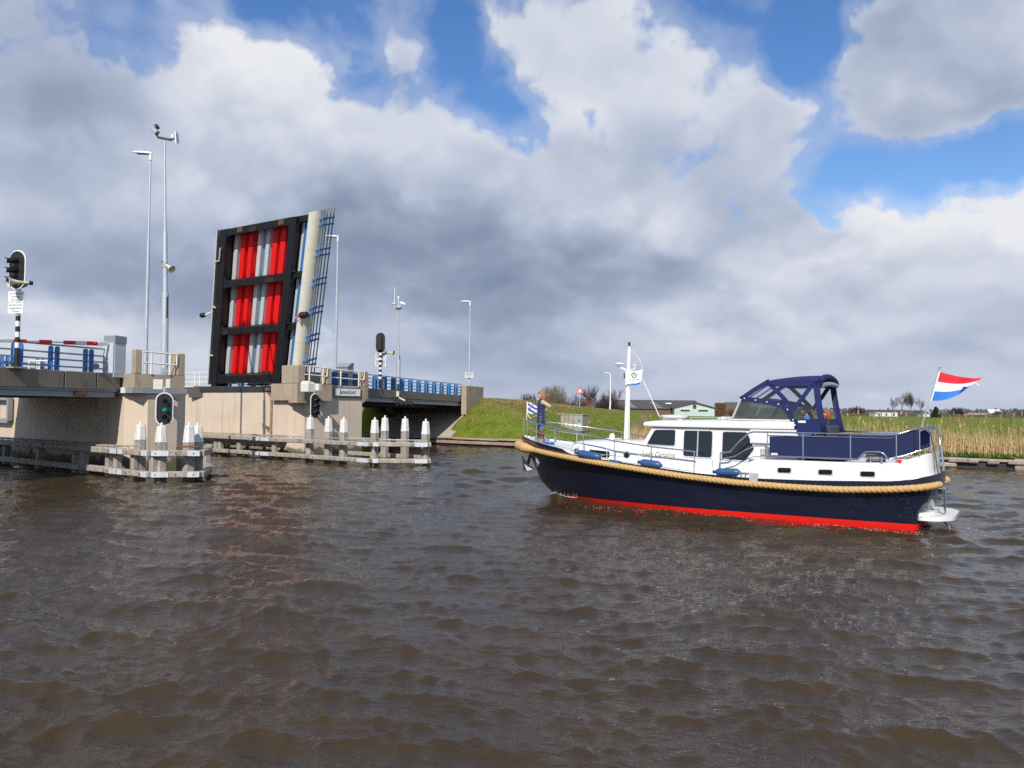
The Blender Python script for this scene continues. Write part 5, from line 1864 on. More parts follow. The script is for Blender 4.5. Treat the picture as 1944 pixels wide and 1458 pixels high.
hi_ = lambda x: interp([-.35, -.02, .47, 1.2, 3.7], [2.60, 2.57, 2.40, 2.35, 2.32], x)
lo_ = lambda x: interp([-.35, -.08, .59, 1.3, 3.7], [2.10, 2.04, 1.85, 1.785, 1.785], x)
for sgn in (1, -1):
    line = [(x, sgn * (quarter(x) - .03 + .006 * math.sin(x * 9))) for x in np.linspace(3.64, 1.40, 24)]
    cloth_strip(line, lo_, hi_, 'dodger_cloth', M_clothd)
    line = [(x, sgn * (quarter(x) - .03)) for x in np.linspace(1.40, .56, 12)]
    cloth_strip(line, (lambda x: max(lo_(x), 1.80 + .20 * max(0, 1 - (abs(x - 1.0) / .33) ** 4))) if sgn > 0 else lo_, hi_, 'dodger_cloth', M_clothd)
    line = [(.56, sgn * 1.58), (.3, sgn * 1.50), (.0, sgn * 1.40), (-.06, sgn * 1.36)]
    cloth_strip(line, lo_, hi_, 'dodger_cloth', M_clothd)
    # rails
    tr = [V(5.03, sgn * 1.66, 1.80), V(4.75, sgn * 1.66, 1.85), V(4.45, sgn * 1.66, 2.18), V(4.22, sgn * 1.65, 2.39), V(4.1, sgn * 1.65, 2.425)] + \
         [V(x, sgn * (quarter(x) - .02), 2.43) for x in (3.7, 3.0, 2.2, 1.4, .7)] + [V(.47, sgn * 1.58, 2.445), V(.2, sgn * 1.50, 2.53), V(-.05, sgn * 1.38, 2.62), V(-.2, sgn * 1.25, 2.62), V(-.30, sgn * 1.12, 2.5), V(-.36, sgn * 1.02, 2.1), V(-.44, sgn * .92, 1.45)]
    MB().tube(tr, .024, 8).build('aft_rail', M_steel, yacht, local=True, smooth=60)
    MB().tube([p + V(0, -sgn * .12, -.03) for p in tr[-6:]], .02, 8).build('aft_rail', M_steel, yacht, local=True, smooth=60)
    lr = [V(5.03, sgn * 1.66, 1.62), V(4.6, sgn * 1.66, 1.74), V(4.3, sgn * 1.66, 1.93), V(4.05, sgn * 1.65, 2.04), V(3.70, sgn * 1.64, 2.045)]
    MB().tube(lr, .017, 8).build('aft_rail', M_steel, yacht, local=True, smooth=60)
    MB().tube([V(x, sgn * (quarter(x) - .015), 2.34) for x in (3.70, 3.0, 2.2, 1.4, .6)] + [V(.0, sgn * 1.42, 2.59)], .015, 6).build('cloth_rail', M_steel, yacht, local=True)
    lowr = [V(x, sgn * (quarter(x) + .0), 1.775) for x in (3.70, 3.0, 2.2, 1.36)]
    if sgn > 0:
        lowr += [V(1.30, 1.64, 1.86), V(1.20, 1.64, 1.96), V(1.1, 1.64, 1.985), V(.85, 1.62, 1.985), V(.75, 1.62, 1.95), V(.66, 1.61, 1.83)]
    lowr += [V(.60, sgn * 1.60, 1.80), V(.3, sgn * 1.51, 1.90), V(-.08, sgn * 1.36, 2.05)]
    MB().tube(lowr, .026, 8).build('cloth_rail', M_steel, yacht, local=True, smooth=60)
    for x in (3.70, 2.75, 1.55, .45):
        y_ = sgn * (quarter(x) - .02)
        MB().tube([V(x, y_, 1.66), V(x, y_, 2.43)], .017, 6).build('stanchion', M_steel, yacht, local=True)
    MB().tube([V(-.06, sgn * 1.36, 1.85), V(-.06, sgn * 1.36, 2.6)], .02, 6).build('stanchion', M_steel, yacht, local=True)
    MB().tube([V(5.03, sgn * 1.66, 1.10), V(5.03, sgn * 1.66, 1.81)], .017, 6).build('stanchion', M_steel, yacht, local=True)
    for z_, x_ in ((1.95, -.37), (1.72, -.41)):
        MB().tube([V(x_, sgn * .98, z_), V(x_ + .18, sgn * .75, z_ + .02)], .014, 6).build('stern_step', M_steel, yacht, local=True)
MB().bar(V(.03, 1.40, 2.04), V(.03, 1.40, 2.58), .10, .03).build('dodger_end', M_matteblack, yacht, local=True)
MB().box(.72, 1.20, 1.42, 1.5, 1.70, 1.96).build('mooring_locker', mat('grey locker', (.30, .31, .31), .6), yacht, local=True)
for x in (.80, 1.07):
    MB().tube([V(x, 1.58, 1.68), V(x, 1.58, 1.86)], .04, 10).build('bollard', M_steel, yacht, local=True)
MB().tube([V(.72, 1.58, 1.80), V(1.16, 1.58, 1.80)], .018, 6).build('bollard_bar', M_steel, yacht, local=True)
MB().frame_box(V(.38, 1.57, 1.76), V(1, 0, 0), V(0, 1, 0), Z, .05, .03, .045, .01).build('red_side_lamp', M_red, yacht, local=True)
MB().box(3.60, 3.42, quarter(3.5) - .02, quarter(3.5) - .004, 1.81, 1.86).build('cloth_label', M_white, yacht, local=True)
MB().frame_box(V(3.90, 1.285, 1.80), V(1, 0, 0), V(0, 1, 0), Z, .10, .015, .15, .01).build('vent_grille', mat('vent grey', (.42, .42, .42), .5), yacht, local=True)

# ---- canopy
def fab(pts, w, name='canopy_strip', y=1.19, m_=M_cloth, parent=None, sgn=1):
    """flat fabric band following (x, z) points on a side wall of the canopy"""
    P_ = [Vector((x, z)) for x, z in pts]
    L_, R_ = [], []
    for i, p in enumerate(P_):
        t = (P_[min(i + 1, len(P_) - 1)] - P_[max(i - 1, 0)]).normalized()
        n = Vector((-t.y, t.x))
        L_.append(p + n * w / 2)
        R_.append(p - n * w / 2)
    poly = L_ + R_[::-1]
    k = len(L_)
    mb_ = MB()
    yy = lambda z: sgn * (y - max(0, z - 3.2) * .12)
    mb_.add([V(q.x, yy(q.y), q.y) for q in L_] + [V(q.x, yy(q.y), q.y) for q in R_], [(i, i + 1, k + i + 1, k + i) for i in range(k - 1)])
    return mb_.build(name, m_, parent or canopy, local=True, solid=.022)


canopy = MB()
# roof sheet
def roof_pt(i, j):
    x = 3.80 + (2.42 - 3.80) * i
    y = -1.12 + 2.24 * j
    z = 3.86 + .10 * i + .07 * (1 - (2 * j - 1) ** 2) + (.03 * math.sin(i * math.pi))
    e = abs(2 * j - 1)
    if e > .85:
        z -= (e - .85) / .15 * .10
    if i > .85:
        z -= ((i - .85) / .15) ** 2 * .05
    return V(x, y, z)


canopy.grid(roof_pt, 14, 14)
canopy = canopy.build('canopy', M_cloth, yacht, local=True, smooth=60, solid=.025)
for sgn in (1, -1):
    y = 1.19
    fab([(3.86, 3.80), (3.4, 3.79), (2.9, 3.80), (2.46, 3.80)], .17, sgn=sgn)
    fab([(4.60, 3.34), (4.2, 3.62), (3.82, 3.85)], .13, sgn=sgn)
    fab([(4.62, 3.36), (4.2, 3.33), (3.75, 3.26), (3.45, 3.20), (3.28, 3.08), (3.16, 2.86), (3.06, 2.50)], .13, sgn=sgn)
    fab([(3.80, 3.80), (3.45, 3.45), (3.15, 3.12)], .12, sgn=sgn)
    fab([(3.12, 3.06), (2.85, 3.42), (2.62, 3.76)], .115, sgn=sgn)
    fab([(2.52, 3.84), (2.47, 3.4), (2.40, 2.95), (2.28, 2.42)], .17, sgn=sgn)
    MB().add([V(3.10, sgn * y, 2.80), V(2.34, sgn * y, 2.80), V(2.20, sgn * y, 2.40), V(3.02, sgn * y, 2.40)], [(0, 1, 2, 3)]).build('canopy_skirt', M_cloth, canopy, local=True, solid=.022)
    # clear panes
    for pts in ([(4.50, 3.36), (3.85, 3.78), (3.20, 3.18), (3.6, 3.26)], [(3.72, 3.72), (3.1, 3.10), (2.66, 3.72)], [(3.08, 3.05), (2.62, 3.70), (2.48, 3.7), (2.40, 2.8), (3.08, 2.8), (3.17, 2.92)]):
        MB().add([V(x, sgn * (y - .012 - max(0, z - 3.2) * .12), z) for x, z in pts], [tuple(range(len(pts)))]).build('clear_panel', M_vinyl, canopy, local=True)
    for x, z in ((4.48, 3.37), (4.16, 3.32), (3.84, 3.27), (3.52, 3.21), (3.27, 3.06), (3.12, 2.78), (3.07, 2.63)):
        MB().lathe(V(x, sgn * 1.20, z), (0, sgn, 0), [(0, .022), (.012, .02), (.013, .004)], 8).build('snap', M_white, canopy, local=True)
if True:
    MB().box(2.98, 2.78, 1.203, 1.21, 2.70, 2.76).build('canopy_label', M_white, canopy, local=True)
# front slope between the side bands, and the rear bow
MB().grid(lambda i, j: V(4.60 - .8 * i, -1.17 + .06 * i + (2.34 - .12 * i) * j, 3.36 + .52 * i + .04 * (1 - (2 * j - 1) ** 2)), 4, 10).build('clear_panel', M_vinyl, canopy, local=True, smooth=60)
for j0 in (-1.17, -.42, .36, 1.10):
    MB().bar(V(4.60, j0 + .03, 3.385), V(3.82, j0 * .95 + .03, 3.915), .09, .02).build('canopy_strip', M_cloth, canopy, local=True)
MB().tube([V(2.42, y, 3.80 + .20 * math.cos(y / 1.15 * math.pi / 2) ** .5 if abs(y) < 1.15 else 3.8) for y in np.linspace(-1.14, 1.14, 13)], .085, 10).build('canopy_bow', M_cloth, canopy, local=True, smooth=60)
MB().tube([V(2.40, -1.0, 3.78), V(2.38, -.3, 3.80), V(2.38, .3, 3.79), V(2.40, .98, 3.74)], .075, 10).build('rolled_panel', mat('rolled clear panel', (.22, .25, .30), .25, var=.4, scale=12), canopy, local=True, smooth=60)
for z_ in (3.02,):
    MB().tube([V(3.15, -1.1, 3.05), V(3.1, 0, 3.12), V(3.15, 1.1, 3.05)], .02, 6).build('canopy_hoop', M_steel, canopy, local=True)
# windscreen under the canopy
ws = MB()
ws.add([V(4.83, 1.16, 2.755), V(4.83, -1.16, 2.755), V(4.58, -1.15, 3.36), V(4.58, 1.15, 3.36)], [(0, 1, 2, 3)])
for sgn in (1, -1):
    ws.add([V(4.82, sgn * 1.165, 2.755), V(4.57, sgn * 1.16, 3.36), V(3.75, sgn * 1.165, 3.26), V(3.45, sgn * 1.165, 3.2), V(3.25, sgn * 1.165, 3.05), V(3.14, sgn * 1.165, 2.76)], [(0, 1, 2, 3, 4, 5)])
ws = ws.build('windscreen', M_screen, yacht, local=True)
for sgn in (1, -1):
    MB().bar(V(4.85, sgn * 1.17, 2.75), V(4.585, sgn * 1.165, 3.36), .05, .06).build('screen_post', M_galv, ws, local=True)
    MB().bar(V(4.84, sgn * 1.175, 2.762), V(3.10, sgn * 1.175, 2.762), .03, .03).build('screen_sill', M_gel, ws, local=True)
MB().bar(V(4.84, -1.16, 2.762), V(4.84, 1.16, 2.762), .04, .03).build('screen_sill', M_gel, ws, local=True)
MB().box(4.55, 4.0, -.9, .9, 2.72, 2.86).build('dashboard', M_orange, yacht, local=True)
MB().lathe(V(3.85, .25, 2.95), V(1, 0, .5), [(-.02, .20), (0, .23), (.02, .20)], 20).build('steering_wheel', M_matteblack, yacht, local=True)
MB().box(3.0, 1.8, -1.15, .95, 1.70, 2.25, .05).build('cockpit_seat', mat('seat cushion', (.05, .055, .07), .8), yacht, local=True)
MB().box(2.45, 2.3, -1.0, 0.3, 2.25, 2.62, .05).build('seat_back', mat('seat cushion', (.05, .055, .07), .8), yacht, local=True)

# ---- mast with radar
mast = MB().tube([V(8.69, 0, 1.98), V(8.63, 0, 4.1), V(8.60, 0, 5.03)], [.082, .07, .062], 14).build('mast', M_gel, yacht, local=True, smooth=60)
MB().lathe(V(8.60, 0, 5.03), Z, [(0, .075), (.03, .075), (.031, .045), (.05, .045)], 12).build('mast_collar', M_gel, mast, local=True)
MB().lathe(V(8.60, 0, 5.075), Z, [(0, .05), (.02, .05), (.021, .03), (.10, .03), (.101, .05), (.13, .045)], 12).build('masthead_lamp', M_matteblack, mast, local=True)
MB().lathe(V(8.93, 0, 4.47), Z, [(0, .14), (.02, .17), (.05, .17), (.075, .12), (.085, .02)], 16).build('radar_scanner', M_gel, mast, local=True, smooth=50)
MB().bar(V(8.66, 0, 4.30), V(8.98, 0, 4.42), .07, .06).build('radar_bracket', M_gel, mast, local=True)
MB().lathe(V(8.40, 0, 4.33), Z, [(0, .02), (.10, .02), (.101, .045), (.15, .045), (.16, .01)], 10).build('gps_aerial', M_white, mast, local=True)
MB().bar(V(8.6, 0, 4.31), V(8.38, 0, 4.34), .03, .03).build('aerial_bracket', M_gel, mast, local=True)
MB().frame_box(V(8.74, .02, 4.12), V(1, 0, 0), V(0, 1, 0), Z, .025, .03, .08).build('deck_lamp', M_matteblack, mast, local=True)
MB().tube([V(8.55, .0, 4.0), V(8.10, 0, 3.95), V(7.54, 0, 2.80)], .014, 5).build('stay', M_white, mast, local=True)
MB().tube([V(8.10, 0, 4.28), V(8.24, 0, 4.66), V(8.57, 0, 4.98)], .006, 4).build('halyard', M_white, mast, local=True)
MB().tube([V(8.56, .05, 2.05), V(8.55, .05, 3.7)], .012, 5).build('halyard', M_white, mast, local=True)
MB().frame_box(V(8.66, 0, 2.0), V(1, 0, 0), V(0, 1, 0), Z, .16, .16, .05, .02).build('tabernacle', M_steel, mast, local=True)
MB().lathe(V(9.02, .35, 2.12), V(.4, .8, .1), [(-.03, .09), (0, .13), (.03, .12), (.04, .02)], 16).build('search_lamp', M_white, yacht, local=True)
MB().tube([V(9.0, .33, 1.98), V(9.0, .33, 2.1)], .03, 8).build('lamp_foot', M_steel, yacht, local=True)
# tender aerial disc on the roof
MB().lathe(V(7.05, 0, 2.76), Z, [(0, .30), (.03, .42), (.07, .44), (.095, .38), (.11, .03)], 24).build('satellite_dome', M_gel, yacht, local=True, smooth=50)
MB().box(7.35, 6.75, -.22, .22, 2.67, 2.765, .02).build('dome_foot', M_gel, yacht, local=True)
MB().box(9.35, 8.95, -.28, .28, 2.03, 2.07, .02).build('deck_hatch', M_deck, yacht, local=True)
MB().tube([V(9.0, .45, 2.0), V(9.0, -.45, 2.0), V(8.8, -.3, 2.05)], .02, 6).build('boat_hook', mat('boat hook blue', (.05, .12, .4), .4), yacht, local=True)

# ---- pulpit and side rails
def edge_y(x):
    pts = outs[6]
    xs_ = [p[0] for p in pts][::-1]
    ys_ = [p[1] for p in pts][::-1]
    return interp(xs_, ys_, x)


for sgn in (1, -1):
    top, mid = [], []
    for x, zt_ in ((12.50, 2.60), (12.2, 2.585), (11.6, 2.51), (10.7, 2.39), (9.5, 2.235), (8.36, 2.04), (7.13, 1.91), (5.80, 1.82)):
        yy = max(0.0, edge_y(x) - .10) * (1.0 if x < 12.3 else .92)
        top.append(V(x, sgn * yy, zt_))
        mid.append(V(x, sgn * (yy + .02), zt_ * .5 + (interp(GX, GZ, x)) * .5 + .02))
    top = [V(12.60, 0, 2.61)] + top
    mid = [V(12.56, 0, 2.32)] + mid
    MB().tube(top + [top[-1] + V(-.06, 0, -.02)], .022, 8).build('guard_rail', M_steel, yacht, local=True, smooth=60)
    MB().tube(mid, .011, 6).build('guard_wire', M_steel, yacht, local=True)
    for p in top[2:]:
        MB().tube([p, V(p.x, p.y + sgn * .04, interp(GX, GZ, p.x) - .06)], .016, 6).build('stanchion', M_steel, yacht, local=True)
MB().tube([V(12.58, 0, 2.62), V(12.60, 0, 2.0)], .018, 6).build('stanchion', M_steel, yacht, local=True)
# windlass, bollards and coiled line on the foredeck
MB().frame_box(V(11.9, 0, 1.90), V(1, 0, 0), V(0, 1, 0), Z, .22, .14, .07, .03).build('windlass', M_galv, yacht, local=True)
MB().lathe(V(11.9, -.22, 1.98), V(0, 1, 0), [(0, .11), (.06, .07), (.36, .07), (.44, .11), (.45, .02)], 14).build('windlass_drum', M_steel, yacht, local=True)
for x, y_ in ((11.62, .55), (11.50, .62), (11.62, -.55)):
    MB().lathe(V(x, y_, 1.78), Z, [(0, .045), (.18, .04), (.19, .06), (.22, .05), (.225, .01)], 10).build('bollard', M_steel, yacht, local=True)
MB().frame_box(V(11.56, .60, 1.80), V(1, 0, 0), V(0, 1, 0), Z, .14, .07, .02).build('bollard_foot', M_gel, yacht, local=True)
for x in (8.85, 4.35):
    y_ = edge_y(x) - .02
    zz_ = interp(GX, GZ, x)
    MB().tube([V(x + .16, y_, zz_ + .12), V(x - .16, y_, zz_ + .12)], .018, 6).build('cleat', M_steel, yacht, local=True)
    for d_ in (.06, -.06):
        MB().tube([V(x + d_, y_, zz_ - .02), V(x + d_, y_, zz_ + .12)], .016, 6).build('cleat_foot', M_steel, yacht, local=True)
MB().tube([V(11.35 + .16 * math.cos(a), .35 + .14 * math.sin(a), 1.80 + a * .004) for a in np.linspace(0, 19, 60)], .02, 5).build('coiled_line', mat('blue line', (.05, .16, .42), .8), yacht, local=True)
# name lettering
text_mesh('Lady Caroline', .235, 'lettering', mat('gold script', (.52, .44, .34), .5, var=.1), yacht, BOAT := (yacht.matrix_world @ V(7.06, 1.297, 1.68)), yacht.matrix_world.to_3x3() @ V(-1, 0, -.005), Z, shear=.35, extrude=.002, sx=.80)

# ------------------------------------------------------------------ loose things on the yacht
def bt(name, label, cat, p, group=None):
    return thing(name, label, cat, yacht.matrix_world @ Vector(p), BANG, group)


def wloc(root, p):
    """yacht coordinates -> coordinates of a thing standing on it"""
    return Vector(p) - (root['_p'] if False else Vector(root.get('_p', (0, 0, 0))))


class BM(MB):
    """geometry given in yacht coordinates for a thing that stands on the yacht"""
    def build(self, name, m_, parent, **k):
        mw = Matrix.Translation(Vector(BL0)) @ Matrix.Rotation(BANG, 4, 'Z')
        self.v = [mw @ Vector(q) for q in self.v]
        return MB.build(self, name, m_, parent, **k)


def blue_fender(label, a, b, r):
    a, b = Vector(a), Vector(b)
    g = bt('boat_fender', label, 'boat fender', a, 'blue boat fenders on the side deck')
    d = (b - a).normalized()
    L_ = (b - a).length
    BM().lathe(a, d, [(0, .03), (.03, .05), (.06, r * .6), (.12, r * .95), (.2, r), (L_ - .2, r), (L_ - .12, r * .95), (L_ - .06, r * .6), (L_ - .03, .05), (L_, .03)], 18).build('body', M_fend, g, smooth=60)
    BM().lathe(a - d * .05, d, [(0, .02), (.01, .045), (.06, .045)], 10).build('eye', mat('dark fender eye', (.02, .05, .14), .5), g)
    BM().tube([a - d * .03, a + V(0, .0, .15), a + V(.05, -.05, .6)], .008, 5).build('lanyard', M_white, g)
    return g


blue_fender('blue fender on the foredeck below the small rectangular window', (9.64, 1.60, 1.63), (8.78, 1.64, 1.52), .125)
blue_fender('blue fender on the side deck below the name lettering', (7.52, 1.66, 1.44), (6.77, 1.67, 1.37), .115)
blue_fender('flat blue fender beside the pentagonal saloon window', (5.20, 1.67, 1.26), (4.42, 1.68, 1.28), .11)
blue_fender('small half hidden blue fender between the other two on the bow', (8.6, 1.62, 1.40), (8.05, 1.63, 1.36), .085)

an = bt('anchor', 'dark plough anchor with pale blade hanging from the stem', 'anchor', (12.45, 0, 1.1))
BM().bar(V(12.30, 0, 1.42), V(12.44, 0, .96), .06, .08).build('shank', M_darksteel, an)
BM().prism([V(12.62, .02, 1.34), V(12.30, .16, .86), V(12.10, .02, .92), V(12.34, .0, 1.05)], V(.03, .03, 0)).build('fluke', M_galv, an)
BM().prism([V(12.62, -.02, 1.34), V(12.52, .05, .86), V(12.30, .16, .855), V(12.40, .1, 1.0)], V(.03, .0, -.02)).build('fluke', M_darksteel, an)


def flag(root, quad, nu, nv, wave, bands, parent_mats, name='cloth'):
    """quad: hoist top, hoist bottom, fly top, fly bottom in yacht coords; bands: [(v0, v1, mat)]"""
    ht, hb, ft, fb = [Vector(q) for q in quad]
    n_ = (ft - ht).cross(hb - ht).normalized()
    for v0, v1, m_ in bands:
        def P_(u, v):
            v = v0 + (v1 - v0) * v
            p = ht.lerp(hb, v).lerp(ft.lerp(fb, v), u)
            return p + n_ * wave(u, v)
        BM().grid(P_, nu, nv).build(name, m_, root, smooth=60, solid=.006)


fl = bt('national_flag', 'red white and blue striped flag flying from the slanted stern staff', 'flag', (.04, 0, 2.6))
M_fr = mat('red flag cloth', (.72, .02, .04), .75, var=.06)
M_fw = mat('white flag cloth', (.82, .82, .82), .75, var=.04)
M_fb = mat('blue flag cloth', (.03, .20, .62), .75, var=.06)
BM().tube([V(.04, 0, 2.58), V(-.20, 0, 3.4), V(-.41, 0, 4.22)], .016, 8).build('staff', M_galv, fl)
BM().lathe(V(-.41, 0, 4.21), V(-.25, 0, 1), [(0, .03), (.03, .04), (.05, .02)], 8).build('staff_knob', M_galv, fl)


def flag_pt(u, v):
    """the lower fly corner is blown up and folded under"""
    hoist = V(-.385, 0, 4.12).lerp(V(-.20, 0, 3.34), v)
    xt = -.40 - 1.02 * u
    zt = 4.12 - .33 * u + .16 * u * u * u
    xb = -.20 - 1.02 * u * (1 - .10 * u)
    zb = 3.34 - .10 * u + .48 * u * u
    p = V(xt, 0, zt).lerp(V(xb, 0, zb), v)
    p.y = .10 * math.sin(u * 5.2 + v * .8) * (u ** .7) + .16 * u * v * v
    return p


for v0, v1, m_ in ((0, .3333, M_fr), (.3333, .6667, M_fw), (.6667, 1, M_fb)):
    BM().grid(lambda i, j: flag_pt(.03 + .97 * i, v0 + (v1 - v0) * j), 22, 7).build('flag_stripe', m_, fl, smooth=60)
BM().grid(lambda i, j: flag_pt(.03 * i, j), 1, 10).build('hoist_band', M_fw, fl)
BM().grid(lambda i, j: flag_pt(.45 + .55 * i, 1.0) + V(.0, -.10 * j * math.sin(i * 3.14 * .9 + .3), .17 * j * math.sin(min(1, i * 1.1) * 3.0) + .002), 14, 4).build('folded_edge', mat('shaded blue flag cloth', (.02, .06, .34), .75), fl, smooth=60)  # darker copy of the flag blue: shade of the fold put into the colour
BM().tube([V(-.20, .0, 3.34), V(-.10, 0, 3.08), V(-.20, .02, 3.0)], .012, 5).build('flag_line', M_white, fl)
BM().tube([flag_pt(1, .6), flag_pt(1, .6) + V(-.1, .02, -.08)], .014, 5).build('flag_line', M_white, fl)

fr_ = bt('bow_flag', 'small blue and white striped flag with red leaf marks on the bow staff', 'flag', (12.46, 0, 2.6))
BM().tube([V(12.47, 0, 2.58), V(12.46, 0, 3.28)], .012, 6).build('staff', M_white, fr_)
BM().tube([V(12.46, 0, 2.84), V(12.34, 0, 2.70), V(12.28, 0, 2.66)], .010, 5).build('flag_line', M_white, fr_)
M_fblue = mat('cobalt flag cloth', (.05, .10, .42), .75, var=.05)


def frp(u, v):
    p = V(12.45, 0, 3.25).lerp(V(12.45, 0, 2.85), v).lerp(V(11.86, 0, 3.13).lerp(V(11.86, 0, 2.80), v), u)
    p.y = .04 * math.sin(u * 5)
    return p


BM().grid(frp, 12, 6).build('cloth', M_fw, fr_, smooth=60)
for c0, c1, d0, d1 in ((-.55, -.20, 0, 1), (.0, .22, 0, 1), (.42, .66, 0, 1), (.86, 1.1, 0, 1)):
    # diagonal bands: v = c + .62 u
    sg_ = MB.__new__(BM)
    BM.__init__(sg_)
    cols_ = []
    for k in range(13):
        u = .07 + .93 * k / 12
        a_, b__ = c0 + .62 * u, c1 + .62 * u
        a_, b__ = min(max(a_, 0), 1), min(max(b__, 0), 1)
        cols_.append((frp(u, a_) + V(0, .006, 0), frp(u, b__) + V(0, .006, 0)))
    vs, fs = [], []
    for k in range(12):
        if (cols_[k][0] - cols_[k][1]).length + (cols_[k + 1][0] - cols_[k + 1][1]).length < .01:
            continue
        o_ = len(vs)
        vs += [cols_[k][0], cols_[k][1], cols_[k + 1][1], cols_[k + 1][0]]
        fs.append((o_, o_ + 1, o_ + 2, o_ + 3))
    if vs:
        sg_.add(vs, fs).build('flag_band', M_fblue, fr_)
for u, v in ((.42, .12), (.72, .33), (.24, .50), (.43, .70), (.75, .86)):
    p = frp(u, v) + V(0, .012, 0)
    BM().add([p + V(.035, 0, .01), p + V(.02, 0, .03), p, p + V(-.02, 0, .03), p + V(-.035, 0, .01), p + V(0, 0, -.04)], [(0, 1, 2), (2, 3, 4), (0, 2, 5), (2, 4, 5)]).build('red_leaf', M_fr, fr_)

bg_ = bt('mast_flag', 'small white flag with a green and blue ring emblem flying at the mast', 'flag', (8.66, .1, 3.8))


def bgp(u, v):
    p = V(8.70, .10, 4.24).lerp(V(8.66, .10, 3.80), v).lerp(V(8.09, .10, 4.31).lerp(V(8.10, .10, 3.93), v), u)
    p.y += .035 * math.sin(u * 6 + v)
    p.z += .02 * math.sin(u * 7)
    return p


BM().grid(bgp, 14, 8).build('cloth', M_fw, bg_, smooth=60)
BM().grid(lambda i, j: bgp(.28 + .55 * i, 1.0) + V(0, -.03, -.055 * j), 6, 2).build('blue_hem', M_fb, bg_)
ring = [bgp(.52 + .115 * math.cos(a), .33 + .2 * math.sin(a)) + V(0, .012, 0) for a in np.linspace(-.2, 3.4, 16)]
BM().tube(ring, .014, 5).build('emblem_arc', mat('emblem blue', (.03, .08, .22), .7), bg_)
ring = [bgp(.52 + .125 * math.cos(a), .33 + .2 * math.sin(a)) + V(0, .012, 0) for a in np.linspace(3.5, 6.0, 14)]
BM().tube(ring, .014, 5).build('emblem_arc', mat('emblem green', (.35, .55, .12), .7), bg_)
BM().add([bgp(.52 + .06 * math.cos(a), .28 + .1 * math.sin(a)) + V(0, .01, 0) for a in np.linspace(0, 6.0, 12)], [tuple(range(12))]).build('emblem_leaf', mat('emblem green', (.35, .55, .12), .7), bg_)
for k in range(11):
    u0 = .26 + k * .052
    if k in (2, 6):
        continue
    BM().add([bgp(u0, .68) + V(0, .012, 0), bgp(u0 + .034, .68) + V(0, .012, 0), bgp(u0 + .034, .75) + V(0, .012, 0), bgp(u0, .75) + V(0, .012, 0)], [(0, 1, 2, 3)]).build('letter_stroke', mat('emblem blue', (.03, .08, .22), .7), bg_)

# ------------------------------------------------------------------ plants: reeds on the bank
M_reed = mat('dry reed', (.60, .43, .215), .85, var=.30, scale=1.2, fine=.25, bscale=9)
M_reedg = mat('green reed stem', (.36, .31, .11), .85, var=.3, scale=1.0)
M_plume = mat('reed plume', (.42, .29, .18), .95, var=.25, scale=3)
M_tuft = mat('green bank weed', (.06, .13, .012), .8, var=.3, scale=3)


def blade(mb_, base, h, w, lean, az_):
    d = V(math.cos(az_), math.sin(az_), 0)
    s = V(-d.y, d.x, 0) * (w / 2)
    p1 = base + Z * (h * .55) + d * (lean * .35)
    p2 = base + Z * h + d * lean
    o = len(mb_.v)
    mb_.v += [tuple(base - s), tuple(base + s), tuple(p1 + s * .8), tuple(p1 - s * .8), tuple(p2)]
    mb_.f += [(o, o + 1, o + 2, o + 3), (o + 3, o + 2, o + 4)]
    return p2


rr = random.Random(21)


def wind_az():
    return rr.gauss(-.5, 1.1)


def dens(b_):
    return float(vnoise(np.array([b_ * .6]), np.array([3.0]), 8)[0])


low, tall, plume = MB(), MB(), MB()
n_low = 0
for i in range(21000):
    b_ = rr.uniform(17.5, 66)
    w_ = .42 + 3.2 * rr.random() ** 1.6
    d_ = dens(b_)
    hmax = 1.15 + .45 * d_
    if 21.5 < b_ < 29:
        if rr.random() < .5:
            continue
        hmax *= .6
    p = BK(b_, w_, .60)
    h = hmax * rr.uniform(.45, 1.0)
    blade(low, p, h, rr.uniform(.02, .045), rr.uniform(.05, .45) * h, wind_az() if rr.random() < .7 else rr.uniform(0, 6.3))
for i in range(3600):
    b_ = rr.uniform(17.6, 66)
    if 21.3 < b_ < 29.3:
        continue
    if rr.random() > .35 + .8 * dens(b_ + 31):
        continue
    w_ = .5 + 3.5 * rr.random()
    p = BK(b_, w_, .6)
    h = rr.uniform(1.4, 2.45) if b_ > 22 else rr.uniform(1.2, 2.1)
    tip = blade(tall, p, h, .026, rr.uniform(.05, .30), wind_az())
    for k in range(2):
        blade(tall, p + Z * h * rr.uniform(.3, .7), .45, .028, rr.uniform(.15, .35), rr.uniform(0, 6.3))
    if rr.random() < .30:
        a_ = wind_az()
        for k in range(5):
            blade(plume, tip - Z * .10, rr.uniform(.12, .28), .055, rr.uniform(.06, .16), a_ + rr.uniform(-.5, .5))
low.build('reed_bed', M_reed, fix=False)['kind'] = 'stuff'
tall.build('tall_reeds', M_reedg, fix=False)['kind'] = 'stuff'
plume.build('reed_plumes', M_plume, fix=False)['kind'] = 'stuff'
tuft = MB()
for i in range(70):
    b_ = rr.uniform(14, 48)
    c_ = BK(b_, rr.uniform(.05, .5), .62)
    for k in range(26):
        blade(tuft, c_ + V(rr.gauss(0, .2), rr.gauss(0, .12), 0), rr.uniform(.12, .32), .06, rr.uniform(.05, .2), rr.uniform(0, 6.3))
for q in ((33.4, .2), (34.2, -.05)):
    c_ = BK(q[0], q[1], .35)
    for k in range(60):
        blade(tuft, c_ + V(rr.gauss(0, .22), rr.gauss(0, .1), rr.uniform(-.2, .2)), rr.uniform(.15, .4), .08, rr.uniform(.1, .3), rr.uniform(0, 6.3))
tuft.build('bank_weeds', M_tuft, fix=False)['kind'] = 'stuff'
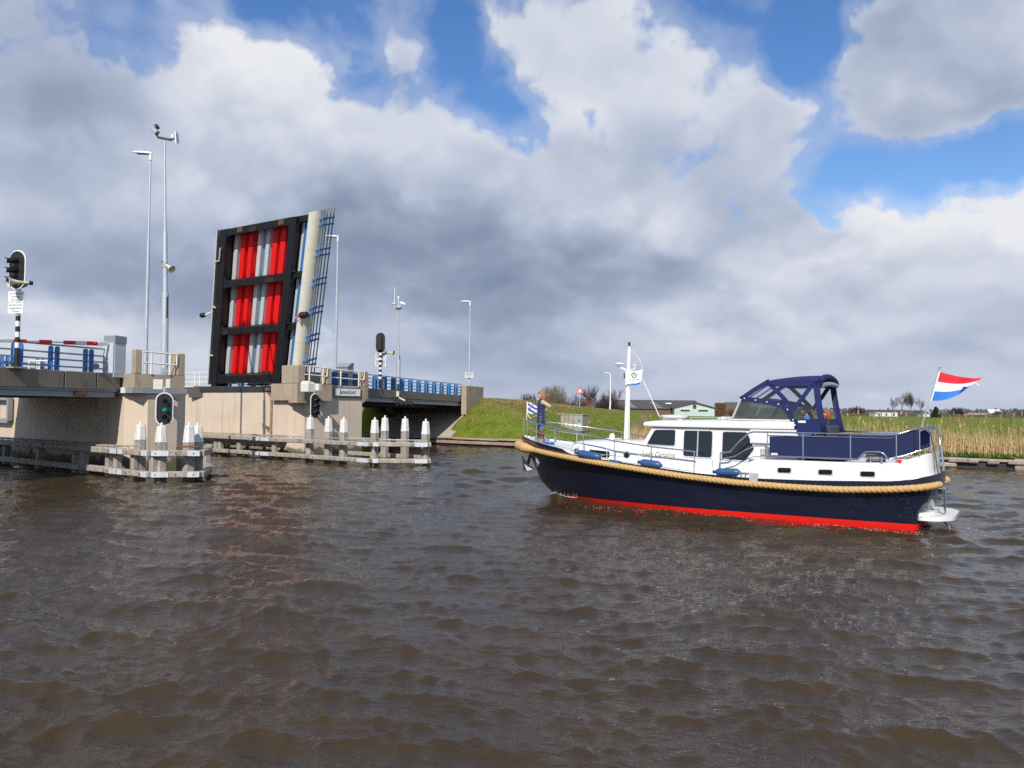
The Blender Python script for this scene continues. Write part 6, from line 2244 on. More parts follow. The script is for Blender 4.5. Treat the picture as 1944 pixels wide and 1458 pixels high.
# grass and dead tussocks on the dyke
gt_, dt_ = MB(), MB()
nb = 0
for i in range(17000):
    b_, w_ = rr.uniform(-4, 42), .3 + 26 * rr.random() ** 1.1
    p = BK(b_, w_, 0)
    u_ = (p - D0).dot(EU)
    v_ = (p - D0).dot(EV)
    if v_ < .9:
        continue
    z = gz(p.x, p.y) if False else None
    dt_.v.append((p.x, p.y, u_))
xs_ = np.array([q[0] for q in dt_.v])
ys_ = np.array([q[1] for q in dt_.v])
zs_ = ground(xs_, ys_)
pat = vnoise(xs_ * .35, ys_ * .35, 12) * .6 + vnoise(xs_ * 1.1, ys_ * 1.1, 4) * .4
dt_ = MB()
for x, y, z, q in zip(xs_, ys_, zs_, pat):
    dry_ = q + (z - 1.2) * .10 > .74
    tgt = dt_ if dry_ else gt_
    blade(tgt, V(x, y, z - .02), rr.uniform(.08, .20) * (1.2 if dry_ else .6), rr.uniform(.05, .10), rr.uniform(.03, .15), rr.uniform(0, 6.3))
M_gb = mat('grass blade', (.15, .19, .022), .9, var=.35, scale=2.5)
M_db = mat('dry grass blade', (.27, .20, .075), .9, var=.3, scale=2.5)
gt_.build('grass_blades', M_gb, fix=False)['kind'] = 'stuff'
dt_.build('dry_grass', M_db, fix=False)['kind'] = 'stuff'

# woven lattice panel on the bank
M_rod = mat('brown rods', (.20, .155, .10), .9, var=.3, scale=3)
lt = thing('lattice_fence', 'brown woven lattice panel standing in the reeds behind the white mast', 'fence', (8.7, 59.5, .7))
L0, LXx, LZz = V(8.55, 59.6, 1.05), V(1.0, -.15, .95), V(.15, 0, 1.0)
for k in range(9):
    f = k / 8
    MB().tube([L0 + LXx * f * 1.05 + LZz * -.1, L0 + LXx * (f * 1.05 + .12) + LZz * .45, L0 + LXx * min(1.05, f * 1.05 + .0) + LZz * .95], .035, 5).build('rod', M_rod, lt)
for k in range(6):
    MB().tube([L0 + LXx * t + LZz * (k * .17 + .04 * math.sin(t * 20 + k * 3)) for t in np.linspace(0, 1.1, 9)], .03, 5).build('woven_rod', M_rod, lt)

# ------------------------------------------------------------------ concrete kiosk and signs on the dyke
ks = thing('utility_kiosk', 'square concrete kiosk with a grey green door on the grass below the dyke', 'kiosk', (5.3, 68.3, 1.2))
kx, ky = V(.90, -.43, 0), V(.43, .90, 0)
M_kiosk = mat('mossy kiosk concrete', (.36, .32, .26), .92, var=.18, scale=2.5, bump=.4, bscale=25, stain=(.16, .15, .11), stain_amt=.7, stain_scale=(2.2, 2.2, .5), stain_lo=.47)
kc = V(5.22, 68.9, 1.86)
MB().frame_box(kc, kx, ky, Z, .98, .7, .68, .02).build('body', M_kiosk, ks)
MB().frame_box(kc + Z * .71, kx, ky, Z, 1.02, .74, .035, .01).build('lid', M_kiosk, ks)
dr = MB().frame_box(kc + kx * .66 - ky * .712, kx, ky, Z, .31, .015, .64).build('door', mat('grey green door', (.30, .34, .27), .6, var=.08), ks)
MB().frame_box(kc + kx * .70 - ky * .735 + Z * .22, kx, ky, Z, .035, .012, .11).build('lock_plate', M_matteblack, dr)
MB().frame_box(kc + kx * .70 - ky * .735 - Z * .12, kx, ky, Z, .13, .006, .10).build('warning_label', mat('blue white label', (.5, .6, .72), .5), dr)
MB().frame_box(kc - kx * 1.0 - ky * .5 + Z * .76, kx, ky, Z, .16, .3, .05, .02).build('lichen_cap', mat('orange lichen', (.52, .33, .06), .9, var=.3), ks)
for k in range(3):
    MB().frame_box(kc + kx * (-.62 + .4 * k) - ky * .702, kx, ky, Z, .012, .006, .62).build('panel_joint', mat('joint', (.12, .11, .09), .9), ks)

ts = thing('traffic_sign', 'red and white triangular warning sign on a grey pole over the dyke', 'sign', (7.58, 91.4, 3.2))
t0 = V(7.50, 91.4, 5.02)
MB().tube([V(7.50, 91.45, 3.1), V(7.50, 91.45, 5.0)], .035, 6).build('pole', M_galv, ts)
tri = lambda s_, y: [t0 + V(-s_ * .5, y, -s_ * .30), t0 + V(s_ * .5, y, -s_ * .30), t0 + V(0, y, s_ * .56)]
MB().prism(tri(.86, 0), V(0, -.02, 0)).build('red_border', M_red, ts)
MB().prism(tri(.54, -.021), V(0, -.01, 0)).build('white_field', M_white, ts)
for a_, c_ in (((-.13, -.08), (-.03, .07)), ((.13, -.08), (.03, .07)), ((-.16, -.10), (.16, -.10))):
    MB().bar(t0 + V(a_[0], -.04, a_[1]), t0 + V(c_[0], -.04, c_[1]), .015, .045, (0, 1, 0)).build('bridge_symbol', M_matteblack, ts)
lp = thing('street_lamp', 'bent white street lamp standing on the grassy dyke beyond the mast', 'street lamp', (11.77, 99.3, 3.0))
MB().tube([V(11.77, 99.3, 3.0), V(11.80, 99.3, 4.0)], .10, 8).build('pole_foot', M_white, lp)
MB().tube([V(11.80, 99.3, 4.0), V(11.82, 99.3, 7.1), V(11.74, 99.3, 7.32), V(11.5, 99.3, 7.42)], [.075, .065, .06, .05], 8).build('pole_shaft', M_white, lp)
MB().tube([V(11.5, 99.3, 7.42), V(10.9, 99.3, 7.50)], .05, 8).build('pole_arm', M_white, lp)
MB().frame_box(V(10.80, 99.3, 7.51), V(1, 0, -.1), V(0, 1, 0), V(.1, 0, 1), .22, .09, .035, .02).build('lamp_head', M_galv_dull, lp)

# ------------------------------------------------------------------ farm buildings
M_roofd = mat('dark corrugated roof', (.075, .072, .068), .8, var=.18, scale=.4, bump=.3, bscale=3)
M_barnw = mat('pale green barn wall', (.46, .55, .53), .8, var=.06, scale=.4)
M_brick = mat('brown brick', (.16, .09, .06), .9, var=.2, scale=1)
M_win = mat('far window', (.05, .06, .07), .2)
M_whitew = mat('white render', (.62, .62, .60), .8, var=.06)
M_roofr = mat('red tiles', (.22, .07, .045), .85, var=.2, scale=1)


def roof_prism(mb_, x0, x1, y0, y1, ze, zr, over=.4):
    """ridge along x"""
    ym = (y0 + y1) / 2
    P_ = [(y0 - over, ze - over * (zr - ze) / (ym - y0)), (ym, zr), (y1 + over, ze - over * (zr - ze) / (ym - y0)), (ym, zr - .35)]
    return mb_.prism([V(x0 - over, y, z) for y, z in P_], V(x1 - x0 + 2 * over, 0, 0))


Yb = 360.0
bn = thing('barn', 'long dark roofed farm barn with a pale green gable at its right end', 'barn', (62, Yb, .7))
kx_ = Yb / 150.0
bX0, bX1 = 19.9 * kx_, 36.0 * kx_
zr_, ze_ = 3 + 1.85 * kx_, 3 + .30 * kx_
MB().prism([V(bX0, Yb + 2, .5), V(bX1 - 4, Yb + 2, .5), V(bX1 - 4, Yb + 34, .5), V(bX0, Yb + 34, .5)], Z * (ze_ - .5)).build('long_wall', M_brick, bn)
roof_prism(MB(), bX0, bX1 - 3.2, Yb + 2, Yb + 34, ze_, zr_ + .25, .6).build('main_roof', M_roofd, bn)
MB().prism([V(bX0 - .1, y, z) for y, z in ((Yb + 2.4, ze_), (Yb + 18, zr_ - .5), (Yb + 33.6, ze_))], V(.3, 0, 0)).build('end_gable', M_barnw, bn)
# cross wing with the light gable facing us
gx0, gx1 = 29.2 * kx_, 36.4 * kx_
gz1, gze = 3 + 1.36 * kx_, 3 + .42 * kx_
gm = (gx0 + gx1) / 2
MB().prism([V(gx0, Yb - 3, .5), V(gx1, Yb - 3, .5), V(gx1, Yb - 3, gze), V(gm, Yb - 3, gz1), V(gx0, Yb - 3, gze)], V(0, 12, 0)).build('gable_wall', M_barnw, bn)
sl = (gz1 - gze) / (gm - gx0)
MB().prism([V(gx0 - .9, Yb - 3.6, gze - .9 * sl + .1), V(gm, Yb - 3.6, gz1 + .1), V(gx1 + .9, Yb - 3.6, gze - .9 * sl + .1), V(gx1 + .9, Yb - 3.6, gze - .9 * sl + .55), V(gm, Yb - 3.6, gz1 + .6), V(gx0 - .9, Yb - 3.6, gze - .9 * sl + .55)], V(0, 18, 0)).build('wing_roof', M_roofd, bn)
for x0, x1, z0, z1 in ((gx0 + 2.6, gx0 + 6.6, 2.7, 3.9), (gx1 - 7.0, gx1 - 2.9, 2.7, 3.9), (gm - .5, gm + .55, 4.0, 5.6)):
    w_ = MB().box(x0 - .2, x1 + .2, Yb - 3.12, Yb - 3.02, z0 - .15, z1 + .15).build('window', M_whitew if z0 < 3.5 else M_brick, bn)
    MB().box(x0, x1, Yb - 3.18, Yb - 3.125, z0, z1 - (.45 if z0 < 3.5 else 0)).build('pane', M_win, w_)
for k in range(8):
    f = k % 4
    x_ = bX0 + (3.2 if k < 4 else 14.5) + f * .5
    z_ = zr_ - .9 - f * .75
    y_ = Yb + 18 - (zr_ + .25 - z_) * (16 / (zr_ + .25 - ze_)) - .25
    MB().box(x_ - .2, x_ + 2.2, y_ - .2, y_ - .02, z_, z_ + .16).build('roof_light', M_plate, bn)
MB().box(gx0 - 2.0, gx0 + .6, Yb + 6.9, Yb + 7.1, 5.9, 6.4).build('roof_light', M_white, bn)


def house(label, cx, cy, w, d, ze, zr, wall, roof, chim=True, grp='farmhouses along the horizon'):
    h = thing('farmhouse', label, 'house', (cx, cy, .6), group=grp)
    MB().box(cx - w / 2, cx + w / 2, cy, cy + d, .4, ze).build('wall', wall, h)
    rf = roof_prism(MB(), cx - w / 2, cx + w / 2, cy, cy + d, ze, zr).build('roof', roof, h)
    for sx in (-1, 1):
        MB().prism([V(cx + sx * (w / 2 - .1), cy, ze), V(cx + sx * (w / 2 - .1), cy + d, ze), V(cx + sx * (w / 2 - .1), cy + d / 2, zr - .3)], V(.05, 0, 0)).build('gable', wall, h)
    if chim:
        MB().box(cx + w * .2, cx + w * .2 + .9, cy + d / 2 - .4, cy + d / 2 + .4, zr - .8, zr + 1.0).build('chimney', M_brick, rf)
    for k in range(3):
        x_ = cx - w * .33 + k * w * .33
        w_ = MB().box(x_ - .6, x_ + .6, cy - .06, cy - .01, 1.2, min(ze - .4, 2.6)).build('window', M_win, h)
    return h


house('small red roofed house with a white gable just showing over the dyke', 40.5, 450, 6, 6, 4.2, 9.0, M_whitew, M_roofr)
house('grey roofed brick house right of the pale barn gable', 126, 460, 13, 8, 3.2, 8.0, M_brick, M_roofd)
house('long low white farmhouse under the bare trees', 235, 520, 14, 9, 3.6, 4.9, M_whitew, M_roofd)
house('white house between the bare trees and the conifer', 283, 560, 10, 8, 2.9, 4.2, M_whitew, M_roofd)
house('low tan roofed farmhouse in the middle of the far field edge', 392, 700, 18, 9, 2.0, 3.7, M_brick, mat('tan roof', (.36, .27, .19), .85, var=.1))
house('white two storey house among the far right bushes', 412, 705, 10, 8, 3.6, 7.0, M_whitew, M_whitew)

# ------------------------------------------------------------------ bare trees and bushes
M_bark = mat('grey brown bark', (.09, .07, .055), .95, var=.2, scale=2)
M_twig = mat('bare twigs', (.115, .088, .068), .95, var=.25, scale=1.5)
M_twigd = mat('dark twigs', (.055, .042, .036), .95, var=.25, scale=1.5)
M_twigy = mat('yellow grey twigs', (.19, .155, .095), .95, var=.25, scale=1.5)
M_hedgeb = mat('brown beech hedge', (.20, .115, .06), .95, var=.3, scale=1.0)
M_fir = mat('dark conifer needles', (.016, .03, .016), .95, var=.3, scale=.7)


def seg3(mb_, a, b, r0, r1):
    d = (b - a)
    s = d.cross(Z)
    if s.length < 1e-4:
        s = V(1, 0, 0)
    s.normalize()
    u = s.cross(d).normalized()
    o = len(mb_.v)
    for p, r in ((a, r0), (b, r1)):
        for k in range(3):
            c_, s_ = math.cos(k * 2.0944), math.sin(k * 2.0944)
            mb_.v.append(tuple(p + s * (r * c_) + u * (r * s_)))
    mb_.f += [(o, o + 1, o + 4, o + 3), (o + 1, o + 2, o + 5, o + 4), (o + 2, o, o + 3, o + 5)]


def grow(trunk, crown, p, d, L, r, lev, maxlev, rnd, spread, nk):
    n = 3
    for i in range(n):
        d2 = (d + V(rnd.gauss(0, .12), rnd.gauss(0, .12), rnd.gauss(.03, .06))).normalized()
        q = p + d2 * (L / n)
        seg3(trunk if lev < 2 else crown, p, q, r * (1 - .25 * i / n), r * (1 - .25 * (i + 1) / n))
        p, d = q, d2
        if lev < maxlev and i >= (1 if lev == 0 else 0):
            for k in range(nk):
                a = rnd.uniform(0, 6.283)
                side = V(math.cos(a), math.sin(a), 0)
                nd = (d * rnd.uniform(.6, 1.0) + side * spread * rnd.uniform(.5, 1.1) + Z * .32).normalized()
                grow(trunk, crown, p, nd, L * rnd.uniform(.55, .78), r * .52, lev + 1, maxlev, rnd, spread, nk)


def bare_tree(label, x, y, h, seed, spread=.7, nk=3, m_=None, trunk_f=.42, grp='bare trees on the horizon', lev=4, z0=.6, r=None):
    rnd = random.Random(seed)
    g = thing('bare_tree', label, 'tree', (x, y, z0), group=grp)
    tr, cr_ = MB(), MB()
    base = V(x, y, z0)
    r = r or h * .022
    seg3(tr, base, base + Z * h * .16, r * 1.15, r)
    grow(tr, cr_, base + Z * h * .15, V(0, 0, 1), h * trunk_f, r, 0, lev, rnd, spread, nk)
    tr.build('trunk', M_bark, g, fix=False)
    cr_.build('crown', m_ or M_twig, g, fix=False)
    return g


def bush(label, x, y, w, h, z0, m_, n, seed, grp=None, tw=.03, cat='bush', name='bare_bush'):
    """twiggy bush: many thin stems rising from a common foot, ragged outline"""
    rnd = random.Random(seed)
    g = thing(name, label, cat, (x, y, z0), group=grp)
    st_, cr_ = MB(), MB()
    for k in range(9):
        a = rnd.uniform(0, 6.28)
        seg3(st_, V(x + rnd.gauss(0, w * .05), y + rnd.gauss(0, w * .05), z0), V(x + math.cos(a) * w * .25, y + math.sin(a) * w * .2, z0 + h * rnd.uniform(.4, .7)), tw * 2.2, tw)
    for i in range(n):
        a, e = rnd.uniform(0, 6.283), math.acos(rnd.random() ** .8)
        rad_ = rnd.uniform(.25, 1.0) ** .5 * (1 + .12 * math.sin(a * 5 + seed) + .1 * math.sin(e * 9 + seed))
        c_ = V(x + math.cos(a) * math.sin(e) * w / 2 * rad_, y + math.sin(a) * math.sin(e) * w / 2 * rad_, z0 + h * (.1 + .9 * math.cos(e) * rad_))
        d_ = (c_ - V(x, y, z0 - h * .1)).normalized()
        d_ = (d_ + V(rnd.gauss(0, .35), rnd.gauss(0, .35), rnd.gauss(.1, .3))).normalized()
        L_ = h * rnd.uniform(.08, .2)
        seg3(cr_, c_ - d_ * L_ * .5, c_ + d_ * L_ * .5, tw, tw * .4)
    st_.build('trunk', M_bark, g, fix=False)
    cr_.build('crown', m_, g, fix=False)
    return g


GB = 'bushes and trees behind the dyke'
bush('rounded bare olive grey bush behind the standing woman', 7.5, 150, 6.6, 5.2, 1.9, M_twigy, 2600, 3, GB, .028)
bush('low dark bush on the dyke just left of the standing woman', 2.6, 128, 4.3, 2.6, 2.6, M_twigd, 1300, 4, GB, .03)
bush('small bare bush behind the triangular warning sign', 13.6, 170, 6, 4.2, 1.5, M_twigd, 1100, 5, GB, .03)
bare_tree('slim dark tree rising behind the dyke right of the warning sign', 18.2, 180, 6.2, 11, .8, 3, M_twigd, .5, GB, 3)
bush('dense dark bush left of the bent street lamp', 20.4, 180, 6.2, 5.0, 1.0, M_twigd, 2400, 6, GB, .04)
bare_tree('thin bare tree right behind the bent street lamp', 22.9, 180, 5.4, 12, .6, 3, M_twig, .5, GB, 3)
bush('small dark bush left of the barn end wall', 42, 330, 9, 4.6, .7, M_twigd, 900, 7, GB, .06)
# clipped brown hedge block beside the barn
hd = thing('hedge_block', 'square brown clipped tree block beside the barn gable', 'hedge', (93, 370, .7), group=GB)
m_ = MB()
rnd = random.Random(8)
for i in range(2600):
    c_ = V(93 + rnd.uniform(-2.0, 2.0), 370 + rnd.uniform(-2, 2), .8 + 5.6 * rnd.random() ** .8)
    d_ = V(rnd.gauss(0, 1), rnd.gauss(0, 1), rnd.gauss(.6, 1)).normalized()
    seg3(m_, c_, c_ + d_ * .6, .07, .03)
m_.build('crown', M_hedgeb, hd, fix=False)
MB().box(92.8, 93.2, 369.8, 370.2, .5, 3).build('trunk', M_bark, hd)
bush('wide brown thicket between hedge block and brick house', 101, 380, 10, 3.9, .7, M_hedgeb, 1300, 9, GB, .07)
GH = 'trees and bushes on the far horizon'
bare_tree('tallest round headed bare tree left of the stern flag', 202, 430, 10.2, 31, .85, 2, M_twig, .50, GH, 4, r=.2)
bare_tree('bare tree touching the tallest one on its left side', 198, 432, 8.6, 32, .8, 2, M_twig, .50, GH, 4, r=.16)
bare_tree('slender bare tree just right of the tallest one', 207.5, 430, 8.8, 33, .5, 3, M_twig, .5, GH, 4, r=.14)
bare_tree('separate bare tree between the tall group and the conifer', 214, 432, 8.0, 34, .8, 2, M_twig, .50, GH, 4, r=.15)
cf = thing('conifer_tree', 'dark pointed conifer beside the stern flag staff', 'tree', (220, 430, .6), group=GH)
MB().tube([V(220, 430, .5), V(220, 430, 5)], .2, 6).build('trunk', M_bark, cf)
m_ = MB()
rnd = random.Random(5)
for i in range(2600):
    zf = rnd.random() ** 1.3
    a = rnd.uniform(0, 6.283)
    rad_ = 2.3 * (1 - zf) ** .8 * rnd.uniform(.5, 1.08)
    c_ = V(220 + rad_ * math.cos(a), 430 + rad_ * math.sin(a), 1.0 + 5.4 * zf)
    d_ = V(math.cos(a), math.sin(a), -.2 + rnd.gauss(0, .4)).normalized()
    seg3(m_, c_, c_ + d_ * .5, .11, .03)
m_.build('crown', M_fir, cf, fix=False)
bush('broad dark bush under the tip of the stern flag', 371, 690, 15, 7.2, .6, M_twigd, 1700, 41, GH, .11)
bush('dark bush right of the tan roofed farmhouse', 405, 690, 12, 5.0, .6, M_twigd, 1200, 42, GH, .11)
bush('dark wood edge at the right border of the picture', 432, 690, 26, 6.6, .6, M_twigd, 2600, 43, GH, .12)
bush('dark bush behind the blue canopy on the left of the field', 250, 600, 14, 6.4, .6, M_twigd, 1500, 44, GH, .1)
# far tree line: one low mass along the horizon
tl = MB()
rnd = random.Random(77)
for i in range(22000):
    x = rnd.uniform(-1400, 2400)
    y = 1250 + rnd.uniform(-60, 200)
    hmax = 5.5 + 9 * float(vnoise(np.array([x * .012]), np.array([1.0]), 2)[0]) ** 2
    if x < 350:
        hmax *= .8
    c_ = V(x, y, .6 + hmax * rnd.random() ** 1.4)
    seg3(tl, c_, c_ + V(rnd.gauss(0, 2), 0, rnd.uniform(1.0, 2.6)), rnd.uniform(1.1, 2.0), .5)
tl.build('far_treeline', mat('haze toned far wood', (.085, .085, .085), .95, var=.2, scale=.01), fix=False)['kind'] = 'stuff'  # flat grey puts the haze of distance into the wood's colour
# brown hedge line at the end of the meadow
hl = MB()
for i in range(11000):
    x = rnd.uniform(40, 900)
    y = 560 + rnd.uniform(0, 30) + x * .05
    c_ = V(x, y, .6 + 1.5 * rnd.random() ** 1.6)
    seg3(hl, c_, c_ + V(rnd.gauss(0, .5), 0, rnd.uniform(.4, 1.0)), rnd.uniform(.3, .6), .12)
hl.build('field_hedge', mat('brown field hedge', (.10, .075, .045), .95, var=.25, scale=.05), fix=False)['kind'] = 'stuff'

# ------------------------------------------------------------------ people
M_skin = mat('skin', (.58, .34, .25), .55, var=.06, scale=20)
M_hairg = mat('ginger blond hair', (.36, .17, .06), .6, var=.25, scale=40, bump=.4, bscale=120)
M_hairr = mat('red hair', (.30, .10, .03), .6, var=.25, scale=40, bump=.4, bscale=120)
M_hairdk = mat('grey brown hair', (.10, .08, .07), .6, var=.2, scale=40)
M_vest = mat('navy quilted vest', (.018, .026, .075), .5, var=.12, scale=8, bump=.3, bscale=25, sheen=.2)
M_sleeve = mat('beige knit', (.55, .40, .24), .9, var=.12, scale=20, bump=.4, bscale=90)
M_jeans = mat('blue jeans', (.075, .17, .36), .85, var=.15, scale=12, bump=.2, bscale=80)
M_boot = mat('brown leather boots', (.20, .075, .035), .5, var=.15, scale=12)
M_jacket = mat('dark navy jacket', (.012, .016, .04), .7, var=.12, scale=8)
M_shirt = mat('blue checked shirt', (.08, .18, .42), .8, var=.2, scale=10)


def skin_mesh(name, verts, edges, radii, mat_, root, levels=2):
    """one continuous body grown over a skeleton"""
    me = bpy.data.meshes.new(name)
    me.from_pydata([tuple(v) for v in verts], edges, [])
    ob = bpy.data.objects.new(name, me)
    COL.objects.link(ob)
    md = ob.modifiers.new('skin', 'SKIN')
    md.use_smooth_shade = True
    for i, r in enumerate(radii):
        sv = me.skin_vertices[0].data[i]
        sv.radius = (r, r) if not isinstance(r, tuple) else r
        sv.use_root = (i == 0)
    sb = ob.modifiers.new('sub', 'SUBSURF')
    sb.levels = levels
    sb.render_levels = levels
    bpy.context.view_layer.update()
    out = bpy.data.meshes.new_from_object(ob.evaluated_get(bpy.context.evaluated_depsgraph_get()))
    bpy.data.objects.remove(ob)
    out.name = name
    out.materials.clear()
    out.materials.append(mat_)
    o = bpy.data.objects.new(name, out)
    COL.objects.link(o)
    o.parent = root
    return o


def body(root, J):
    """J: dict of joints in the figure's frame (x = forward, y = left, z = up)"""
    vs, ed, rd, ix = [], [], [], {}

    def add(k, p, r, par=None):
        ix[k] = len(vs)
        vs.append(Vector(p))
        rd.append(r)
        if par is not None:
            ed.append((ix[par], ix[k]))

    add('pelvis', J['pelvis'], .125)
    add('waist', J['waist'], .115, 'pelvis')
    add('chest', J['chest'], .135, 'waist')
    add('neck0', J['neck0'], .062, 'chest')
    add('neck', J['neck'], .050, 'neck0')
    add('jaw', J['jaw'], .072, 'neck')
    add('head', J['head'], .093, 'jaw')
    add('crown', J['crown'], .070, 'head')
    fw = J.get('face', V(1, 0, 0))
    add('nose', Vector(J['head']) + fw * .105 - Z * .02, .014, 'head')
    for s in ('l', 'r'):
        add('sh' + s, J['sh' + s], .062, 'chest')
        add('el' + s, J['el' + s], .043, 'sh' + s)
        add('wr' + s, J['wr' + s], .030, 'el' + s)
        hd = J['hd' + s]
        d = (Vector(hd) - Vector(J['wr' + s])).normalized()
        palm = Vector(J['wr' + s]) + d * .075
        add('palm' + s, palm, .030, 'wr' + s)
        side = d.cross(fw)
        if side.length < .2:
            side = d.cross(V(0, 1, 0))
        side.normalize()
        curl = side.cross(d)
        for q, (off, ln) in enumerate(((-.027, .065), (-.009, .078), (.009, .074), (.027, .058))):
            b = palm + d * .035 + side * off
            add(f'f{s}{q}a', b, .0095, 'palm' + s)
            add(f'f{s}{q}b', b + d * ln * .55 + curl * .012, .0085, f'f{s}{q}a')
            add(f'f{s}{q}c', b + d * ln + curl * .032, .0075, f'f{s}{q}b')
        add(f't{s}a', palm - side * .036 + d * .0, .011, 'palm' + s)
        add(f't{s}b', palm - side * .058 + d * .038 + curl * .012, .0095, f't{s}a')
        add('hip' + s, J['hip' + s], .092, 'pelvis')
        add('kn' + s, J['kn' + s], .058, 'hip' + s)
        add('an' + s, J['an' + s], .040, 'kn' + s)
        add('toe' + s, J['toe' + s], .035, 'an' + s)
    return skin_mesh('body', vs, ed, rd, M_skin, root)


def ell(c, rx, ry, n=16, tilt=0.0):
    c = Vector(c)
    return [c + V(rx * math.cos(2 * math.pi * k / n), ry * math.sin(2 * math.pi * k / n), tilt * math.cos(2 * math.pi * k / n)) for k in range(n)]


def limb(root, name, pts, rads, m_, seg=12):
    return MB().tube(pts, rads, seg).build(name, m_, root, local=True, smooth=60)


def head_bits(root, J, m_hair, long_=True, glasses=False, fw=V(1, 0, 0)):
    h = Vector(J['head'])
    left = Z.cross(fw).normalized()
    rings = []
    n = 16
    for zf, r, back in ((-.19 if long_ else -.06, .085, .075), (-.11 if long_ else -.03, .132, .06), (-.01, .138, .045), (.06, .132, .032), (.11, .105, .02), (.148, .055, .012), (.160, .006, .008)):
        ring = []
        for k in range(n):
            a = 2 * math.pi * k / n
            f, s = math.cos(a), math.sin(a)
            rr_ = r
            if zf < .06 and f > .25:
                rr_ = r * (.80 - .55 * (f - .25))          # leaves the face free
            jit = 1 + .05 * math.sin(k * 7 + zf * 60)
            ring.append(h + fw * ((f * rr_ * 1.06 * jit - back) if zf > .07 else min(f * rr_ * 1.06 * jit - back, .012 + .02 * abs(s))) + left * (s * rr_ * .92 * jit) + Z * (zf + .012 * math.sin(k * 5)))
        rings.append(ring)
    MB().rings(rings).build('hair', m_hair, root, local=True, smooth=70)
    for s in (-1, 1):
        MB().lathe(h + fw * .082 + left * (s * .033) + Z * .008, fw, [(-.005, .012), (.006, .009), (.009, .002)], 8).build('eye', M_matteblack, root, local=True)
        MB().lathe(h + left * (s * .088) - Z * .01, left * s, [(0, .03), (.012, .028), (.018, .012)], 8).build('ear', M_skin, root, local=True)
    MB().frame_box(h + fw * .088 - Z * .062, fw, left, Z, .006, .024, .006).build('mouth', mat('lips', (.40, .14, .12), .5), root, local=True)
    if glasses:
        MB().frame_box(h + fw * .075 + Z * .085, (fw + Z * .6).normalized(), left, (Z - fw * .6).normalized(), .012, .075, .022, .006).build('sunglasses', M_matteblack, root, local=True)


# woman on the foredeck
wp = thing('person', 'ginger haired woman in navy quilted vest, jeans and brown boots standing at the bow', 'person', yacht.matrix_world @ V(11.74, .25, 1.865), BANG + .50)
J = dict(pelvis=V(0, 0, .93), waist=V(.01, 0, 1.10), chest=V(.0, 0, 1.30), neck0=V(-.005, 0, 1.43), neck=V(.01, 0, 1.48), jaw=V(.03, 0, 1.545), head=V(.025, 0, 1.60), crown=V(.015, 0, 1.655),
         shl=V(-.01, .17, 1.385), ell=V(-.29, .21, 1.24), wrl=V(-.17, .03, 1.08), hdl=V(-.15, -.05, 1.05),
         shr=V(.0, -.17, 1.385), elr=V(-.03, -.27, 1.10), wrr=V(.13, -.18, .92), hdr=V(.22, -.10, .86),
         hipl=V(0, .09, .87), knl=V(-.02, .10, .48), anl=V(-.05, .11, .085), toel=V(.09, .115, .03),
         hipr=V(.02, -.09, .87), knr=V(.08, -.11, .48), anr=V(.07, -.12, .085), toer=V(.21, -.13, .03))
body(wp, J)
rings = []
for i in range(31):
    f = i / 30
    z = .58 + f * .86
    base_x = .150 + .018 * math.cos(f * 5.2) - .035 * max(0, f - .85) / .15
    base_y = .195 + .02 * math.cos(f * 6.28) - (.06 * max(0, f - .9) / .1)
    bulge = .013 * abs(math.sin(f * math.pi * 8))
    rings.append(ell((.005, 0, z), base_x + bulge, base_y + bulge, 20))
rings.append(ell((-.01, 0, 1.50), .085, .10, 20))
MB().rings(rings).build('vest', M_vest, wp, local=True, smooth=60)
MB().tube([V(-.08, -.10, 1.42), V(-.13, 0, 1.40), V(-.08, .10, 1.42)], [.04, .06, .04], 10).build('hood', M_vest, wp, local=True, smooth=60)
limb(wp, 'sleeve', [J['shl'], J['shl'].lerp(J['ell'], .5), J['ell'], J['ell'].lerp(J['wrl'], .5), J['wrl']], [.082, .070, .062, .055, .045], M_sleeve)
limb(wp, 'sleeve', [J['shr'], J['shr'].lerp(J['elr'], .5), J['elr'], J['elr'].lerp(J['wrr'], .5), J['wrr']], [.078, .068, .060, .054, .044], M_sleeve)
MB().tube([V(.07, .04, 1.50), V(.11, .02, 1.42), V(.125, .0, 1.30)], [.05, .055, .03], 10).build('scarf', M_sleeve, wp, local=True, smooth=60)
for s in ('l', 'r'):
    limb(wp, 'jeans_leg', [J['hip' + s] + Z * .04, J['hip' + s].lerp(J['kn' + s], .5), J['kn' + s], J['kn' + s].lerp(J['an' + s], .18)], [.080, .088, .082, .078], M_jeans)
    an_ = J['an' + s]
    limb(wp, 'boot', [J['kn' + s].lerp(an_, .14), J['kn' + s].lerp(an_, .5), an_ + Z * .03, an_ - Z * .06], [.088, .078, .062, .06], M_boot)
    MB().rings([[an_ + V(dx, dy * w_, dz_ - .085) for dy, dz_ in ((-1, 0), (1, 0), (1, h_ * .6), (.5, h_), (-.5, h_), (-1, h_ * .6))] for dx, w_, h_ in ((-.075, .035, .10), (0, .048, .12), (.10, .05, .075), (.17, .035, .05), (.195, .012, .03))]).build('boot_foot', M_boot, wp, local=True, smooth=50)
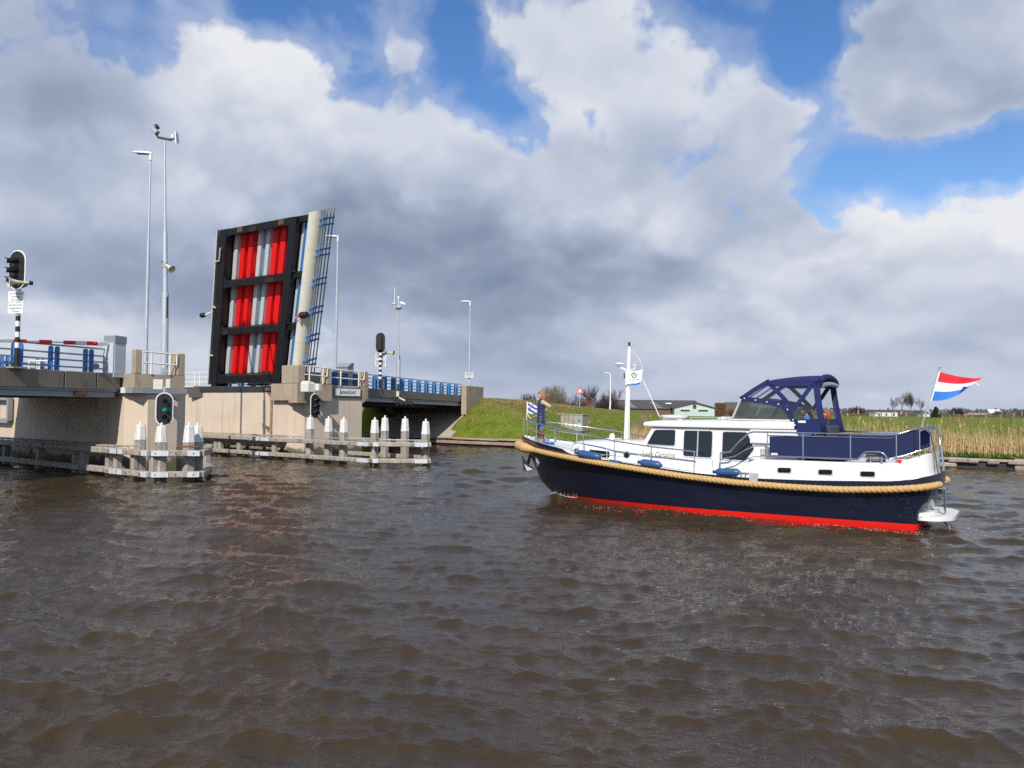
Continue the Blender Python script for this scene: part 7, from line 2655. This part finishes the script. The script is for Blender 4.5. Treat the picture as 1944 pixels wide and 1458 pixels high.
head_bits(wp, J, M_hairg, True, True)


def seated(label, p, rot, top_m, hair_m, long_, trousers, lean=0.0):
    g = thing('person', label, 'person', yacht.matrix_world @ Vector(p), BANG + rot)
    J = dict(pelvis=V(0, 0, .12), waist=V(.0, 0, .28), chest=V(lean * .5, 0, .47), neck0=V(lean * .7, 0, .60), neck=V(lean * .8 + .01, 0, .65), jaw=V(lean + .03, 0, .715), head=V(lean + .03, 0, .77), crown=V(lean + .02, 0, .825),
             shl=V(lean * .6, .18, .555), ell=V(.06, .27, .30), wrl=V(.27, .20, .24), hdl=V(.37, .15, .24),
             shr=V(lean * .6, -.18, .555), elr=V(.06, -.27, .30), wrr=V(.27, -.20, .24), hdr=V(.37, -.15, .24),
             hipl=V(.04, .10, .10), knl=V(.46, .12, .13), anl=V(.50, .12, -.30), toel=V(.62, .12, -.36),
             hipr=V(.04, -.10, .10), knr=V(.46, -.12, .13), anr=V(.50, -.12, -.30), toer=V(.62, -.12, -.36))
    body(g, J)
    rings = [ell((lean * .6 * f, 0, .06 + .53 * f), .135 + .015 * math.sin(f * 6), .195 + .02 * math.sin(f * 3), 18) for f in np.linspace(0, 1, 9)]
    rings.append(ell((lean * .75, 0, .645), .075, .085, 18))
    MB().rings(rings).build('jacket', top_m, g, local=True, smooth=60)
    for s in ('l', 'r'):
        limb(g, 'sleeve', [J['sh' + s], J['sh' + s].lerp(J['el' + s], .5), J['el' + s], J['wr' + s]], [.082, .072, .064, .046], top_m)
        limb(g, 'trouser_leg', [J['hip' + s], J['kn' + s], J['an' + s]], [.11, .085, .06], trousers)
        limb(g, 'shoe', [J['an' + s] - Z * .02, J['toe' + s]], [.055, .045], M_boot)
    head_bits(g, J, hair_m, long_)
    return g


seated('helmsman in blue shirt seated behind the clear canopy panel', (2.92, .25, 2.27), .25, M_shirt, M_hairdk, False, M_jeans, .06)
seated('red haired person in dark navy jacket seated at the open back of the canopy', (2.55, -.38, 2.17), .5, M_jacket, M_hairr, True, M_jacket, .03)
